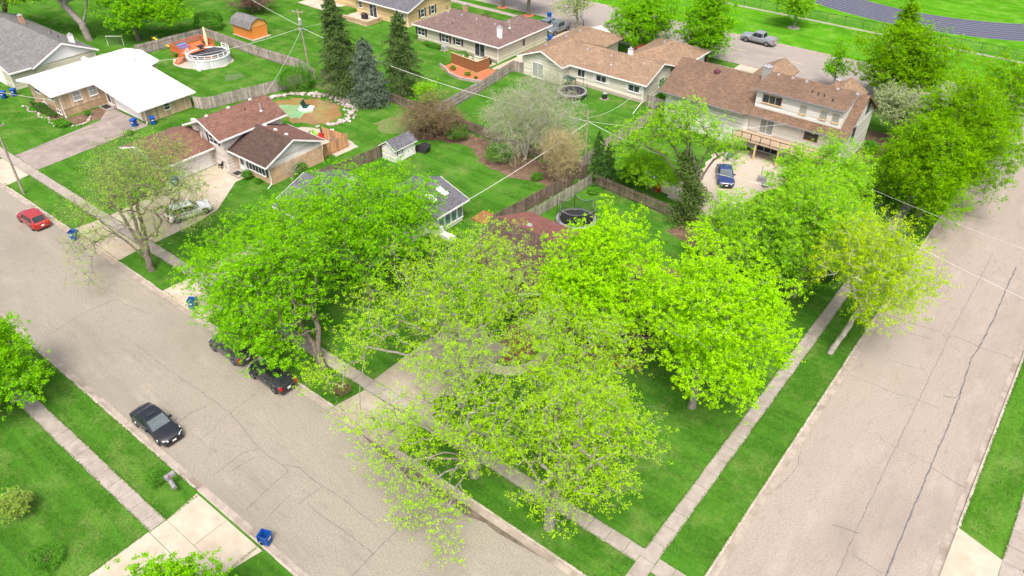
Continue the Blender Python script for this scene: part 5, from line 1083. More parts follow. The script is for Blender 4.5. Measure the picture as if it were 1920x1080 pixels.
tree('backyard_tree', 'mid green maple left of the golden sparse tree', (-2.6,32.6),
     [(-2.6,33.0,7.6,4.0,4.0,3.8),(-.6,34.8,6.6,2.8,2.8,3.0),(-5.2,32.8,7.4,2.8,2.8,2.8),(-3.4,30.2,5.2,2.6,2.6,2.4),(-3.6,36,8.6,2.6,2.6,2.4)], 'lf_mid', 'bark_grey', 1100, 46, .16, .36, .26, 21, twig=1)
tree('backyard_tree', 'mid green tree behind the netted trampoline yard, left of the mid green maple', (-9.4,31.4),
     [(-9.0,31.8,5.6,3.6,3.6,3.2),(-7.0,31.0,4.8,2.4,2.4,2.4),(-11.2,32.4,4.0,2.0,2.0,1.8)], 'lf_mid', 'bark_grey', 420, 46, .18, .5, .22, 22, bare=.08, twig=2)
tree('backyard_tree', 'pale green tree overhanging the deck of the two storey house', (-6.6,45.0),
     [(-6.2,43.6,5.8,4.4,4.2,3.0),(-8.8,44.6,5.0,2.6,2.6,2.0),(-3.2,43.6,6.0,3.0,3.0,2.6),(-7.0,40.4,5.0,3.0,3.0,2.4),(-4.4,46.6,7.0,2.6,2.6,2.4),(-6.4,46.6,8.4,1.6,1.6,1.7),(-9.6,46.6,6.0,2.0,2.0,1.6)], 'lf_mid', 'bark_grey', 880, 56, .17, .46, .28, 23, twig=1)
tree('ivy_tree', 'light green tree with an ivy covered trunk at the patio edge', (-16.6,38.2),
     [(-18.6,38.8,10.4,3.2,3.0,2.2),(-21.6,38.2,9.4,2.8,2.6,1.9),(-15.2,39.4,9.6,2.4,2.4,1.9),(-13.6,40.4,8.6,1.6,1.6,1.5),(-24,37.0,7.6,2.0,2.0,1.6),(-18.6,38.4,11.8,1.6,1.6,1.7)], 'lf_mid', 'bark_brown', 560, 32, .17, .42, .3, 24, bare=.1, twig=2, ivy=(7.5, 1.9, 9000), lead=.62)
tree('small_tree', 'low light green tree over the gapped picket fence', (-22.6,41.2),
     [(-23.2,40.6,3.6,2.6,2.4,1.9),(-20.6,40.6,3.2,2.0,2.0,1.6),(-25.2,40.8,3.4,1.8,1.8,1.4)], 'lf_mid', 'bark_brown', 300, 48, .17, .45, .15, 25)
tree('street_tree', 'large deep green round tree beside the side street', (2.4,54.5),
     [(2.8,55.4,7.4,6.0,6.0,5.4),(6.2,57.0,6.4,3.6,3.6,3.8),(-.8,54.4,5.4,3.8,3.8,4.0),(3.6,51.4,4.8,3.8,3.2,3.4),(3.6,59.6,9.6,3.8,3.8,3.6),(3.2,57.5,11.8,2.6,2.6,2.4)], 'lf_deep', 'bark_brown', 2200, 46, .185, .52, .36, 26, inner=.05)
tree('street_tree', 'deep green round tree behind the large one beside the side street', (3.0,67.2),
     [(4.6,68.6,8.0,4.6,4.6,4.8),(1.8,61.2,9.2,4.6,4.4,4.4),(4.6,63,7,3.6,3.6,3.6),(2.4,66.6,6.2,3.6,3.6,3.8),(5.4,70,10.6,3.0,3.0,2.8)], 'lf_deep', 'bark_brown', 1500, 44, .195, .5, .32, 27)
tree('street_tree', 'broad dense green tree at the corner of the two streets by the track', (-7.4,82.4),
     [(-8.4,82.0,6.4,5.6,5.4,4.6),(-5.4,82.2,5.2,2.8,2.8,2.8),(-11,81.8,5.0,2.8,2.8,2.8),(-7.8,82.8,9.4,2.8,2.8,2.4)], 'lf_deep', 'bark_brown', 1200, 40, .23, .5, .32, 28)
tree('small_tree', 'grey-green sparse tree beside the right gable of the two storey house', (-5.6,70.6),
     [(-6.2,71.4,4.6,2.6,2.6,2.4),(-4.2,71.0,4.0,2.0,2.0,2.0),(-7.6,73,5,1.6,1.6,1.6)], 'lf_grey', 'bark_brown', 420, 40, .17, .42, .16, 29, twig=3, stems=[[(0,0,0),(-.4,.3,1.6),(-.9,.6,3.6)],[(0,0,0),(.5,.2,1.6),(1.2,.3,3.4)],[(0,0,0),(-.2,.9,2.0),(-.6,1.6,3.8)]])
tree('conical_tree', 'narrow conical green tree in front of the running track', (-13.4,104.0),
     [(-14.0,103.6,3.4,2.6,2.6,2.6),(-14.2,103.4,6.0,1.8,1.8,2.2),(-14.3,103.3,8.2,.9,.9,1.6)], 'lf_deep', 'bark_brown', 420, 40, .24, .4, .2, 30)
tree('park_tree', 'small round tree with mulch ring on the verge before the track', (-32.3,106.3),
     [(-32.6,106.0,4.8,3.1,3.1,2.5),(-32.4,106.2,3.4,2.4,2.4,1.5)], 'lf_mid', 'bark_grey', 380, 44, .24, .42, .16, 31, lead=.5)
tree('young_tree', 'slender young tree behind the dormer roof', (-17.3,83.3),
     [(-17.5,83.2,5.4,1.0,1.0,1.7),(-17.5,83.2,3.4,1.6,1.6,1.3)], 'lf_green', 'bark_grey', 150, 30, .21, .34, .09, 32)
tree('street_tree', 'round green tree between the tan roofed ranch and the back street', (-47.5,81.3),
     [(-47.7,81.2,5.0,5.0,5.0,4.2),(-45,82,4.0,2.6,2.6,2.6),(-49.6,80.4,4.2,2.8,2.8,2.6)], 'lf_green', 'bark_brown', 800, 44, .24, .5, .28, 33)
tree('street_tree', 'upright oval green tree left of the silver pickup', (-36.6,82.3),
     [(-37.2,82.0,6.0,4.0,4.0,4.6),(-37.0,82.2,9.4,2.4,2.4,2.4),(-36.6,81.6,3.4,3.2,3.2,2.2)], 'lf_green', 'bark_brown', 760, 46, .24, .48, .28, 34)
tree('street_tree', 'thin leafed tree on the verge behind the steel grey truck', (-61.2,82.2),
     [(-61.4,82.1,4.6,3.6,3.6,2.4),(-61,82.4,6.4,2.6,2.6,1.8)], 'lf_olive', 'bark_grey', 300, 16, .2, .5, .2, 35, twig=3, lead=.5)
for x, y, s, lb in ((-72.4,83.4,36,'street tree in a red mulch ring by the blue bin at the top edge'), (-79.0,84.2,37,'street tree in a red mulch ring left of the blue bin at the top edge')):
    tree('street_tree', lb, (x, y), [(x+.4,y+.3,6.6,3.4,3.4,2.6)], 'lf_green', 'bark_brown', 300, 36, .24, .5, .3, s, lead=.62)
    patch('mulch_ring', [(x+1.0*math.cos(R(a)), y+1.0*math.sin(R(a))) for a in range(0, 360, 30)], 'mulch_red', 0.008, jit=.05)
patch('mulch_ring', [(-32.3+1.1*math.cos(R(a)), 106.3+1.1*math.sin(R(a))) for a in range(0, 360, 30)], 'gravel', 0.008, jit=.05)
# upper left yard
tree('yard_tree', 'large tree with thick leaning trunk behind the grey roofed house', (-121.4,27.6),
     [(-124.5,26.5,9.6,5.0,5.0,3.2),(-119.5,29.5,10.2,4.2,4.2,3.0),(-128,24,8.5,4,4,2.6)], 'lf_mid', 'bark_grey', 560, 44, .26, .6, .6, 38, stems=[[(0,0,0),(-.3,-.2,2.6),(-2.4,-1.2,5.6),(-4.6,-2.4,8.2)],[(-.3,-.2,2.4),(.6,.8,5),(1.6,1.8,8.4)]])
tree('yard_tree', 'spreading bright green tree by the wire goal and yellow slide', (-115.0,32.6),
     [(-113.4,34.0,5.6,4.8,4.8,2.8),(-117.6,31.8,6.2,3.6,3.6,2.8),(-109.6,36.6,5.2,3.6,3.6,2.4),(-114.4,31.0,4.0,3.0,3.0,1.8),(-111.5,38.5,7,3.4,3.4,2.4)], 'lf_green', 'bark_brown', 720, 46, .25, .55, .4, 39)
tree('yard_tree', 'leafy tree crown at the top left corner behind the houses', (-138,22), [(-137,22.6,7.6,5,5,3),(-131,24,7.2,3,3,2.2)], 'lf_mid', 'bark_brown', 300, 40, .28, .6, .4, 40)
shrub('round grey-green shrub left of the orange barn shed', (-110.6,43.4), 2.5, 3.2, 'lf_shrub', 41, 3600, .2, cat='shrub')
tree('yard_tree', 'brownish purple tree behind the orange barn shed', (-112.5,53.5), [(-112.3,53.6,2.6,4.4,3.4,2.0)], 'lf_plum', 'bark_brown', 320, 26, .2, .5, .2, 42, twig=3)
# conifers behind the pond
conifer('tallest dark spruce behind the pond rocks', (-70.0,38.4), 14.2, 3.7, 'lf_spruce', 43, 24000, 2.4, (-.9,-.5), .62)
conifer('blue-grey spruce beside the tallest dark spruce', (-65.6,38.6), 9.2, 3.2, 'lf_blue', 44, 17000, .7, (-.3,0), .5)
conifer('spruce with bare lower limbs by the three rail fence', (-64.0,43.4), 11.8, 3.9, 'lf_spruce', 45, 22000, 1.0, (0,0), .65, bare_low=.16)
conifer('taller of the two dark arborvitae by the picket fence', (-28.9,38.2+1.2), 6.4, 1.35, 'lf_arb', 46, 6500, .3, (0,0), .55, 'arborvitae', size=.24)
conifer('shorter of the two dark arborvitae by the picket fence', (-27.5,39.6), 5.6, 1.2, 'lf_arb', 47, 5500, .3, (0,0), .55, 'arborvitae', size=.24)
# shrubs with few leaves
def fan(r, h, n, s):
    rr = random.Random(s); return [[(0,0,0),(r*.25*math.cos(a), r*.25*math.sin(a), h*.35),(r*.7*math.cos(a), r*.7*math.sin(a), h*rr.uniform(.6,.9))] for a in [6.283*i/n + rr.uniform(-.3,.3) for i in range(n)]]
tree('bare_shrub', 'wide rusty brown shrub with few leaves behind the white shed', (-51.2,36.6), [(-51.8,36.4,2.9,3.7,3.2,2.2),(-54.2,35.4,2.4,2.0,2.0,1.6),(-49.4,37.6,2.4,2.0,2.0,1.6)], 'lf_rust', 'bark_rust', 620, 30, .13, .42, .1, 48, twig=5, cat='shrub', stems=fan(3,3.6,8,1), tipr=.012)
tree('weeping_tree', 'pale grey weeping tree with thin twigs behind the round shrubs', (-38.8,38.8), [(-38.8,39.4,6.2,4.8,4.6,4.2),(-41.6,38.6,4.4,3.0,3.0,3.2),(-35.8,40.4,5,3.0,3.0,3.4),(-39,42.4,8.4,3.0,3.0,2.6)], 'lf_grey', 'bark_pale', 1200, 24, .13, .6, .2, 49, twig=6, droop=.9, stems=fan(2.6,7,7,2), tipr=.011)
tree('bare_shrub', 'tan upright shrub with fine twigs at the fence corner', (-32.0,36.8), [(-32.0,36.8,3.9,2.3,2.3,2.5),(-32.2,36.6,2.2,1.5,1.5,1.3)], 'lf_tan', 'bark_tan', 520, 20, .12, .42, .09, 50, twig=6, cat='shrub', stems=fan(1.8,4.6,9,3), tipr=.011)
tree('bare_shrub', 'yellowish shrub with reddish stems on the near left lawn', (-34.0,-23.3), [(-34.0,-23.1,1.3,1.0,1.0,.8)], 'lf_olive', 'bark_rust', 200, 20, .1, .2, .04, 51, twig=3, cat='shrub', stems=fan(.9,1.5,10,4), tipr=.008)
tree('bare_tree', 'leafless young tree by the back wall of the tan roofed ranch', (-47.2,57.2), [(-47.2,57.2,3.4,1.5,1.5,1.5)], 'lf_grey', 'bark_pale', 90, 4, .12, .4, .07, 52, twig=4, bare=.5)
tree('bare_shrub', 'leafless pale stems against the brick end of the split-level house', (-56.4,17.6), [(-56.2,17.6,2.0,1.0,1.2,1.2)], 'lf_grey', 'bark_pale', 60, 2, .1, .3, .04, 53, twig=4, bare=.6, cat='shrub', stems=fan(.9,2.6,6,5), tipr=.01)
shrub('leafy green shrub against the brick end of the split-level house', (-56.5,19.2), .9, 1.9, 'lf_shrub', 54, 1500, .14)
shrub('clipped round shrub behind the small white shed', (-48.7,37.6), 1.35, 2.3, 'lf_shrub', 55, 3000, .13)
shrub('clipped round shrub under the grey weeping tree', (-40.8,36.4), 1.75, 2.5, 'lf_shrub', 56, 3800, .13)
shrub('low leafy shrub beside the tan upright shrub', (-34.6,35.6), .7, .9, 'lf_shrub', 57, 900, .13)
shrub('big round green shrub beside the pond rocks', (-77.9,35.6), 2.6, 3.4, 'lf_shrub', 58, 6500, .15, name='shrub')
tree('small_tree', 'pale fresh green young tree beside the spruce with bare lower limbs', (-58.6,42.4), [(-58.6,42.4,2.4,1.5,1.5,1.3)], 'lf_mid', 'bark_grey', 200, 34, .14, .35, .08, 59)
tree('small_tree', 'bright green young tree behind the tallest dark spruce', (-76.5,44.5), [(-76.3,44.5,3.0,2.2,2.2,1.8)], 'lf_green', 'bark_brown', 260, 40, .18, .42, .1, 60)
shrub('lilac bush with white blossom at the gable of the tan roofed ranch', (-33.6,66.0), 1.9, 3.2, 'lf_shrub', 61, 4200, .16, bloom=90)
shrub('clipped oval hedge by the sliding door of the plum shuttered house', (-67.6,60.0), .8, 1.1, 'lf_shrub', 62, 2000, .11, rx=1.2)
shrub('leafy perennials along the wall of the plum shuttered house', (-74.6,60.6), .6, .8, 'lf_shrub', 63, 2200, .13, rx=2.4, cat='plant')
for i, (x, y, lb) in enumerate(((-65.2,55.2,'leftmost small round shrub in the red mulch bed'), (-62.0,54.8,'middle small round shrub in the red mulch bed'), (-60.2,54.6,'smallest round shrub at the right end of the red mulch bed'), (-59.3,58.6,'small round shrub behind the brown wooden screen'))):
    shrub(lb, (x, y), (.55, .5, .25, .35)[i], (.7, .65, .4, .5)[i], 'lf_shrub', 70+i, 700, .1)
shrub('dark plum shrub in front of the plum shuttered house by the street', (-75.5,74.5), 1.2, 1.6, 'lf_plum', 75, 1800, .14, rx=1.8)
shrub('low green shrub with dead side near the grey tumbled bins', (-29.2,-16.0), .75, .9, 'lf_shrub', 76, 1800, .09)
shrub('low green shrub at the bottom left corner', (-29.0,-23.6), 1.0, .9, 'lf_shrub', 77, 2000, .09, rx=1.3)
shrub('dark hedge under the front windows of the tan house', (-98.6,9.2), .7, .95, 'lf_arb', 78, 3600, .13, rx=3.2, cat='hedge')
shrub('spreading hosta clump at the corner of the tan house', (-92.6,8.7), .9, .55, 'lf_shrub', 79, 1200, .2, rx=1.4, cat='plant')
shrub('small clipped shrub by the stone wall of the tan house', (-92.6,12.3), .45, .75, 'lf_shrub', 80, 800, .1)
shrub('dark shrub at the entrance of the split-level house', (-61.0,14.9), .6, 1.2, 'lf_shrub', 81, 1200, .12)
shrub('small shrub under the bow window of the split-level house', (-59.2,15.0), .45, .6, 'lf_shrub', 82, 700, .11)
shrub('shrubs along the right gable of the two storey house', (-6.6,66.6), 1.1, 1.5, 'lf_shrub', 83, 3600, .15, rx=.9)
shrub('leafy bush behind the arborvitae pair', (-25.6,42.0), 1.8, 1.7, 'lf_shrub', 84, 3600, .15, rx=2.2)
shrub('dark evergreen beside the corner driveway', (-17.9,1.6), .9, 1.5, 'lf_arb', 85, 2200, .13)
shrub('reddish barberry beside the corner driveway at the kerb', (-25.8,-1.9), .7, .8, 'lf_rust', 86, 1200, .1)
shrub('dark yew by the porch of the corner house', (-20.8,14.2), 1.0, 1.3, 'lf_arb', 87, 2200, .13)
shrub('small hosta by the driveway of the tan house', (-82.9,12.6), .6, .5, 'lf_shrub', 88, 700, .14)
for i, (x, y, lb) in enumerate(((-30.6,37.6,'low plant left of the arborvitae pair'), (-27.8,36.9,'low plant in front of the arborvitae pair'))): shrub(lb, (x, y), .6, .6, 'lf_shrub', 90+i, 700, .15, cat='plant')
shrub('hedge bush under the golden sparse tree at the side sidewalk', (-1.6,36.8), 1.2, 1.8, 'lf_arb', 92, 2600, .16, rx=2.0)
# trees of the near side of the front street
tree('street_tree', 'green maple at the left edge over the near sidewalk', (-46.2,-19.8),
     [(-45.0,-18.6,4.6,3.2,3.2,2.6),(-43.0,-18.4,3.6,2.4,2.4,2.0),(-46.8,-18.0,5.4,2.6,2.6,2.2),(-44.8,-20.6,3.2,2.6,2.4,1.8)], 'lf_green', 'bark_grey', 560, 56, .17, .42, .22, 93)
tree('street_tree', 'bright green maple crown at the bottom edge beside the near driveway', (-16.6,-21.6),
     [(-16.6,-20.8,4.6,3.2,2.6,2.0),(-18.6,-21.8,4.0,2.2,2.2,1.6),(-14.8,-19.6,4.0,1.8,1.8,1.4)], 'lf_green', 'bark_grey', 460, 60, .15, .36, .2, 94)
print('LEAVES', LEAVES[0])
# ------------------------------------------------------------------ vehicles (local frame: +X forward, origin on the ground)
def loft(sections, cap=True):
    mb = MB(); n = len(sections[0]); vs = [p for s in sections for p in s]; k = len(sections)
    fs = [(i*n+j, i*n+(j+1) % n, (i+1)*n+(j+1) % n, (i+1)*n+j) for i in range(k-1) for j in range(n)]
    if cap: fs += [tuple(range(n))[::-1], tuple((k-1)*n + j for j in range(n))]
    return mb.add(vs, fs)
def wheel(T, x, y, r, w=0.22):
    s = 1 if y > 0 else -1
    def disc(y0, y1, prof):
        mb = MB(); n = 20; vs = []
        for rr, yy in prof:
            vs += [(x + rr*math.cos(6.28318*j/n), yy, r + rr*math.sin(6.28318*j/n)) for j in range(n)]
        k = len(prof); mb.add(vs, [(i*n+j, i*n+(j+1) % n, (i+1)*n+(j+1) % n, (i+1)*n+j) for i in range(k-1) for j in range(n)] + [tuple(range(n)), tuple((k-1)*n+j for j in range(n))])
        return mb
    ty = T.part(disc(0, 0, [(r*.6, y-s*w), (r*.96, y-s*w), (r, y-s*w*.8), (r, y-s*.05), (r*.95, y), (r*.68, y+s*.004)]), 'wheel', 'rubber')
    T.part(disc(0, 0, [(r*.66, y-s*.02), (r*.66, y+s*.008), (r*.2, y+s*.016), (r*.12, y+s*.02)]), 'rim', 'rim', ty)
    mb = MB()
    for k in range(5):
        a = 6.28318*k/5; mb.extr([(x+r*.2*math.cos(a-.25), y+s*.018, r+r*.2*math.sin(a-.25)), (x+r*.62*math.cos(a-.12), y+s*.012, r+r*.62*math.sin(a-.12)), (x+r*.62*math.cos(a+.5), y+s*.012, r+r*.62*math.sin(a+.5)), (x+r*.2*math.cos(a+.6), y+s*.018, r+r*.2*math.sin(a+.6))], (0, s*.006, 0))
    T.part(mb, 'spoke_gap', 'black', ty)
def quadpanel(c, out, th=0.012):
    """thin panel through 4+ corners pushed out along `out`"""
    o = Vector(out).normalized(); return MB().extr([Vector(p) + o*0.004 for p in c], o*th)
def vehicle(name, label, cat, loc, rot, L, W, Hh, paintm, kind, group=None, roofm=None, sunroof=False, plate=True, screen='car_glass', name_glass='windscreen'):
    T = Thing(name, label, cat, loc, group, rotz=rot)
    w = W/2; wr = Hh*0.225 if kind != 'truck' else .39
    gc = 0.2 if kind == 'sedan' else (0.24 if kind in ('hatch', 'suv') else .34)
    belt = {'sedan': .62, 'hatch': .60, 'suv': .60, 'truck': .60}[kind]*Hh; hood = {'sedan': .575, 'hatch': .58, 'suv': .585, 'truck': .615}[kind]*Hh
    f, r = L/2, -L/2
    tail = {'sedan': .60*Hh, 'hatch': belt, 'suv': belt, 'truck': .62*Hh}[kind]
    st = [(r, gc+.16, tail-.22, .80), (r+.06, gc+.02, tail-.06, .90), (r+.35, gc, tail, .97), (r+.95, gc, tail+.01 if kind != 'sedan' else belt-.01, 1.0), (-.35, gc-.01, belt, 1.0), (.55, gc-.01, belt-.01, 1.0), (f-1.35, gc, hood+.01, .995), (f-.75, gc, hood-.02, .985), (f-.3, gc, hood-.07, .94), (f-.07, gc+.02, hood-.17, .84), (f, gc+.14, hood-.28, .74)]
    secs = []
    for x, zl, zt, k in st:
        ww = w*k; zm = zl + (zt-zl)*.45; c = .035
        half = [(ww*.84, zl), (ww*.965, zl+.07), (ww, zm), (ww*.985, zl+(zt-zl)*.78), (ww*.93, zt-.035), (ww*.80, zt), (ww*.4, zt+c*.7)]
        secs.append([(x, y, z) for y, z in half] + [(x, 0, zt+c)] + [(x, -y, z) for y, z in half[::-1]])
    bd = T.part(loft(secs), 'body', paintm, smooth=True)
    # cabin
    A, B, Cc, D = {'sedan': (f-1.42, f-2.2, r+1.25, r+.45), 'hatch': (f-1.15, f-1.85, r+.75, r+.18), 'suv': (f-1.25, f-1.95, r+.55, r+.12), 'truck': (f-1.7, f-2.35, f-3.75, f-4.0)}[kind]
    zb, zr = belt-.03, Hh-.03; wb, wt = w*.94, w*.77 if kind != 'truck' else w*.80
    zA = hood+.01 if kind != 'truck' else belt; zD = (tail if kind == 'sedan' else belt)-.02
    def roofsec(x, ww, z, c): return [(x, ww, z-.05), (x, ww*.93, z), (x, ww*.5, z+c), (x, 0, z+c*1.3), (x, -ww*.5, z+c), (x, -ww*.93, z), (x, -ww, z-.05)]
    cab = MB()
    base = [(A, wb*.86, zA), (A-.32, wb, zb), ((A+D)/2, wb*1.01, zb), (D+.25, wb*.97, zb), (D, wb*.84, zD)]
    top = [(B, wt*.92, zr-.05), (B-.18, wt, zr-.035), ((B+Cc)/2, wt*1.02, zr-.02), (Cc+.2, wt*.98, zr-.04), (Cc, wt*.9, zr-.06)]
    ringb = base + [(x, -y, z) for x, y, z in base[::-1]]; ringt = top + [(x, -y, z) for x, y, z in top[::-1]]; n = len(ringb)
    crown = [(x*.97 + (B+Cc)/2*.03, y*.8, z+.03) for x, y, z in ringt]
    cab.add(ringb + ringt + crown, [(i, (i+1) % n, (i+1) % n+n, i+n) for i in range(n)] + [(i+n, (i+1) % n+n, (i+1) % n+2*n, i+2*n) for i in range(n)] + [tuple(range(2*n, 3*n))])
    T.part(cab, 'cabin', roofm or paintm, smooth=False)
    for s in (-1, 1): T.part(MB().tube([(x, s*(y+.012), z+.03) for x, y, z in base[1:4]], .014, 5), 'window_trim', 'rim')
    def lerp(p, q, t): return tuple(a+(b-a)*t for a, b in zip(p, q))
    def glass(nm, p0, p1, q1, q0, m, lo=.1, hi=.93, a=.06, b=.94):
        """window in the facet base p0-p1, top q0-q1"""
        l0, l1 = lerp(p0, q0, lo), lerp(p1, q1, lo); h0, h1 = lerp(p0, q0, hi), lerp(p1, q1, hi)
        c = [lerp(l0, l1, a), lerp(l0, l1, b), lerp(h0, h1, b), lerp(h0, h1, a)]
        nr = (Vector(c[1])-Vector(c[0])).cross(Vector(c[3])-Vector(c[0])); ctr = (Vector(c[0])+Vector(c[2]))/2 - Vector(((B+Cc)/2, 0, zb))
        T.part(quadpanel(c, nr if nr.dot(ctr) > 0 else -nr), nm, m)
    sc_ = 'car_glass_pale' if screen == 'pale' else 'car_glass'
    glass('windscreen', ringb[-1], ringb[0], ringt[0], ringt[-1], sc_, .04, .95, .03, .97)
    glass('rear_window', ringb[4], ringb[5], ringt[5], ringt[4], 'car_glass', .1, .92, .06, .94)
    for sgn in (0, 1):
        def q(i, rg): return rg[i] if sgn == 0 else (rg[i][0], -rg[i][1], rg[i][2])
        for i, nm in ((0, 'quarter_window'), (1, 'side_window'), (2, 'side_window'), (3, 'quarter_window')):
            glass(nm, q(i, ringb), q(i+1, ringb), q(i+1, ringt), q(i, ringt), 'car_glass', .12 if i in (1, 2) else .2, .9, .04 if i != 0 else .35, .96 if i != 3 else .6)
    if kind == 'truck':
        b0, b1 = r+.12, f-4.1
        T.part(MB().box(b0, -w*.80, tail+.012, b1, w*.80, tail+.05), 'bed_cover', 'grey_pl')
        T.part(MB().box(r-.03, -w*.82, gc+.35, r+.012, w*.82, tail-.08), 'tailgate', paintm)
        for s in (-1, 1): T.part(MB().box(b0-.04, s*w*.82, tail-.02, b1, s*w*.93, tail+.06), 'bed_rail', paintm)
    if sunroof: T.part(MB().box((B+Cc)/2-.1, -wt*.5, zr+.018, B-.28, wt*.5, zr+.032), 'sunroof', 'car_glass')
    wx = (f-L*.185, r+L*.19)
    for x in wx:
        for s in (-1, 1): wheel(T, x, s*(w+.002), wr)
        for s in (-1, 1):     # dark arch lip round each wheel
            pts = [(x+wr*1.16*math.cos(R(a)), s*(w*.995), wr+wr*1.16*math.sin(R(a))) for a in range(-8, 189, 14)]
            T.part(MB().tube(pts, .035, 5), 'wheel_arch', 'black' if kind in ('suv', 'truck') else paintm)
    zh = hood-.17
    for s in (-1, 1):
        T.part(MB().extr([(f-.03, s*w*.45, zh+.01), (f-.22, s*w*.86, zh+.04), (f-.24, s*w*.87, zh-.11), (f+.0, s*w*.47, zh-.11)], (.035, s*.012, .012)), 'headlight', 'lamp_white')
        T.part(MB().box(r-.012, s*w*.5, tail-.3, r+.03, s*w*.78, tail-.17) if kind == 'sedan' else MB().box(r-.012, s*w*.68, tail-.34, r+.14, s*w*.90, tail-.02), 'taillight', 'lamp_red')
        T.part(MB().box(A-.52, s*w*.93, belt-.03, A-.34, s*(w+.15), belt+.1), 'mirror', paintm)
        for dx in (.1, -.95):
            T.part(MB().box((A+D)/2+dx-.1, s*w*.975, belt-.16, (A+D)/2+dx+.08, s*(w+.008), belt-.12), 'door_handle', 'rim')
            T.part(MB().box((A+D)/2+dx-.22, s*w*.97, gc+.12, (A+D)/2+dx-.205, s*(w+.001), belt-.03), 'door_gap', 'black')
    T.part(MB().box(f-.05, -w*.44, zh-.2, f+.02, w*.44, zh-.02), 'grille', 'black')
    T.part(MB().box(f-.06, -w*.74, gc+.02, f+.05, w*.74, gc+.17), 'front_bumper', 'black' if kind != 'truck' else 'rim')
    T.part(MB().box(r-.05, -w*.8, gc+.06, r+.06, w*.8, gc+.24), 'rear_bumper', 'rim' if kind == 'truck' else ('black' if kind == 'suv' else paintm))
    if plate:
        T.part(MB().box(r-.06, -.15, gc+.27, r-.02, .15, gc+.41), 'number_plate', 'white'); T.part(MB().box(f+.03, -.15, gc+.18, f+.055, .15, gc+.3), 'number_plate', 'white')
    return T
Z0 = -0.12
vehicle('parked_car', 'black sedan facing the intersection at the near kerb', 'car', (-33.9,-13.05,Z0), 0.0, 4.75, 1.84, 1.45, 'p_black', 'sedan', sunroof=True, screen='pale')
vehicle('parked_car', 'red hatchback parked in the front street near the utility pole', 'car', (-70.9,-5.0,Z0), math.pi, 4.35, 1.78, 1.52, 'p_red', 'hatch')
vehicle('parked_car', 'dark grey hatchback under the leaning maple, behind the black one at the kerb', 'car', (-36.8,-4.35,Z0), math.pi, 4.5, 1.82, 1.58, 'p_grey', 'hatch', screen='pale')
vehicle('parked_car', 'black hatchback under the leaning maple with red tail lamps showing', 'car', (-31.4,-4.35,Z0), math.pi, 4.4, 1.82, 1.58, 'p_black', 'hatch')
vehicle('parked_car', 'white estate car in the split-level driveway, half behind leaves', 'car', (-59.1,6.0,0.02), R(76), 4.7, 1.84, 1.66, 'p_white', 'suv')
vehicle('pickup_truck', 'silver pickup truck parked along the back street before the track', 'truck', (-34.0,95.6,-0.1), R(180-2), 5.8, 2.0, 1.9, 'p_silver', 'truck')
vehicle('pickup_truck', 'steel grey truck nosed toward the plum shuttered house driveway', 'truck', (-62.9,78.9,0.02), R(-92), 5.6, 2.0, 1.95, 'p_steel', 'truck', screen='pale')
vehicle('parked_car', 'dark silver car beside the steel grey truck', 'car', (-65.6,79.3,0.02), R(-90), 4.8, 1.85, 1.5, 'p_steel', 'suv')
vehicle('parked_car', 'navy blue sedan on the gravel patio below the deck', 'car', (-17.6,49.2,0.012), R(-60), 4.7, 1.82, 1.42, 'p_blue', 'sedan', screen='pale')
vehicle('parked_car', 'bright red car in the driveway behind the tan roofed ranch', 'car', (-46.0,78.8,0.02), R(90), 4.5, 1.8, 1.45, 'p_bred', 'hatch')
vehicle('parked_car', 'white van glimpsed between the two round trees by the back street', 'van', (-41.6,84.0-2.2,0.02), R(90), 4.9, 1.9, 1.8, 'p_white', 'suv')
# ------------------------------------------------------------------ wheeled bins
def bin_(label, loc, rot, lid='closed', m='blue_bin', fallen=False, s=1.0):
    T = Thing('wheeled_bin', label, 'bin', loc, 'wheeled refuse bins', rotz=rot)
    b, t, h = .25*s, .31*s, 1.0*s
    sec = []
    for z, k in ((.06, b), (.5*s, (b+t)/2), (h-.08, t), (h-.08, t+.035), (h, t+.035)):
        sec.append([(k, k*.92, z), (-k, k*.92, z), (-k, -k*.92, z), (k, -k*.92, z)])
    if lid != 'closed': sec += [[(x*.9, y*.9, h) for x, y, z in sec[-1]], [(x*.72, y*.72, .2) for x, y, z in sec[-1]]]
    T.part(loft(sec), 'body', m)
    if lid == 'closed':
        T.part(MB().extr([(-.38*s, -.33*s, h+.003), (.38*s, -.33*s, h+.003), (.36*s, -.31*s, h+.05), (0, -.31*s, h+.1), (-.36*s, -.31*s, h+.06)], (0, .66*s, 0)), 'lid', m)
    elif lid == 'open': T.part(MB().box(-.42*s, -.33*s, .3*s, -.385*s, .33*s, h), 'lid', m)
    else: T.part(MB().extr([(-.36*s, -.33*s, h-.02), (-.40*s, -.33*s, h+.02), (-.66*s, -.33*s, .42), (-.62*s, -.33*s, .38)], (0, .66*s, 0)), 'lid', m)
    for sg in (-1, 1): T.part(MB().tube([(-.26*s, sg*.2*s, .12), (-.26*s, sg*.27*s, .12)], .12, 14), 'wheel', 'rubber')
    T.part(MB().tube([(-.37*s, -.24*s, h-.06), (-.43*s, -.24*s, h-.04), (-.43*s, .24*s, h-.04), (-.37*s, .24*s, h-.06)], .018, 6), 'handle', m)
    T.part(MB().extr([(t*.965, -.14, .62*s), (t*.965, .14, .62*s), (t*1.0, .14, .74*s), (t*1.0, -.14, .74*s)], (.012, 0, 0)), 'sticker', 'white')
    if fallen: T.o.rotation_euler = (R(12), R(86), rot); 
    return T
bin_('open blue bin standing at the kerb end of the near driveway', (-19.2,-14.15,-.1), R(20), 'open')
bin_('blue bin with hanging lid on the middle driveway apron', (-44.6,-3.0,.02), R(-55), 'hang')
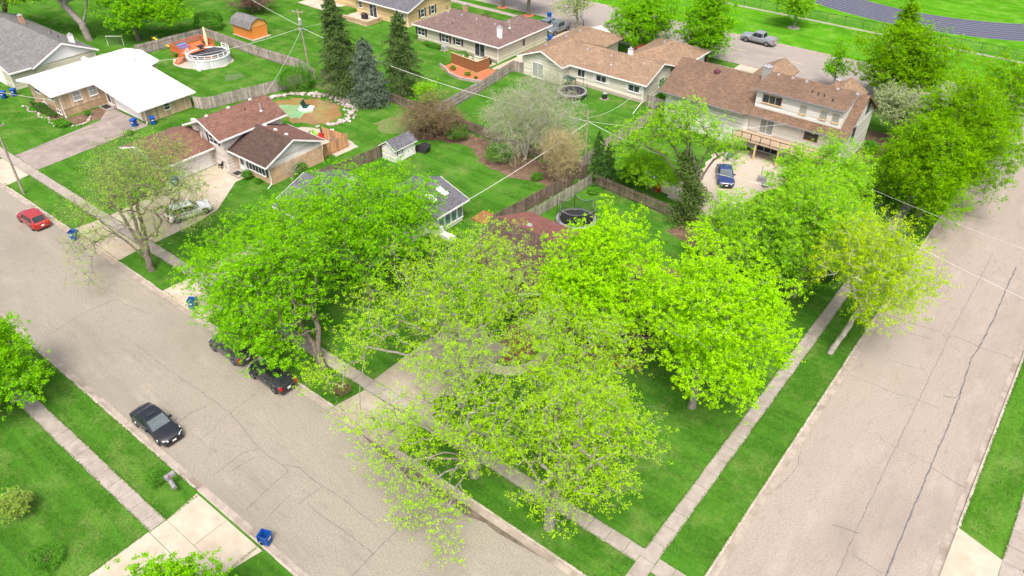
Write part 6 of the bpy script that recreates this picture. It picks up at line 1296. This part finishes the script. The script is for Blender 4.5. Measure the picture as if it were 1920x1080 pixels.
bin_('blue bin with hanging lid at the kerb behind the red hatchback', (-64.4,-3.95,-.08), R(-60), 'hang')
bin_('blue bin with pale lid at the garage corner of the split-level house', (-66.2,8.8,.02), R(-40))
bin_('blue bin in front of the white garage door of the tan house', (-84.4,14.3,.02), R(-70))
bin_('blue bin beside the right garage wall of the tan house', (-83.2,16.2,.0), R(-20))
bin_('left one of the two blue bins beside the grey roofed house', (-107.4,7.9,0), R(-60))
bin_('right one of the two blue bins beside the grey roofed house', (-107.2,9.2,0), R(-50))
bin_('blue bin at the back street by the red mulch rings', (-68.2,84.0,0), R(60))
bin_('blue bin beside the wall door of the plum shuttered house', (-60.9,74.3,.02), R(0))
T = Thing('mailbox', 'pale grey mailbox with dark newspaper tube on a post by the low shrub', 'mailbox', (-28.0,-15.5,0), rotz=0.0)
T.part(MB().box(-.045,-.045,0,.045,.045,1.0), 'post', 'wood_dark')
arch = [(-.17,.0),(.17,.0),(.17,.2),(.12,.31),(0,.36),(-.12,.31),(-.17,.2)]
T.part(MB().extr([(x,-.25,1.0+z) for x, z in arch], (0,.66,0)), 'box', 'grey_pl'); T.part(MB().extr([(x*1.05,.412,1.0+z*1.03) for x, z in arch], (0,.02,0)), 'box_door', 'metal')
T.part(MB().tube([(.08,.0,.78),(.85,-.12,.72)], .15, 14), 'newspaper_tube', 'grey_pl'); T.part(MB().box(.17,-.05,1.15,.19,.0,1.5), 'flag', 'red')
# ------------------------------------------------------------------ poles and wires
def upole(label, x, y, h, arm=None, can=False, r=.13, lean=(0, 0)):
    T = Thing('utility_pole', label, 'utility pole', (x, y, 0))
    T.part(MB().tube([(x, y, 0), (x+lean[0]*.5, y+lean[1]*.5, h*.5), (x+lean[0], y+lean[1], h)], [r, r*.85, r*.7], 10), 'pole', 'pole')
    X, Y = x+lean[0], y+lean[1]
    if arm is not None:
        c, s = math.cos(arm), math.sin(arm); z = h-.3
        T.part(MB().beam((X-.9*c, Y-.9*s, z), (X+.9*c, Y+.9*s, z), .12, .1), 'crossarm', 'pole')
        for k in (-.8, 0.0, .8): T.part(MB().lathe(X+k*c, Y+k*s, [(.04, z), (.06, z+.08), (.03, z+.2)], 8), 'insulator', 'metal')
    if can: 
        T.part(MB().lathe(X+.32, Y-.1, [(.2, h-2.2), (.24, h-2.1), (.24, h-1.3), (.1, h-1.15)], 14), 'transformer', 'metal'); T.part(MB().box(X-.1,Y-.3,h-2.9,X+.25,Y+.05,h-2.6), 'bracket', 'metal')
    return T
upole('wooden utility pole with a transformer can behind the pool yard', -81.8, 41.2, 9.2, R(20), True, .15, (-.3,-.2))
upole('plain utility pole among the backyard shrubs by the tan roofed ranch', -31.6, 41.0, 7.6, None, False, .11)
upole('utility pole at the left edge on the front verge', -77.9, -2.9, 8.5, R(90), False, .14, (.3,.0))
def wire(label, a, b, sag=.6, r=.016, name='overhead_wire'):
    pts = []
    for i in range(13):
        t = i/12; pts.append((a[0]+(b[0]-a[0])*t, a[1]+(b[1]-a[1])*t, a[2]+(b[2]-a[2])*t - sag*4*t*(1-t)))
    solo(name, MB().tube(pts, r, 5), 'wire', label, 'wire', a)
PA, PB = (-82.0,41.1,6.6), (-31.6,41.0,6.2)
wire('pale cable running from the transformer pole to the backyard pole behind the spruces', PA, PB, 1.4, .028)
wire('pale cable from the transformer pole off the top left corner', (-82.0,41.1,6.8), (-128,52,8), .8, .024)
wire('pale service wire from the transformer pole past the barn shed to the tan house', PA, (-94,24.8,3.6), .6, .02)
wire('thin service wire from the transformer pole to the split-level roof', (-82,41.1,6.4), (-67.2,23.3,5.9), .4, .02)
wire('thin wire from the transformer pole to the yellow house', (-82,41.1,6.6), (-90,64.7,3.0), .4, .016)
wire('pale service wire from the backyard pole to the sunroom corner', (-31.6,41.0,6.0), (-34.8,23.9,2.6), .25, .024)
wire('curved service wire from the backyard pole to the tan roofed ranch', (-31.6,41.0,6.6), (-36.0,61.7,2.8), .9, .018)
wire('pale cable from the backyard pole toward the patio trees', PB, (-9,38.5,6.8), .9, .026)
wire('thin wire from the backyard pole to the two storey house', (-31.6,41,6.2), (-14.5,57.6,4.8), .9, .016)
wire('bright cable crossing high over the side street', (2.5,37.6,6.6), (24,31.5,7.0), .3, .018)
wire('fainter cable crossing over the side street behind the bright one', (-1,44,6.8), (24,40.2,7.2), .4, .010)
wire('white service wire above the front lawn of the tan house', (-94.4,9.9,2.4), (-112,-4,7.5), .5, .02)
# ------------------------------------------------------------------ pool and deck
px, py = -97.2, 34.2
T = Thing('swimming_pool', 'round above ground pool with white wall and black cover', 'pool', (px, py, 0))
T.part(MB().lathe(px, py, [(3.2,0),(3.2,1.2),(3.06,1.2),(3.06,.3),(.02,.3)], 40, cap=False), 'wall', 'pool_wall')
T.part(MB().lathe(px, py, [(3.28,1.2),(3.28,1.26),(3.0,1.26),(3.0,1.2)], 40, cap=False), 'top_rim', 'white')
rsp = np.random.RandomState(2)
vs = [(px, py, .55)]; n = 36
for k, (rr, z) in enumerate(((1.2,.58),(2.2,.78),(2.8,1.12),(3.1,1.28))):
    vs += [(px+rr*math.cos(6.28318*j/n), py+rr*math.sin(6.28318*j/n), z + rsp.uniform(-.07,.07)) for j in range(n)]
T.part(MB().add(vs, [(0, 1+j, 1+(j+1) % n) for j in range(n)] + [(1+k*n+j, 1+(k+1)*n+j, 1+(k+1)*n+(j+1) % n, 1+k*n+(j+1) % n) for k in range(3) for j in range(n)]), 'cover', 'pool_cover', smooth=True)
T.part(MB().lathe(px, py, [(.02,.62),(.9,.63),(1.1,.60)], 18, cap=False), 'leaf_water', 'leaf_wet')
for k in range(16):
    a0, a1 = R(-150+k*18.2), R(-150+(k+1)*18.2); p = (px+3.2*math.cos(a0), py+3.2*math.sin(a0)); q = (px+3.2*math.cos(a1), py+3.2*math.sin(a1))
    if k > 14: break
    T.part(MB().box(p[0]-.05,p[1]-.05,1.26,p[0]+.05,p[1]+.05,2.0), 'fence_post', 'white')
    if k < 14: T.part(MB().beam((*p,1.98),(*q,1.98),.08,.05).beam((*p,1.62),(*q,1.62),.06,.04).beam((*p,1.38),(*q,1.38),.06,.04), 'fence_rail', 'white')
solo('pool_pump', MB().lathe(-95.0,31.0,[(.22,0),(.25,.4),(.12,.55)],12).box(-95.6,30.8,0,-95.2,31.1,.35), 'white', 'small white pump unit at the foot of the round pool wall', 'pump', (-95.2,31,0))
T = Thing('pool_deck', 'red cedar pool deck with railing and steps', 'deck', (-101.8, 33.6, 0))
for k in range(14): T.part(MB().box(-103.6+k*.29, 31.6, 1.14, -103.6+k*.29+.275, 37.2, 1.2), 'board', 'wood_red')
for x in (-103.5,-101.6,-99.8):
    for y in (31.8,34.4,37.0): T.part(MB().box(x-.07,y-.07,0,x+.07,y+.07,1.138), 'post', 'wood_red')
def railrun(a, b, z, h=.95):
    mb = MB().beam((*a,z+h),(*b,z+h),.09,.09).beam((*a,z+.15),(*b,z+.15),.07,.05)
    n = int(math.hypot(b[0]-a[0], b[1]-a[1])/.13)
    for i in range(n+1): x, y = a[0]+(b[0]-a[0])*i/n, a[1]+(b[1]-a[1])*i/n; mb.box(x-.02,y-.02,z,x+.02,y+.02,z+h-.02)
    T.part(mb, 'railing', 'wood_red')
railrun((-103.5,31.7),(-103.5,37.1),1.2); railrun((-103.5,37.1),(-99.7,37.1),1.2); railrun((-103.4,31.7),(-100.9,31.7),1.2); railrun((-101.5,31.8),(-101.5,34.0),1.2)
for k in range(4): T.part(MB().box(-100.7, 30.3+k*.34, .22+k*.24, -99.7, 30.62+k*.34, .27+k*.24), 'step', 'wood_red')
T.part(MB().extr([(-100.75,30.2,0),(-100.75,30.5,0),(-100.75,31.8,1.15),(-100.75,31.5,1.15)], (.05,0,0)).extr([(-99.7,30.2,0),(-99.7,30.5,0),(-99.7,31.8,1.15),(-99.7,31.5,1.15)], (.05,0,0)), 'stringer', 'wood_red')
solo('pool_float', MB().box(-103.2,32.6,1.2,-102.6,34.2,1.75).box(-102.6,32.6,1.2,-102.2,34.2,1.45), 'sky_pl', 'blue striped inflatable lounger on the red pool deck', 'float', (-102.8,33.4,1.2))
solo('folded_umbrella', MB().tube([(-100.3,36.2,1.2),(-100.7,36.4,2.2),(-101.3,36.8,3.9)], [.12,.3,.12], 8), 'wood_pale', 'folded peach parasol leaning on the pool deck railing', 'umbrella', (-100.3,36.2,1.2))
solo('patio_table', MB().box(-100.6,34.4,1.6,-99.6,35.4,1.66).box(-100.15,34.85,1.2,-100.05,34.95,1.6).box(-100.3,34.7,1.2,-99.9,35.1,1.24), 'black', 'dark low table at the pool side of the red deck', 'table', (-100.1,34.9,1.2))
# ------------------------------------------------------------------ trampolines
def trampoline(label, x, y, r, h, net, post_h, posts=8):
    T = Thing('trampoline', label, 'trampoline', (x, y, 0)); n = 36
    T.part(MB().lathe(x, y, [(.02,h+.0),(r*.82,h+.0),(r*.82,h-.02),(.02,h-.02)], n, cap=False), 'mat', 'black')
    T.part(MB().lathe(x, y, [(r*.84,h+.01),(r*.84,h+.05),(r*1.0,h+.05),(r*1.02,h+.0),(r*.98,h-.04)], n, cap=False), 'pad_ring', 'grey_pl')
    for k in range(6):
        a = R(k*60+20); c, s = math.cos(a), math.sin(a); d = .45; T.part(MB().tube([(x+r*math.cos(a-.28), y+r*math.sin(a-.28), h-.03), (x+r*math.cos(a-.25), y+r*math.sin(a-.25), .04), (x+r*math.cos(a+.25), y+r*math.sin(a+.25), .04), (x+r*math.cos(a+.28), y+r*math.sin(a+.28), h-.03)], .03, 6), 'leg', 'metal')
    P = []
    for k in range(posts):
        a = R(k*360/posts+10); q = r*1.06; P.append((x+q*math.cos(a), y+q*math.sin(a), h+post_h))
        T.part(MB().tube([(x+q*math.cos(a), y+q*math.sin(a), .3), P[-1]] + ([(x+q*1.02*math.cos(a)-.2*math.cos(a), y+q*math.sin(a)-.2*math.sin(a), h+post_h+.15)] if not net else []), .03, 6), 'net_post', 'black')
    if net:
        vs, fs = [], []; m_ = 6
        for k in range(posts):
            p, q = Vector(P[k]), Vector(P[(k+1) % posts])
            for i in range(m_):
                t = i/m_; c = p.lerp(q, t); sg = .35*4*t*(1-t); pull = 1-.10*4*t*(1-t)
                vs += [(x+(c.x-x)*.97*pull, y+(c.y-y)*.97*pull, c.z-sg-.05), (x+(c.x-x)*.82, y+(c.y-y)*.82, h+.03)]
        N_ = posts*m_; fs = [(2*i, 2*((i+1) % N_), 2*((i+1) % N_)+1, 2*i+1) for i in range(N_)]
        T.part(MB().add(vs, fs), 'safety_net', 'net')
        T.part(MB().tube([vs[2*i] for i in range(N_)] + [vs[0]], .022, 5), 'net_rim', 'grey_pl')
trampoline('round trampoline without net at the back wall of the tan roofed ranch', -45.2, 58.0, 2.1, .85, False, 1.4, 5)
trampoline('trampoline with black safety net beside the pale picket fence', -25.4, 30.2, 2.1, .85, True, 1.75, 6)
# ------------------------------------------------------------------ small yard things
T = Thing('pedal_boat', 'white pedal boat with two dark green seats on the algae pond', 'boat', (-71.1,31.9,.013), rotz=R(30))
T.part(loft([[(-1.0,-.5,0),(-1.0,.5,0),(-1.0,.45,.3),(-1.0,-.45,.3)],[(0,-.7,0),(0,.7,0),(0,.65,.35),(0,-.65,.35)],[.9 and (1.0,-.45,.05),(1.0,.45,.05),(1.0,.4,.35),(1.0,-.4,.35)]]), 'hull', 'white')
for y in (-.33,.33): T.part(MB().box(-.35,y-.26,.36,.2,y+.26,.5).extr([(-.35,y-.26,.4),(-.25,y-.26,.4),(-.55,y-.26,1.15),(-.65,y-.26,1.15)], (0,.52,0)), 'seat', 'green_pl')
# stones round the pond: every stone a part
T = Thing('stone_border', 'border of loose pinkish grey rocks around the pond', 'rocks', (-71,35,0))
rr = np.random.RandomState(8)
me_ = []
for k in range(6):
    import bmesh
    bm = bmesh.new(); bmesh.ops.create_icosphere(bm, subdivisions=1, radius=1.0)
    for v in bm.verts: v.co *= rr.uniform(.72, 1.2); v.co.z *= .75
    me = bpy.data.meshes.new('stone'); bm.to_mesh(me); bm.free(); me.materials.append(M['rock' if k % 3 else 'rock_pale']); me_.append(me)
path = [(-78.2,31.2),(-77.0,33.6),(-74.8,35.5),(-72.4,36.3),(-69.6,36.6),(-67.0,36.1),(-65.0,34.4),(-64.0,32.4),(-64.8,30.2),(-66.3,28.6)]
segs = list(zip(path, path[1:])); 
for i in range(190):
    k = min(len(segs)-1, int(rr.uniform(0, len(segs)-.8))); (x0,y0),(x1,y1) = segs[k]; t = rr.uniform()
    wd = 1.1 if 1 < k < 7 else .45
    s = rr.uniform(.16,.38); o = bpy.data.objects.new('stone', me_[rr.randint(6)]); col.objects.link(o); o.parent = T.o
    o.location = (x0+(x1-x0)*t + rr.normal()*.4*wd+71, y0+(y1-y0)*t + rr.normal()*.42*wd-35, s*.4); o.scale = (s*rr.uniform(.8,1.3), s, s*rr.uniform(.7,1.0)); o.rotation_euler = (rr.uniform(-.3,.3), rr.uniform(-.3,.3), rr.uniform(0,6.3))
# stones edging the tan house beds
T = Thing('stone_edging', 'pale stones edging the front bed of the tan house', 'rocks', (-93,8,0))
for i in range(34):
    t = i/33; x, y = (-102.5+9.5*t/.6, 8.2 + .3*math.sin(i)) if t < .6 else (-93 + 2.6*math.sin((t-.6)/.4*3.0), 7.7 + (t-.6)/.4*5.0)
    s = rr.uniform(.12,.24); o = bpy.data.objects.new('stone', me_[(i*5) % 6]); col.objects.link(o); o.parent = T.o
    o.location = (x+93, y-8, s*.4); o.scale = (s*1.3, s, s*.8); o.rotation_euler = (0, 0, rr.uniform(0,6.3))
T = Thing('garden_screen', 'brown stained wooden patio screen above the red mulch', 'screen', (-64.3,56.6,0))
for (a, b) in (((-67.1,56.9),(-61.4,56.3)), ((-61.4,56.3),(-61.2,59.0))):
    L_ = math.hypot(b[0]-a[0], b[1]-a[1]); n = int(L_/.19); an = math.atan2(b[1]-a[1], b[0]-a[0])
    for i in range(n): t = (i+.5)/n; T.part(MB().rbox(a[0]+(b[0]-a[0])*t, a[1]+(b[1]-a[1])*t, .1, 1.75 + rng.uniform(-.01,.01), L_/n-.015, .03, an), 'board', 'wood_brown')
    T.part(MB().beam((*a,1.84),(*b,1.84),.07,.14), 'cap_rail', 'wood_pale'); T.part(MB().beam((*a,.1),(*b,.1),.1,.06), 'base_rail', 'wood_pale')
T = Thing('retaining_wall', 'low curved stone retaining wall in front of the red mulch bed', 'wall', (-64,53.6,0))
wp = [(-68.0,55.2),(-66.4,54.6),(-64.4,53.4),(-62.0,52.9),(-59.8,53.4),(-58.2,54.1)]
for (x0,y0),(x1,y1) in zip(wp, wp[1:]):
    n = 5
    for i in range(n):
        t = (i+.5)/n
        for q in range(2): T.part(MB().rbox(x0+(x1-x0)*(t+.04*q), y0+(y1-y0)*(t+.04*q), q*.2, q*.2+.19, math.hypot(x1-x0,y1-y0)/n-.02, .3-.04*q, math.atan2(y1-y0,x1-x0)), 'block', 'rock')
def ac(label, x, y, m='metal', s=.38, h=.75):
    T = Thing('air_conditioner', label, 'air conditioner', (x, y, 0))
    if m == 'black': T.part(MB().lathe(x, y, [(s,.06),(s,h),(s*.9,h+.05)], 16), 'casing', m); T.part(MB().lathe(x,y,[(s*.92,h+.052),(s*.3,h+.1)],16), 'fan_grille', 'metal')
    else: T.part(MB().box(x-s,y-s,.06,x+s,y+s,h), 'casing', m); T.part(MB().tube([(x,y-s-.02,h*.52),(x,y-s+.01,h*.52)],s*.7,16), 'fan_grille', 'grey_pl')
    T.part(MB().box(x-s-.12,y-s-.12,0.0,x+s+.12,y+s+.12,.06), 'pad', 'concrete')
ac('boxy pale air conditioner at the wall of the plum shuttered house', -72.0, 60.6); ac('dark round air conditioner at the back wall of the tan roofed ranch', -41.2, 60.2, 'black')
def grill(label, x, y, m='black', a=0):
    T = Thing('barbecue_grill', label, 'grill', (x, y, 0), rotz=a)
    T.part(MB().box(-.55,-.28,.1,.55,.28,.75), 'cabinet', m); T.part(MB().extr([(-.4,-.28,.76),(-.4,.28,.76),(-.4,.25,1.0),(-.4,.1,1.12),(-.4,-.1,1.12),(-.4,-.28,.95)], (.8,0,0)), 'lid', m if m == 'black' else 'metal'); T.part(MB().box(.41,-.25,.76,.85,.25,.8).box(-.85,-.25,.76,-.41,.25,.8), 'side_shelf', m)
    T.part(MB().tube([(-.35,-.32,.95),(.35,-.32,.95)], .02, 6), 'handle', 'metal')
grill('black covered grill beside the patio screen of the plum shuttered house', -62.6, 60.2); grill('black grill on the patio of the yellow house', -93.8, 63.6, 'black', .2); grill('silver lidded grill on the split-level patio', -62.6, 27.6, 'black', -.5)
def chair(label, x, y, m, a=0, z=0.0):
    T = Thing('patio_chair', label, 'chair', (x, y, z), rotz=a)
    T.part(MB().box(-.27,-.27,.4,.27,.27,.46), 'seat', m); T.part(MB().extr([(-.27,.22,.46),(.27,.22,.46),(.25,.38,1.0),(-.25,.38,1.0)], (0,.05,0)), 'backrest', m)
    for i in (-1,1):
        for j in (-1,1): T.part(MB().box(i*.25-.025,j*.24-.025,0,i*.25+.025,j*.24+.025,.398), 'leg', m)
        T.part(MB().box(i*.29-.03,-.27,.62,i*.29+.03,.27,.66).box(i*.29-.02,-.25,.46,i*.29+.02,-.2,.62), 'armrest', m)
chair('dark seat at the far railing of the red deck', -101.5, 36.4, 'black', 0, 1.2); chair('white patio chair on the split-level patio behind the grill', -61.6, 28.2, 'white', .8); chair('lime green chair on the split-level patio', -63.4, 27.0, 'lime_pl', 2.0); chair('grey patio chair at the tan screen on the split-level patio', -60.6, 27.4, 'grey_pl', -1.2)
chair('red toy chair on the split-level patio', -61.9, 26.6, 'red', 1.0); chair('black chair on the split-level patio', -64.0, 26.2, 'black', -.6)
chair('grey patio chair behind the brown wooden screen', -64.4, 58.6, 'grey_pl', .3); chair('white chair behind the brown wooden screen', -66.6, 58.6, 'white', -.8); chair('dark chair behind the brown wooden screen near the grill', -63.4, 57.8, 'plum', 2.4)
chair('black folding chair beside the split-level garage door', -65.6, 14.6, 'black', -1.4, .024); chair('dark camp chair leaning by the split-level entry', -65.0, 15.5, 'grey_pl', -2.2, .024)
solo('paddle_board', MB().box(-64.95,14.7,.03,-64.85,15.3,1.1), 'sky_pl', 'bright blue board leaning by the split-level entry', 'board', (-64.9,15,.03))
solo('fire_hydrant', MB().lathe(-58.4,83.4,[(.16,0),(.13,.08),(.13,.5),(.17,.52),(.15,.62),(.05,.72)],12).tube([(-58.66,83.4,.42),(-58.14,83.4,.42)],.07,8), 'red', 'red fire hydrant on the back street verge', 'hydrant', (-58.4,83.4,0))
T = Thing('street_sign', 'thin sign post on the verge below the silver pickup', 'sign', (-33.0,84.0,0)); T.part(MB().tube([(-33,84,0),(-33,84,2.6)],.035,6), 'post', 'metal'); T.part(MB().box(-33.02,83.75,2.0,-32.98,84.25,2.65), 'plate', 'metal')
T = Thing('basketball_hoop', 'portable basketball hoop beside the steel grey truck', 'basketball hoop', (-58.6,80.4,0)); T.part(MB().tube([(-58.6,80.4,.1),(-58.6,80.4,2.4),(-59.3,80.6,3.0)],.06,8), 'post', 'black'); T.part(MB().box(-59.36,80.0,2.7,-59.3,81.3,3.5), 'backboard', 'glass_pale'); T.part(MB().box(-58.2,80.0,0,-57.4,80.8,.2), 'base', 'black'); T.part(MB().lathe(-59.62,80.62,[(.23,2.95),(.25,2.97),(.23,2.99)],14,cap=False), 'rim', 'red')
solo('manhole_cover', MB().lathe(10.0,35.8,[(.42,-.13),(.42,-.108),(.3,-.106),(.02,-.108)],24), 'gutter', 'round manhole cover in the side street', 'manhole cover', (10.0,35.8,-.12))
T = Thing('feeder_table', 'small green roofed feeder table at the inner corner of the tan roofed ranch', 'table', (-47.6,60.6,0)); T.part(MB().extr([(-48.4,60.0,1.35),(-46.8,60.0,1.2),(-46.8,61.3,1.2),(-48.4,61.3,1.35)],(0,0,.06)), 'top', 'green_pl'); [T.part(MB().box(x-.05,y-.05,0,x+.05,y+.05,1.2),'leg','wood_dark') for x in (-48.3,-46.9) for y in (60.1,61.2)]
T = Thing('football_goal', 'wire football goal frame under the upper left trees', 'goal', (-115.6,29.0,0)); T.part(MB().tube([(-116.6,28.2,0),(-116.6,28.2,1.5),(-114.6,29.8,1.5),(-114.6,29.8,0)],.04,6), 'frame', 'white'); T.part(MB().add([(-116.6,28.2,0),(-114.6,29.8,0),(-114.6,29.8,1.5),(-116.6,28.2,1.5)],[(0,1,2,3)]), 'net', 'chain')
T = Thing('play_slide', 'yellow slide with dark frame against the far grey fence', 'slide', (-108.6,33.2,0)); T.part(MB().extr([(-109.6,32.6,1.6),(-107.6,33.8,.2),(-107.4,33.5,.2),(-109.4,32.3,1.6)],(0,0,.1)), 'slide', 'yellow_pl'); T.part(MB().extr([(-110.0,33.1,1.6),(-108.0,34.3,.2),(-107.8,34.0,.2),(-109.8,32.8,1.6)],(0,0,.1)), 'side_slide', 'green_pl'); [T.part(MB().box(x-.06,y-.06,0,x+.06,y+.06,1.7),'post','wood_brown') for x,y in ((-109.8,32.4),(-109.9,33.2))]
solo('storage_box', MB().box(-104.4,26.2,0,-103.2,27.0,.8).box(-104.5,26.1,.8,-103.1,27.1,.86), 'grey_pl', 'dark box by the fence behind the white roof', 'box', (-103.8,26.6,0))
solo('covered_mower', MB().extr([(-50.9,32.0,0),(-49.2,32.2,0),(-49.5,33.2,0),(-50.6,33.3,0)],(.3,.2,.8)), 'black', 'black covered mower beside the small white shed', 'mower', (-50.1,32.6,0))
solo('barrel', MB().lathe(-22.3,42.0,[(.32,0),(.4,.5),(.28,.62),(.34,.9),(.3,.95)],14), 'red', 'red barrel on the patio edge behind the picket fence', 'barrel', (-22.3,42.0,0))
solo('water_bucket', MB().lathe(-19.6,54.6,[(.22,0),(.28,.45),(.27,.46)],14), 'sky_pl', 'blue bucket under the deck corner', 'bucket', (-19.6,54.6,0))
solo('timber_pile', MB().box(-22.2,46.4,0,-21.2,47.4,.5).rbox(-21.4,48.4,0,.7,1.4,.8,.6).rbox(-22.4,50,0,.9,1.2,1.0,.2), 'wood_grey', 'heap of weathered timber along the patio edge', 'timber pile', (-21.8,48,0))
solo('patio_clutter', MB().tube([(-14.4,52.0,0),(-14.4,52.0,1.6)],.04,6).rbox(-14.0,51.4,0,.6,1.0,.5,.4).rbox(-13.2,50.4,0,.5,.6,.6,.9), 'grey_pl', 'grey clutter stacked on the right side of the gravel patio', 'clutter', (-14.2,51.8,0))
solo('white_tarp', MB().rbox(-24.4,43.4,0,.4,3.0,1.4,-.5).rbox(-24.2,43.5,.4,.55,2.4,1.0,-.4), 'white', 'white tarp covered heap behind the gapped picket fence', 'tarp', (-24.4,43.4,0))
# ------------------------------------------------------------------ grass blades: tufts over the nearer lawns and fringes along the paving
M['blade'] = leaf_mat('grass_blade', (0.12, 0.26, 0.03), (0.05, 0.15, 0.014), 0.3)
M['blade_dry'] = leaf_mat('dry_grass_blade', (0.20, 0.26, 0.06), (0.09, 0.16, 0.025), 0.3)
def grass(label, P, size, m, seed, lay=.9):
    rs = np.random.RandomState(seed); P = np.asarray(P, float); n = len(P)
    d = rs.normal(size=(n, 3))*.8; d[:, 2] = np.abs(d[:, 2])*.5 + lay
    o = bpy.data.objects.new('grass', leaf_mesh('grass', P + np.array([0, 0, size*.3]), size, m, rs, .2, .3, d)); col.objects.link(o); o['kind'] = 'stuff'
    return o
rg = np.random.RandomState(77)
def rect(x0, x1, y0, y1, dens):
    n = int((x1-x0)*(y1-y0)*dens); return np.stack([rg.uniform(x0, x1, n), rg.uniform(y0, y1, n), np.zeros(n)], 1)
Q = np.concatenate([rect(1.5, 4.1, 2, 60, 90), rect(-26, .2, .8, 16, 60), rect(-17.9, .2, -3.1, -.6, 90), rect(-41.8, -25.3, -3.1, -.6, 70), rect(-48, -26, -17.1, -14.8, 80), rect(-40, -26.2, -30, -18.7, 80), rect(-18.8, -8, -24, -15, 60), rect(15.95, 18.5, 15.2, 45, 70), rect(-8, .2, 16, 36, 50), rect(-56.5, -49.4, -3.1, -.6, 50)])
# leave pavings, the path and beds clear
drv = ((-25.0,-18.3,.0,10.8),(-20,-15.2,7,16.6),(-49.3,-42.4,-4,10))
for a, b, c, d in drv: Q = Q[~((Q[:,0] > a) & (Q[:,0] < b) & (Q[:,1] > c) & (Q[:,1] < d))]
k = rg.uniform(size=len(Q)) + .5*np.sin(Q[:,0]*.9)*np.cos(Q[:,1]*.7)
grass('', Q[k < .62], .10, 'blade', 1); grass('', Q[k >= .62], .11, 'blade_dry', 2)
def edge(x0, y0, x1, y1, dens=55, w=.05):
    L = math.hypot(x1-x0, y1-y0); n = int(L*dens); t = rg.uniform(0, 1, n); bl = .5 + .5*np.sin(t*L*2.1) * np.sin(t*L*.73+1)
    t = t[rg.uniform(size=n) < .35+.65*bl]; n = len(t); nx, ny = -(y1-y0)/L, (x1-x0)/L; q = rg.normal(size=n)*w
    return np.stack([x0+(x1-x0)*t+nx*q, y0+(y1-y0)*t+ny*q, np.full(n, .01)], 1)
Ed = [edge(-82,-.5,-18.7,-.5), edge(-18.7,-.5,.3,-.5,90), edge(-82,.69,-25,.69), edge(-18.4,.69,.3,.69,90), edge(.34,.7,.34,62,80), edge(1.42,.7,1.42,62,80), edge(KX-.03,1.2,KX-.03,62,70), edge(-18,KY+.02,.2,KY+.02,70), edge(-82,KY+.02,-26,KY+.02,45),
      edge(-60,-17.28,-25.9,-17.28,80), edge(-60,-18.48,-25.9,-18.48,80), edge(-60,-14.62,-26.4,-14.62,60), edge(-26.0,-14.8,-25.85,-17.2,70), edge(-25.97,-18.6,-25.97,-34,80), edge(-19.38,-14.8,-19.38,-24,80), edge(15.88,15.2,15.88,46,60), edge(18.6,14.2,18.6,40,70), edge(-18.3,.7,-18.3,7,70), edge(-88.4,.7,-88.4,11,40), edge(-82.3,.7,-83,14,40), edge(-57,.7,-57.2,8,40)]
grass('', np.concatenate(Ed), .12, 'blade', 3, .5)

# groups for kinds that repeat
GR = {'house': 'houses of the block', 'wooden_fence': 'wooden yard fences', 'parked_car': 'parked cars', 'pickup_truck': 'parked pickup trucks', 'patio_chair': 'patio chairs', 'barbecue_grill': 'barbecue grills',
      'air_conditioner': 'air conditioner units', 'trampoline': 'trampolines', 'utility_pole': 'utility poles', 'overhead_wire': 'overhead wires', 'shrub': 'garden shrubs', 'maple_tree': 'maples of the corner lots', 'spring_tree': 'sparse spring trees of the corner lot',
      'street_tree': 'street trees', 'backyard_tree': 'backyard trees', 'small_tree': 'small yard trees', 'yard_tree': 'upper left yard trees', 'spruce_tree': 'spruces behind the pond', 'arborvitae': 'arborvitae pair', 'bare_shrub': 'shrubs with few leaves'}
for o in bpy.data.objects:
    k = o.name.split('.')[0]
    if o.parent is None and k in GR and 'group' not in o: o['group'] = GR[k]
